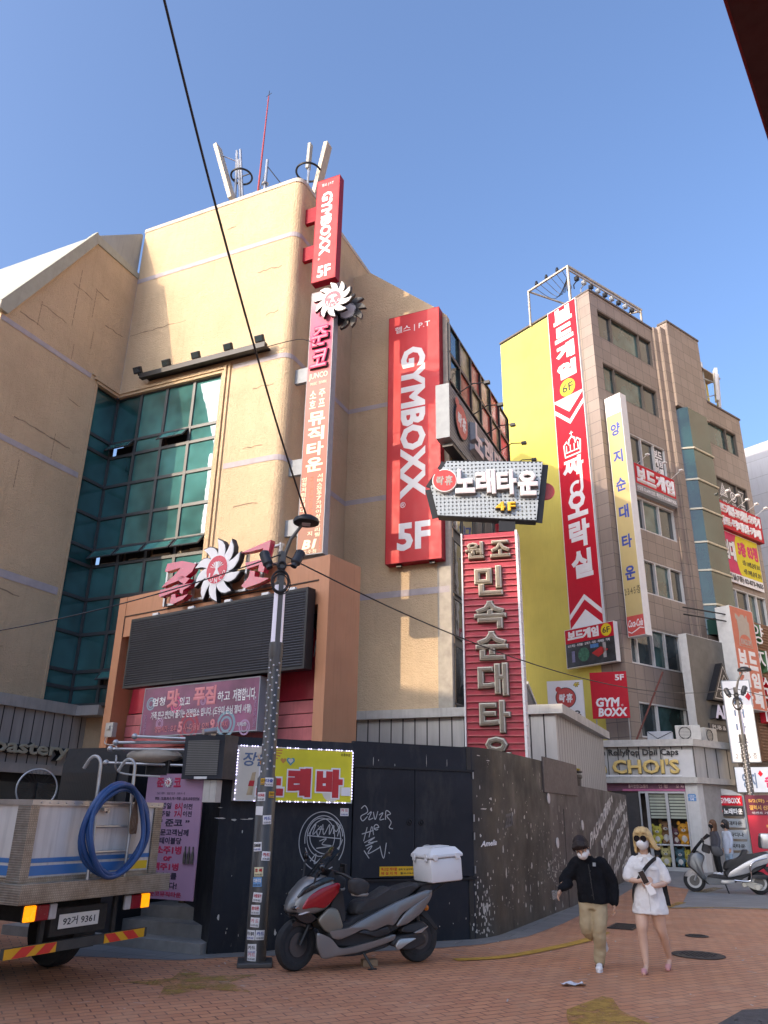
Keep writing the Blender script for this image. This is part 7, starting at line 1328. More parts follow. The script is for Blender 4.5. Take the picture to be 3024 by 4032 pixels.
part(S1, 'rear_side_panel', [(.41, .41), (.27, .565), (-.05, .735), (-.09, .80), (-.08, .71), (.05, .55), (.25, .435)], .02, SILV, y=.205, both=True)
part(S1, 'black_vent', [(.88, .37), (.74, .345), (.62, .31), (.46, .35), (.50, .425), (.70, .37), (.80, .40)], .025, MTB, y=.19, both=True)
part(S1, 'lower_fairing', [(1.38, .40), (1.24, .34), (1.10, .20), (.61, .285), (.38, .34), (.40, .27), (.83, .17), (1.11, .15), (1.30, .12), (1.37, .25)], .03, SILV, y=.17, both=True)
part(S1, 'belly', [(1.34, .14), (1.3, .3), (1.1, .2), (.4, .3), (.42, .2), (.85, .12)], .15, MTB)
part(S1, 'foot_board', [(1.14, .33), (1.12, .38), (.92, .42), (.80, .50), (.78, .44), (.95, .36)], .17, MTB)
part(S1, 'seat', [(.93, .56), (.86, .675), (.68, .71), (.52, .79), (.44, .83), (.36, .80), (.28, .825), (.07, .87), (-.02, .84), (.15, .72), (.37, .645), (.76, .53), (.88, .53)], .15, SEATM, shrink=.8, rnd_=.45)
part(S1, 'tail_cowl', [(.12, .72), (-.02, .84), (-.14, .86), (-.16, .76), (-.04, .68)], .11, MTB)
part(S1, 'rear_fender', [(.02, .63), (-.05, .60), (-.27, .35), (-.23, .33), (-.10, .45), (.02, .54)], .07, MTB)
mb = MB(); mb.ball((-.06, .12, .59), .034, 12, sc=(1, .6, 1)); mb.build('indicator', M('amber_lens', (.60, .17, .01), .25, var=.05), S1, smooth=True); mb = MB(); mb.ball((-.06, -.12, .59), .034, 12, sc=(1, .6, 1)); mb.build('indicator', M('amber_lens', (.60, .17, .01)), S1, smooth=True)
part(S1, 'engine_case', [(.46, .22), (.38, .31), (.10, .34), (-.03, .31), (-.03, .21), (.22, .15)], .06, MTB, y=.12); part(S1, 'air_box', [(.32, .34), (.28, .42), (.02, .46), (-.06, .40), (-.02, .34)], .05, MTB, y=.13); part(S1, 'silver_engine_cover', [(.40, .21), (.34, .29), (.10, .285), (.24, .23), (.36, .165)], .02, M('cast_alloy', (.48, .47, .45), .35, .7, var=.12), y=.19); part(S1, 'silver_trim', [(.17, .335), (-.05, .41), (-.02, .385), (.06, .33)], .015, M('cast_alloy', (.48, .47, .45)), y=.19)
part(S1, 'muffler', [(.3, .22), (.25, .33), (-.28, .42), (-.3, .33)], .06, MTB, y=-.17)
mb = MB(); mb.tube([(.02, .11, .28), (.10, .11, .66)], .03, 10); mb.build('shock_absorber', BLACKM, S1, smooth=True)
mb = MB(); mb.tube([(.80, .12, .20), (.70, .24, .005)], .016, 8); mb.box(.66, .76, .22, .26, 0, .012); mb.build('side_stand', BLACKM, S1)
mb = MB(); mb.tube(spline([(.98, .36, .90), (1.10, .24, .98), (1.18, 0, .99), (1.10, -.24, .98), (.98, -.36, .90)], 5), .016, 8); mb.build('handlebar', BLACKM, S1, smooth=True); part(S1, 'dash', [(1.26, .93), (1.20, 1.03), (1.08, 1.0), (1.12, .92)], .12, MTB)
MUF = M('dull_black_nylon', (.035, .033, .034), .85, var=.2, bmp=.2)
for sy in (1, -1):
    mb = MB(); pillow(mb, rpoly([(1.07, .93), (1.05, .80), (.98, .755), (.85, .79), (.83, .89), (.93, .95)]), .085, .7, sy * .33); mu = mb.build('bar_mitt', MUF, S1, smooth=True); mb = MB(); mb.torus((.93, sy * .33, .78), .07, .018, 'z', 18, 6, sc=(1.2, 1)); mb.build('mitt_cuff', M('grey_cuff', (.28, .27, .25), .8, var=.1), mu, smooth=True)
mirror(S1, (1.44, .17, .87), (1.40, .27, 1.03), 1); mirror(S1, (1.44, -.17, .90), (1.36, -.29, 1.12), -1)
mb = MB(); mb.box(1.04, 1.10, .10, .12, 1.0, 1.05); mb.box(1.02, 1.05, .02, .16, .99, 1.08); mb.build('phone_mount', BLACKM, S1)
bx = bpy.data.objects.new('delivery_box', None); COL.objects.link(bx); bx.parent = S1; bx.location = (-.30, 0, .875); bx.rotation_euler = (0, R(4), 0); BOXW = M('white_plastic_box', (.70, .70, .70), .35, var=.03)
mb = MB(); mb.box(-.225, .225, -.235, .235, 0, .27, bev=.025); mb.build('tub', BOXW, bx, smooth=True); mb = MB(); mb.box(-.24, .24, -.25, .25, .275, .31, bev=.012); mb.build('lid_rim', BOXW, bx, smooth=True)
mb = MB(); vs = [(-.235, -.245, .31), (.235, -.245, .31), (.235, .245, .31), (-.235, .245, .31), (-.17, -.18, .385), (.17, -.18, .385), (.17, .18, .385), (-.17, .18, .385)]; mb.add(vs, [(0, 1, 5, 4), (1, 2, 6, 5), (2, 3, 7, 6), (3, 0, 4, 7), (4, 5, 6, 7)]); mb.box(-.12, .12, -.13, .13, .386, .398, bev=.005); mb.build('lid', BOXW, bx)
for y in (-.15, .15): mb = MB(); mb.box(.235, .255, y - .03, y + .03, .24, .33, bev=.006); mb.build('latch', BOXW, bx)
for x in (-.16, .16): mb = MB(); mb.box(x - .03, x + .03, .24, .262, .25, .32, bev=.006); mb.build('latch', BOXW, bx)
mb = MB(); mb.bar((.08, .1, .83), (-.5, .1, .87), .02); mb.bar((.08, -.1, .83), (-.5, -.1, .87), .02); mb.bar((-.2, -.15, .86), (-.2, .15, .86), .02); mb.bar((-.14, .1, .74), (-.35, .1, .86), .018); mb.bar((-.14, -.1, .74), (-.35, -.1, .86), .018); mb.build('rack', BLACKM, S1)
t = thing('wooden_block', 'small wooden block on ground under the red and black scooter', 'block', (-.08, 10.2, 0), R(20)); mb = MB(); mb.box(-.09, .09, -.05, .05, 0, .07, bev=.005); mb.build('wood', M('raw_timber', (.30, .19, .11), .8, var=.25), t)
# older silver scooter on the right
az2 = math.atan2(.32663, -.94515)
S2 = thing('silver_scooter', 'older silver grey maxi scooter parked on grey paving near the corner shop', 'scooter', (9.03, 20.11, 0), az2, 'scooters parked along the street')
GR2 = M('dull_grey_paint', (.13, .14, .145), .35, .3, var=.06, coat=.3); SV2 = M('bright_silver_paint', (.46, .46, .46), .3, .5, var=.05)
wheel(S2, .0, .25, .13, rim=STEEL); wheel(S2, 1.43, .25, .12, rim=STEEL)
part(S2, 'core', [(1.2, .2), (1.1, .4), (.7, .36), (.7, .55), (.1, .76), (-.3, .85), (-.2, .6), (.2, .4), (.6, .2)], .15, MTB)
part(S2, 'front_cowl', [(1.56, .64), (1.50, .80), (1.42, .88), (1.28, .92), (1.12, .80), (1.22, .58), (1.18, .36), (1.10, .27), (1.24, .24), (1.42, .46), (1.54, .56)], .2, GR2, shrink=.74, rnd_=.4)
part(S2, 'headlight', [(1.565, .63), (1.53, .74), (1.46, .74), (1.50, .62)], .10, CHR)
part(S2, 'side_fairing', [(1.22, .3), (1.12, .34), (.70, .30), (.48, .32), (.62, .20), (1.16, .17)], .2, GR2)
part(S2, 'silver_sill', [(.86, .22), (.84, .29), (.52, .30), (.56, .22)], .03, SV2, y=.19, both=True)
screen(S2, [(1.45, .86), (1.36, .98), (1.20, 1.15), (1.02, 1.31)], .17, .13, .08, SMOKE)
part(S2, 'front_fender', [(1.66, .33), (1.58, .47), (1.44, .52), (1.30, .46), (1.36, .40), (1.46, .43), (1.58, .32)], .075, SV2, shrink=.8)
for y in (-.08, .08): mb = MB(); mb.tube([(1.43, y, .25), (1.26, y, .66)], .024, 8); mb.build('fork_leg', SV2, S2, smooth=True)
part(S2, 'seat', [(.76, .50), (.71, .70), (.44, .77), (.34, .84), (.28, .97), (.15, .97), (.2, .86), (-.28, .95), (-.3, .88), (0, .80), (.58, .50)], .16, SEATM, shrink=.8, rnd_=.45)
part(S2, 'tail_panel', [(.62, .48), (.22, .72), (-.3, .93), (-.32, .72), (.08, .58), (.2, .46), (.7, .34)], .03, SV2, y=.18, both=True)
part(S2, 'battery_cover', [(.72, .34), (.2, .47), (.14, .57), (.6, .50), (.76, .48)], .19, MTB)
part(S2, 'engine_case', [(.42, .26), (.24, .29), (-.06, .23), (-.04, .12), (.14, .10)], .05, M('pale_alloy', (.50, .47, .40), .4, .5, var=.1), y=.15)
for x, r_ in ((.34, .06), (.06, .075)): mb = MB(); mb.lathe([(r_, .2), (r_ * .8, .225), (.01, .225)], 20, c=(x, 0, .21 if x > .2 else .17), ax='y'); mb.build('cover_disc', M('pale_alloy', (.50, .47, .40)), S2)
part(S2, 'air_box', [(.22, .36), (.18, .43), (-.2, .45), (-.18, .33)], .06, MTB, y=.13)
mb = MB(); mb.tube(spline([(.55, .24, .30), (.25, .25, .29), (.18, .25, .36), (.16, .24, .60), (.05, .22, .72), (-.22, .2, .80)], 5), .02, 8); mb.build('crash_bar', CHR, S2, smooth=True)
mb = MB(); mb.tube(spline([(.86, .32, .96), (.98, .2, 1.02), (1.06, 0, 1.02), (.98, -.2, 1.02), (.86, -.32, .96)], 5), .016, 8); mb.build('handlebar', BLACKM, S2, smooth=True); part(S2, 'dash', [(1.2, .9), (1.14, 1.08), (.98, 1.04), (1.0, .84)], .14, MTB)
for sy in (1, -1): mb = MB(); pillow(mb, rpoly([(.98, 1.02), (.96, .84), (.84, .80), (.72, .84), (.72, .96), (.84, 1.04)]), .085, .7, sy * .30); mb.build('bar_mitt', M('grey_nylon', (.07, .07, .072), .8, var=.2), S2, smooth=True)
mirror(S2, (1.12, .2, 1.05), (1.14, .3, 1.12), 1); mirror(S2, (1.12, -.2, 1.05), (1.14, -.3, 1.12), -1)
mb = MB(); mb.box(-.55, -.15, -.2, .2, 1.0, 1.34, bev=.05); mb.build('top_case', SV2, S2, smooth=True); part(S2, 'backrest', [(-.10, 1.02), (-.14, 1.28), (-.19, 1.28), (-.18, 1.0)], .16, SEATM); mb = MB(); mb.bar((-.1, .1, .9), (-.5, .1, .98), .025); mb.bar((-.1, -.1, .9), (-.5, -.1, .98), .025); mb.build('rack', STEEL, S2)
mb = MB(); mb.tube([(.75, .1, .2), (.70, .2, .005)], .016, 8); mb.build('side_stand', BLACKM, S2)
part(S2, 'rear_fender', [(-.1, .62), (-.3, .6), (-.42, .35), (-.36, .33), (-.2, .5)], .08, MTB)
# ---------------------------------------------------------------- people
SKIN = M('light_skin', (.56, .34, .24), .5, var=.05, scale=12, spec=.3)
SKIN[0:0] if False else None
def limb(mb, pts, rs, n=12):
    """tapering flesh: smooth tube through joints with round ends"""
    P = spline([Vector(p) for p in pts], 5); k = len(P); q = []
    m = len(pts) - 1
    for i in range(k):
        t = i / (k - 1) * m; j = min(int(t), m - 1); f = t - j; q.append(rs[j] * (1 - f) + rs[j + 1] * f)
    mb.tube(P, q, n); mb.ball(P[0][:], q[0], 10); mb.ball(P[-1][:], q[-1], 10)
def trunk(mb, secs, n=20):
    """stacked oval sections (x,y,z,rx,ry)"""
    vs = [(x + rx * math.cos(2 * math.pi * j / n), y + ry * math.sin(2 * math.pi * j / n), z) for x, y, z, rx, ry in secs for j in range(n)]; k = len(secs)
    mb.add(vs, [(i * n + j, i * n + (j + 1) % n, (i + 1) * n + (j + 1) % n, (i + 1) * n + j) for i in range(k - 1) for j in range(n)] + [tuple(range(n))[::-1], tuple(range((k - 1) * n, k * n))])
def hand(mb, wrist, d, palm_n, s=1.0, curl=.5, side=1):
    """palm, four fingers of different length and a thumb from the side of the palm"""
    d = Vector(d).normalized(); nrm = Vector(palm_n).normalized(); nrm = (nrm - d * nrm.dot(d)).normalized(); ac = d.cross(nrm) * side; w = Vector(wrist)
    mb.tube([w, w + d * .03 * s, w + d * .075 * s], [.022 * s, .034 * s, .034 * s], 10, sq=.5) if False else None
    for k in range(4): o = ac * (.0265 - .0175 * k) * s; limb(mb, [w + ac * (.012 - .008 * k) * s, w + o + d * .045 * s, w + o + d * .082 * s], [.015 * s, .0135 * s, .0125 * s], 8)
    for k, L in enumerate((.060, .070, .066, .050)):
        b = w + ac * (.0265 - .0175 * k) * s + d * .085 * s; c1 = R(35 * curl * 1.2); c2 = R(80 * curl * 1.2)
        p1 = b + (d * math.cos(c1) + nrm * math.sin(c1)) * L * .5 * s; p2 = p1 + (d * math.cos(c2) + nrm * math.sin(c2)) * L * .5 * s
        limb(mb, [b, p1, p2], [.0098 * s, .009 * s, .0078 * s], 8)
    tb = w + ac * .024 * s + d * .028 * s; t1 = tb + (d * .7 + ac * .75 + nrm * .35).normalized() * .034 * s; t2 = t1 + (d * .9 + ac * .2 + nrm * .5).normalized() * .03 * s; limb(mb, [tb, t1, t2], [.014 * s, .0115 * s, .009 * s], 8)
def head(mb, c, T_, s=1.0):
    """skull, jaw, nose, brow, ears; T_ turns and tilts it (faces -Y)"""
    o = mb.T; mb.T = Matrix.Translation(c) @ T_ @ Matrix.Scale(s, 4)
    mb.ball((0, .012, .02), .092, 20, sc=(.86, 1.05, 1.12)); mb.ball((0, -.018, -.05), .068, 16, sc=(.92, .95, 1.05)); mb.ball((0, -.05, -.098), .026, 10, sc=(1.25, .9, .8))
    mb.tube([(0, -.088, .02), (0, -.108, -.022), (0, -.10, -.032)], [.008, .014, .012], 8); mb.ball((0, -.088, -.062), .017, 10, sc=(1.5, .6, .75))
    for sx in (-1, 1): mb.ball((sx * .034, -.078, .022), .017, 10, sc=(1.3, .5, .7)); mb.ball((sx * .082, .012, -.008), .022, 10, sc=(.35, .8, 1.35)); mb.ball((sx * .042, -.062, -.018), .026, 10, sc=(1, .6, .8))
    mb.T = o
def face_parts(root, c, T_, s, brow=BK):
    Tm = Matrix.Translation(c) @ T_ @ Matrix.Scale(s, 4)
    for sx in (-1, 1):
        e = MB(); e.T = Tm; e.ball((sx * .033, -.0875, .018), .0105, 10, sc=(1.25, .45, .7)); e.build('eye', M('dark_eye', (.03, .02, .018), .2, var=0), root, smooth=True); e = MB(); e.T = Tm; e.tube([(sx * .018, -.0925, .040), (sx * .034, -.0915, .045), (sx * .05, -.083, .040)], .0035, 6); e.build('eyebrow', brow, root)
def mask(root, c, T_, s, mat):
    m = MB(); m.T = Matrix.Translation(c) @ T_ @ Matrix.Scale(s, 4)
    rows = [(-.005, .042, -.104, .0), (-.035, .066, -.122, .0), (-.07, .068, -.118, 0), (-.105, .052, -.092, 0), (-.125, .03, -.062, 0)]; n = 12; vs = []
    for z, w, yf, _ in rows:
        for j in range(n + 1): t = j / n * 2 - 1; vs.append((w * 1.18 * t, yf + .075 * t * t * t * t + .022 * t * t, z + .012 * (t * t)))
    m.add(vs, [(i * (n + 1) + j, i * (n + 1) + j + 1, (i + 1) * (n + 1) + j + 1, (i + 1) * (n + 1) + j) for i in range(len(rows) - 1) for j in range(n)])
    o = m.build('face_mask', mat, root, smooth=2, fix=False); s_ = o.modifiers.new('t', 'SOLIDIFY'); s_.thickness = .004; s_.offset = 0
    m = MB(); m.T = Matrix.Translation(c) @ T_ @ Matrix.Scale(s, 4)
    for sx in (-1, 1): m.tube([(sx * .072, -.04, -.02), (sx * .086, .0, .0), (sx * .084, .03, -.01), (sx * .072, -.03, -.09)], .0025, 5)
    m.build('ear_loop', mat, o)
def clothes(name, fn, mat, root, voxel=.011, smooth=4, disp=.018, ds=.09):
    mb = MB(); fn(mb); return remesh(mb, voxel, name, mat, root, smooth, disp, ds)
MW = M('white_mask', (.72, .71, .70), .8, var=.03)
# man
FM = Frame(2.526, 10.157, 13.5)
MAN = FM.thing('person', 'man in black jacket, khaki trousers and white mask walking with his head bowed', 'person', 0, 0, 0, 'people walking on the street')
hc = (-.06, -.145, 1.30); HT = Euler((R(40), R(-10), R(-16))).to_matrix().to_4x4()
mb = MB(); head(mb, hc, HT, .94); limb(mb, [(.0, .0, 1.14), (-.01, -.03, 1.2), (-.04, -.10, 1.27)], [.062, .055, .055])
trunk(mb, [(.03, .0, .70, .10, .08), (.02, 0, .9, .12, .09), (.01, 0, 1.08, .14, .09), (.0, 0, 1.17, .08, .06)])
limb(mb, [(-.14, .0, 1.12), (-.27, -.02, .95), (-.325, -.10, .84)], [.05, .04, .026]); limb(mb, [(.19, .0, 1.12), (.265, .05, .93), (.268, .02, .69)], [.05, .04, .026])
hand(mb, (-.328, -.105, .835), (-.5, -.35, -.8), (.6, -.3, -.3), .92, .55, 1); hand(mb, (.267, .018, .69), (-.05, -.12, -1), (-.9, -.2, 0), .92, .6, -1)
for pts in ([(.10, .0, .72), (.075, -.07, .42), (.055, .0, .09)], [(-.05, .02, .72), (-.06, .0, .42), (.09, .36, .30)]): limb(mb, pts, [.06, .042, .028])
limb(mb, [(.055, .02, .05), (.045, -.10, .03)], [.035, .03]); limb(mb, [(.09, .38, .28), (.12, .34, .22)], [.035, .03])
remesh(mb, .0075, 'body', SKIN, MAN, 2); face_parts(MAN, hc, HT, .94); mask(MAN, hc, HT, .94, MW)
def f(mb):
    mb.T = Matrix.Translation(hc) @ HT @ Matrix.Scale(.94, 4); mb.ball((0, .025, .045), .102, 20, sc=(.93, 1.05, 1.02)); mb.ball((0, .06, -.01), .085, 16, sc=(.95, .8, 1.0))
    r2 = random.Random(5)
    for i in range(26):
        x = r2.uniform(-.085, .085); mb.tube([(x * .8, -.03, .135 - abs(x) * .4), (x, -.085, .105 - abs(x) * .3), (x * 1.08, -.104 + abs(x) * .25, .05 + r2.uniform(-.012, .012))], [.014, .012, .005], 6)
    for sx in (-1, 1):
        for i in range(5): mb.tube([(sx * .07, -.05 + i * .025, .09), (sx * .09, -.055 + i * .025, .04), (sx * .09, -.055 + i * .025, -.005 - .01 * (i % 2))], [.014, .012, .006], 6)
clothes('hair', f, M('dark_brown_hair', (.014, .006, .005), .7, var=.3, scale=30), MAN, .0075, 2, .008, .02)
def f(mb):
    trunk(mb, [(.045, .0, .70, .175, .125), (.04, .0, .74, .18, .13), (.02, .0, .9, .175, .125), (.012, .0, 1.05, .18, .12), (.0, .0, 1.13, .165, .10), (-.005, -.02, 1.19, .085, .075)])
    limb(mb, [(-.12, .0, 1.12), (-.20, .01, 1.02), (-.285, .0, .93), (-.24, -.04, .90), (-.325, -.10, .855)], [.085, .085, .075, .06, .045]); limb(mb, [(.15, .0, 1.12), (.225, .03, 1.0), (.265, .05, .90), (.272, .035, .79), (.27, .02, .715)], [.085, .08, .072, .062, .055])
    trunk(mb, [(-.005, -.03, 1.15, .085, .075), (-.01, -.045, 1.215, .075, .068)])
jk = clothes('jacket', f, M('black_wool_jacket', (.009, .010, .013), .9, var=.3, scale=14, bmp=.2, bscale=140, spec=.15), MAN, .011, 4, .03, .11)
mb = MB(); mb.tube([(.005, -.135, 1.12), (.02, -.145, .95), (.04, -.142, .74)], .006, 5); mb.build('front_placket', BK, jk); mb = MB(); mb.box(.055, .09, -.128, -.122, 1.10, 1.14); mb.build('badge', GREYP, jk)
for z in (1.05, .96, .87, .79): mb = MB(); mb.ball((.022, -.144, z), .008, 8); mb.build('button', BLACKM, jk)
def f(mb):
    trunk(mb, [(.03, .0, .64, .145, .11), (.03, .0, .72, .155, .115), (.03, .0, .80, .15, .11)])
    limb(mb, [(.10, .0, .70), (.095, -.04, .56), (.078, -.07, .42), (.065, -.02, .25), (.055, .005, .10)], [.098, .09, .076, .068, .064]); limb(mb, [(-.05, .01, .70), (-.06, .0, .55), (-.06, .0, .42), (.0, .17, .35), (.085, .34, .31)], [.095, .088, .078, .070, .062])
tr = clothes('trousers', f, M('khaki_cotton', (.40, .31, .185), .85, var=.10, scale=6, bmp=.1, bscale=120), MAN, .011, 3, .028, .09)
def shoe(root, heel, toe, upv=(0, 0, 1), mat=None, sole=None):
    h = Vector(heel); t_ = Vector(toe); d = t_ - h; L = d.length; d.normalize(); u = Vector(upv); u = (u - d * u.dot(d)).normalized(); s_ = d.cross(u)
    mm = Matrix((s_, -d, u)).transposed().to_4x4(); mm.translation = h
    mb = MB(); mb.T = mm; mb.ball((0, -L * .12, .045), .043, 14, sc=(.85, 1.0, 1.0)); mb.ball((0, -L * .45, .042), .045, 14, sc=(.88, 1.5, .85)); mb.ball((0, -L * .80, .032), .045, 14, sc=(.95, 1.0, .7)); mb.tube([(0, -L * .1, .05), (0, -L * .08, .095)], [.04, .042], 12)
    o = remesh(mb, .008, 'shoe', mat, root, 2)
    mb = MB(); mb.T = mm; mb.prism([(.036 * math.cos(a) * (1.15 if math.sin(a) < 0 else 1), -L * .47 + L * .55 * math.sin(a)) for a in [2 * math.pi * i / 24 for i in range(24)]], -.004, .026, 'z'); mb.build('sole', sole, o)
    return o, mm, L
WSH = M('white_leather', (.68, .68, .69), .45, var=.04); o, mm, L = shoe(MAN, (.056, .045, .008), (.035, -.165, .008), mat=WSH, sole=WSH); mb = MB(); mb.T = mm; mb.prism([(-.02, .03), (-.11, .05), (-.13, .062), (-.10, .04), (-.05, .022)], .036, .044, 'x'); mb.prism([(-.02, .03), (-.11, .05), (-.13, .062), (-.10, .04), (-.05, .022)], -.044, -.036, 'x'); mb.build('black_swoosh_shape', BK, o)
for i in range(4): mb = MB(); mb.T = mm; mb.tube([(-.022, -L * (.34 + .08 * i), .078 - .006 * i), (.022, -L * (.34 + .08 * i), .078 - .006 * i)], .004, 5); mb.build('lace', WH, o)
shoe(MAN, (.095, .42, .335), (.145, .40, .14), (0, .9, -.3), WSH, WSH)
# bottle he carries
t = FM.thing('held_cup', 'clear plastic cup held in the walking man right hand', 'cup', -.405, -.15, .735); mb = MB(); mb.lathe([(.028, 0), (.036, .09), (.034, .09), (.027, .004)], 18); g_, nt_, b_ = nodes('clear_plastic'); b_.inputs['Transmission Weight'].default_value = .9; b_.inputs['Roughness'].default_value = .1; b_.inputs['IOR'].default_value = 1.3; mb.build('cup_wall', g_, t, smooth=True); mb = MB(); mb.tube([(.0, 0, .02), (.012, -.01, .15)], .004, 6); mb.build('straw', BLACKM, t)
# woman
FW = Frame(3.1866, 10.0648, 16.5)
WOM = FW.thing('person', 'blonde woman in white shirt dress, sunglasses and mask walking with a phone', 'person', 0, 0, 0, 'people walking on the street')
hc = (-.005, -.05, 1.405); HT = Euler((R(2), 0, R(-16))).to_matrix().to_4x4(); hs = .93
mb = MB(); head(mb, hc, HT, hs); limb(mb, [(.0, .01, 1.18), (.0, .0, 1.25), (-.002, -.02, 1.33)], [.06, .048, .046])
trunk(mb, [(.0, .0, .60, .14, .10), (.0, 0, .75, .13, .095), (.0, 0, .95, .105, .08), (.0, 0, 1.1, .13, .085), (.0, .01, 1.20, .09, .06)])
limb(mb, [(-.14, .0, 1.16), (-.20, -.02, .98), (-.10, -.14, .955), (-.055, -.165, .975)], [.045, .036, .027, .022]); limb(mb, [(.14, .0, 1.16), (.215, .0, .96), (.10, -.15, .915), (.055, -.175, .92)], [.045, .036, .027, .022])
hand(mb, (-.06, -.165, .97), (1, -.15, .1), (.1, 1, -.2), .86, .45, -1); hand(mb, (.06, -.175, .92), (-1, -.1, .05), (-.1, 1, .1), .86, .7, 1)
limb(mb, [(-.085, .0, .64), (-.10, -.05, .50), (-.105, -.05, .41), (-.10, -.03, .28), (-.095, -.045, .085)], [.088, .072, .053, .050, .029]); limb(mb, [(.085, .0, .64), (.10, .03, .50), (.118, .06, .41), (.15, .18, .28), (.175, .31, .115)], [.088, .072, .053, .050, .029])
limb(mb, [(-.096, -.03, .07), (-.115, -.13, .03), (-.13, -.20, .018)], [.027, .028, .022]); limb(mb, [(.176, .31, .10), (.15, .235, .04), (.14, .17, .022)], [.027, .028, .022])
remesh(mb, .0075, 'body', M('fair_skin', (.62, .40, .30), .45, var=.05, scale=12, spec=.3), WOM, 2); mask(WOM, hc, HT, hs, MW)
Tm = Matrix.Translation(hc) @ HT @ Matrix.Scale(hs, 4); sg_ = MB(); sg_.T = Tm
for sx in (-1, 1): sg_.lathe([(.040, -.003), (.040, .003), (.01, .006)], 20, c=(sx * .041, -.104, .012), ax='y')
sg_.tube([(-.01, -.108, .025), (.01, -.108, .025)], .004, 5)
for sx in (-1, 1): sg_.tube([(sx * .078, -.10, .022), (sx * .09, -.03, .018), (sx * .086, .02, .012)], .004, 5)
sg_.build('sunglasses', M('dark_lens', (.012, .011, .012), .08, var=0), WOM)
def f(mb):
    mb.T = Tm; mb.ball((0, .022, .045), .106, 20, sc=(.92, 1.06, 1.03)); r2 = random.Random(8)
    for i in range(46):
        a = R(-28 + 236 * i / 45); rx = .088; x = rx * math.cos(a); y_ = .02 + .095 * math.sin(a); blow = .05 if math.cos(a) > 0 else .0
        L_ = .20 if y_ > -.03 else .15
        mb.tube(spline([(x * .6, y_ * .6, .13), (x * 1.05, y_ * 1.05, .07), (x * 1.14 + blow * .35, y_ * 1.1, .0), (x * 1.15 + blow * 1.3, y_ * 1.12 + blow * .5, .07 - L_ + blow * .6 + r2.uniform(-.012, .012)), (x * 1.08 + blow * 2.0, y_ * 1.08 + blow, .05 - L_ + blow * 1.1 + r2.uniform(-.02, .01))], 3), [.022] * 8 + [.020, .018, .015, .011, .007], 6)
    for x in (-.05, -.03, -.01, .02, .045, .065): mb.tube([(x * .5 + .01, -.03, .145), (x, -.085, .105), (x * 1.35, -.098, .07)], [.018, .016, .008], 6)
clothes('hair', f, M('blonde_hair', (.55, .38, .17), .45, var=.3, scale=26), WOM, .008, 2, .008, .02)
def f(mb):
    trunk(mb, [(.01, .0, .605, .205, .15), (.008, .0, .66, .20, .145), (.005, .0, .80, .175, .13), (.0, .0, .93, .155, .12), (.0, .0, 1.06, .165, .12), (.0, .005, 1.15, .165, .10), (.0, .01, 1.20, .12, .075), (.0, .01, 1.235, .07, .062)])
    limb(mb, [(-.13, .0, 1.15), (-.18, -.01, 1.06), (-.205, -.03, .985)], [.068, .066, .060]); limb(mb, [(.13, .0, 1.15), (.19, .0, 1.06), (.215, -.01, .975)], [.068, .066, .060])
sh = clothes('shirt_dress', f, M('white_linen', (.72, .71, .70), .85, var=.05, scale=8, bmp=.15, bscale=130), WOM, .010, 3, .03, .10)
mb = MB()
for sx in (-1, 1): mb.add([(sx * .012, -.085, 1.215), (sx * .06, -.085, 1.265), (sx * .085, -.075, 1.20), (sx * .045, -.118, 1.165)], [(0, 1, 2, 3)])
co_ = mb.build('collar', M('white_linen', (.72, .71, .70)), sh, fix=False); s_ = co_.modifiers.new('t', 'SOLIDIFY'); s_.thickness = .006
for x in (-.085, .085): mb = MB(); mb.box(x - .045, x + .045, -.136, -.122, 1.075, 1.105, bev=.004); mb.build('pocket_flap', M('white_linen', (.72, .71, .70)), sh)
mb = MB(); mb.tube([(.0, -.128, 1.15), (.003, -.138, 1.0), (.005, -.135, .85), (.01, -.155, .64)], .004, 5); mb.build('placket', M('white_shade_seam', (.55, .54, .53), .8, var=0), sh)
PKS = M('dusty_pink_suede', (.55, .27, .27), .6, var=.08)
for h, t_ in (((-.096, -.015, .055), (-.135, -.215, .008)), ((.178, .325, .08), (.137, .15, .008))):
    h = Vector(h); t_ = Vector(t_); d = (t_ - h).normalized(); mb = MB(); mb.tube([h + Vector((0, 0, -.015)), h + d * .08 + Vector((0, 0, -.028)), t_ + Vector((0, 0, .004))], [.022, .028, .026], 10, sq=.35); mb.tube([h + d * .10 + Vector((0, 0, -.008)), t_ - d * .03 + Vector((0, 0, .024)), t_ + Vector((0, 0, .014))], [.031, .034, .018], 12, sq=.75); so_ = remesh(mb, .008, 'heeled_mule', PKS, WOM, 2)
    mb = MB(); mb.tube([h + Vector((0, 0, -.02)), Vector((h.x, h.y, 0)) + d * .012], [.014, .006], 8); mb.build('heel', BLACKM, so_); mb = MB(); mb.ball((t_ - d * .05 + Vector((0, 0, .035)))[:], .02, 8, sc=(1.6, .6, .6)); mb.build('bow', PKS, so_)
t = FW.thing('shoulder_bag', 'black cloth bag worn across the blonde woman, strap over white dress', 'bag', .16, .17, .70); BAGM = M('black_bag_cloth', (.014, .014, .016), .8, var=.2)
mb = MB(); mb.prism([(-.06, .0), (.09, -.02), (.06, .26), (-.06, .28)], -.04, .04, 'y'); mb.build('pouch', BAGM, t); mb = MB()
P = spline([(.0, -.09, .50), (-.06, -.30, .49), (-.16, -.335, .40), (-.25, -.33, .28), (-.32, -.24, .16), (-.325, -.15, .0), (-.2, .02, -.01), (-.05, .0, .02)], 6); vs = []; k = len(P)
for i, p_ in enumerate(P):
    d = (P[min(i + 1, k - 1)] - P[max(i - 1, 0)]).normalized(); n_ = Vector((p_.x + .16, p_.y + .17, 0)).normalized(); w_ = d.cross(n_).normalized() * .02; vs += [(p_ + w_)[:], (p_ - w_)[:]]
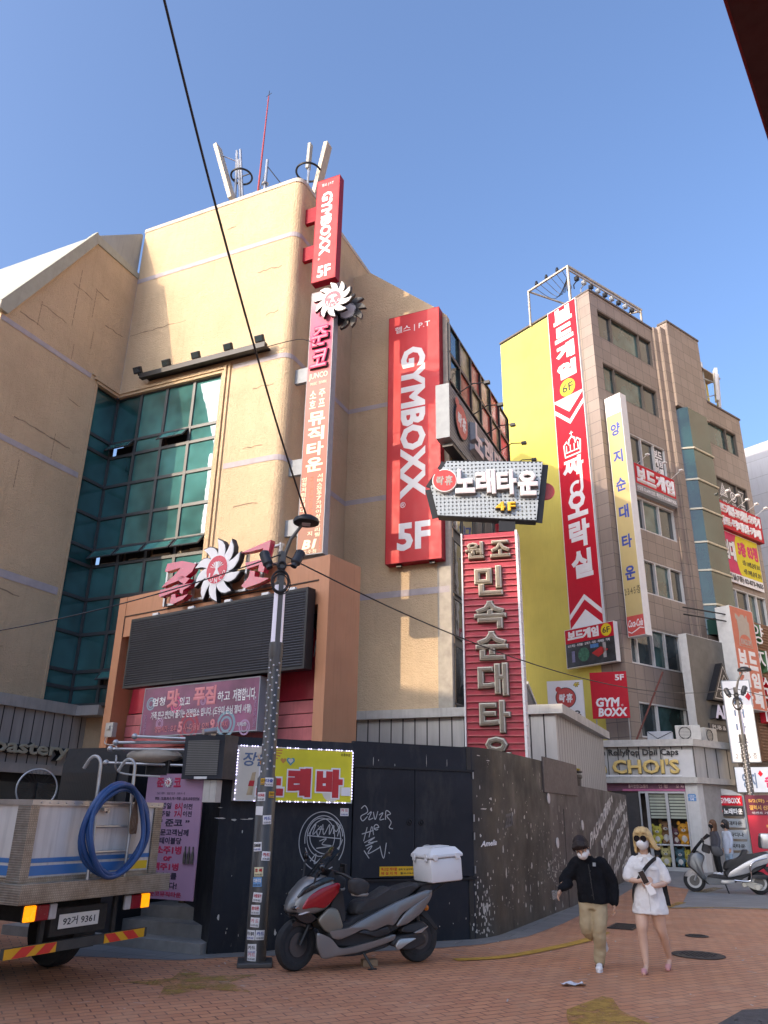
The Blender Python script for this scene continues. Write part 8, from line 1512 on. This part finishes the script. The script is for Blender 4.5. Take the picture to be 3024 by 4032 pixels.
mb.add(vs, [(2 * i, 2 * i + 1, 2 * i + 3, 2 * i + 2) for i in range(k - 1)]); so_ = mb.build('strap', BAGM, t, fix=False); s_ = so_.modifiers.new('t', 'SOLIDIFY'); s_.thickness = .006; s_.offset = 0
t = FW.thing('mobile_phone', 'black and white mobile phone held against the blonde woman chest', 'phone', -.005, -.20, .935); mb = MB(); mb.T = Matrix.Rotation(R(-24), 4, 'Y'); mb.box(-.035, .035, .0, .009, 0, .145, bev=.003); mb.build('case', WHITEM, t); mb = MB(); mb.T = Matrix.Rotation(R(-24), 4, 'Y'); mb.box(-.032, .032, -.002, .0, .004, .141); mb.build('display', M('black_display', (.006, .006, .007), .08, var=0), t)
t = FW.thing('folded_paper', 'folded white paper held in the blonde woman hand below the phone', 'paper', .04, -.19, .845); mb = MB(); mb.T = Matrix.Rotation(R(-24), 4, 'Y'); mb.box(-.035, .045, .0, .012, -.03, .09); mb.build('sheet', WH, t)
# two women at the shop
F2 = Frame(10.768, 26.64, 22)
def onlooker(x, h, label, hair, top, bottom, hairlen, turn):
    s_ = h / 1.62; t = F2.thing('person', label, 'person', x, 0, 0, 'people walking on the street', turn); t.scale = (s_,) * 3; hc = (0, -.03, 1.50); HT = Euler((R(-4), 0, 0)).to_matrix().to_4x4()
    mb = MB(); head(mb, hc, HT, 1.0); limb(mb, [(0, .02, 1.25), (0, 0, 1.4)], [.06, .05]); trunk(mb, [(0, 0, .8, .12, .09), (0, 0, 1.1, .13, .09), (0, 0, 1.28, .09, .06)])
    for sx in (-1, 1): limb(mb, [(sx * .15, 0, 1.24), (sx * .19, .02, 1.0), (sx * .18, -.05, .78)], [.045, .037, .025]); hand(mb, (sx * .18, -.05, .78), (0, -.2, -1), (-sx, 0, 0), .95, .4, sx); limb(mb, [(sx * .08, 0, .82), (sx * .085, -.01, .45), (sx * .085, .03, .08)], [.08, .055, .035]); limb(mb, [(sx * .085, .03, .05), (sx * .09, -.1, .03)], [.035, .03])
    remesh(mb, .011, 'body', SKIN, t, 2); face_parts(t, hc, HT, 1.0); mask(t, hc, HT, 1.0, M('black_mask', (.012, .012, .013), .8, var=.05))
    def f(mb):
        mb.T = Matrix.Translation(hc) @ HT; mb.ball((0, .025, .045), .108, 18, sc=(.95, 1.05, 1.02))
        for i in range(26): a = R(-15 + 210 * i / 25); mb.tube([(.06 * math.cos(a), .02 + .07 * math.sin(a), .11), (.10 * math.cos(a), .02 + .105 * math.sin(a), .02), (.105 * math.cos(a), .03 + .115 * math.sin(a), -hairlen)], [.028, .024, .014], 6)
    clothes('hair', f, hair, t, .013, 2, .01, .03)
    def f(mb):
        trunk(mb, [(0, 0, .62, .17, .13), (0, 0, .8, .165, .125), (0, 0, 1.05, .165, .12), (0, .01, 1.24, .15, .085), (0, .01, 1.30, .07, .06)])
        for sx in (-1, 1): limb(mb, [(sx * .14, 0, 1.23), (sx * .19, .02, 1.0), (sx * .185, -.03, .82)], [.072, .062, .05])
    clothes('shirt', f, top, t, .014, 3, .02, .1)
    def f(mb):
        trunk(mb, [(0, 0, .55, .13, .1), (0, 0, .8, .14, .11)])
        for sx in (-1, 1): limb(mb, [(sx * .08, 0, .8), (sx * .085, -.01, .45), (sx * .085, .03, .12)], [.085, .07, .06])
    clothes('trousers', f, bottom, t, .014, 3, .015, .1)
    for sx in (-1, 1): shoe(t, (sx * .085, .07, .008), (sx * .095, -.15, .008), mat=WSH, sole=WSH)
onlooker(-.02, 1.60, 'woman with long brown hair, black mask and dark grey top facing the directory', M('brown_hair', (.12, .05, .02), .5, var=.3, scale=26), M('charcoal_top', (.075, .075, .09), .9, var=.1), M('black_skirt_cloth', (.012, .012, .013), .9, var=.1), .26, R(-62))
onlooker(.34, 1.61, 'woman with black bobbed hair, black mask and pale blue shirt beside the scooter', M('black_hair', (.010, .009, .010), .45, var=.3, scale=26), M('pale_blue_shirt', (.46, .52, .62), .85, var=.05, bmp=.1), M('light_denim', (.26, .36, .46), .9, var=.1), .14, R(-58))
# litter
t = thing('paper_litter', 'crumpled white leaflet lying on the brick paving in the foreground', 'litter', (2.06, 9.28, .008), R(10)); mb = MB(); vs = []; 
for i in range(7):
    for j in range(4): vs.append((-.13 + i * .043, -.06 + j * .04 + .01 * math.sin(i), .01 + .012 * math.sin(i * 1.7 + j) + .006 * math.cos(j * 2.2)))
mb.add(vs, [(i * 4 + j, i * 4 + j + 1, (i + 1) * 4 + j + 1, (i + 1) * 4 + j) for i in range(6) for j in range(3)]); mb.build('sheet', M('crumpled_paper', (.60, .60, .63), .7, var=.1, scale=20), t, smooth=2, fix=False)
mb = MB(); rb = random.Random(11)
for i in range(150):
    x, y = rb.uniform(-3, 6), rb.uniform(7.8, 13.5); a = rb.uniform(0, 3.1); L_ = rb.choice((.012, .02, .03, .06)); w_ = rb.uniform(.004, .009); d = Vector((math.cos(a), math.sin(a))); n_ = Vector((-d.y, d.x)); p_ = Vector((x, y))
    mb.add([(*(p_ + d * L_ + n_ * w_), .0055), (*(p_ - d * L_ + n_ * w_), .0055), (*(p_ - d * L_ - n_ * w_), .0055), (*(p_ + d * L_ - n_ * w_), .0055)], [(0, 1, 2, 3)])
o = mb.build('paper_scraps', M('pale_scrap', (.52, .47, .43), .8, var=.25, scale=8)); o['kind'] = 'stuff'; tag(o, 'tiny pale scraps and scuffs scattered over the brick paving', 'litter')
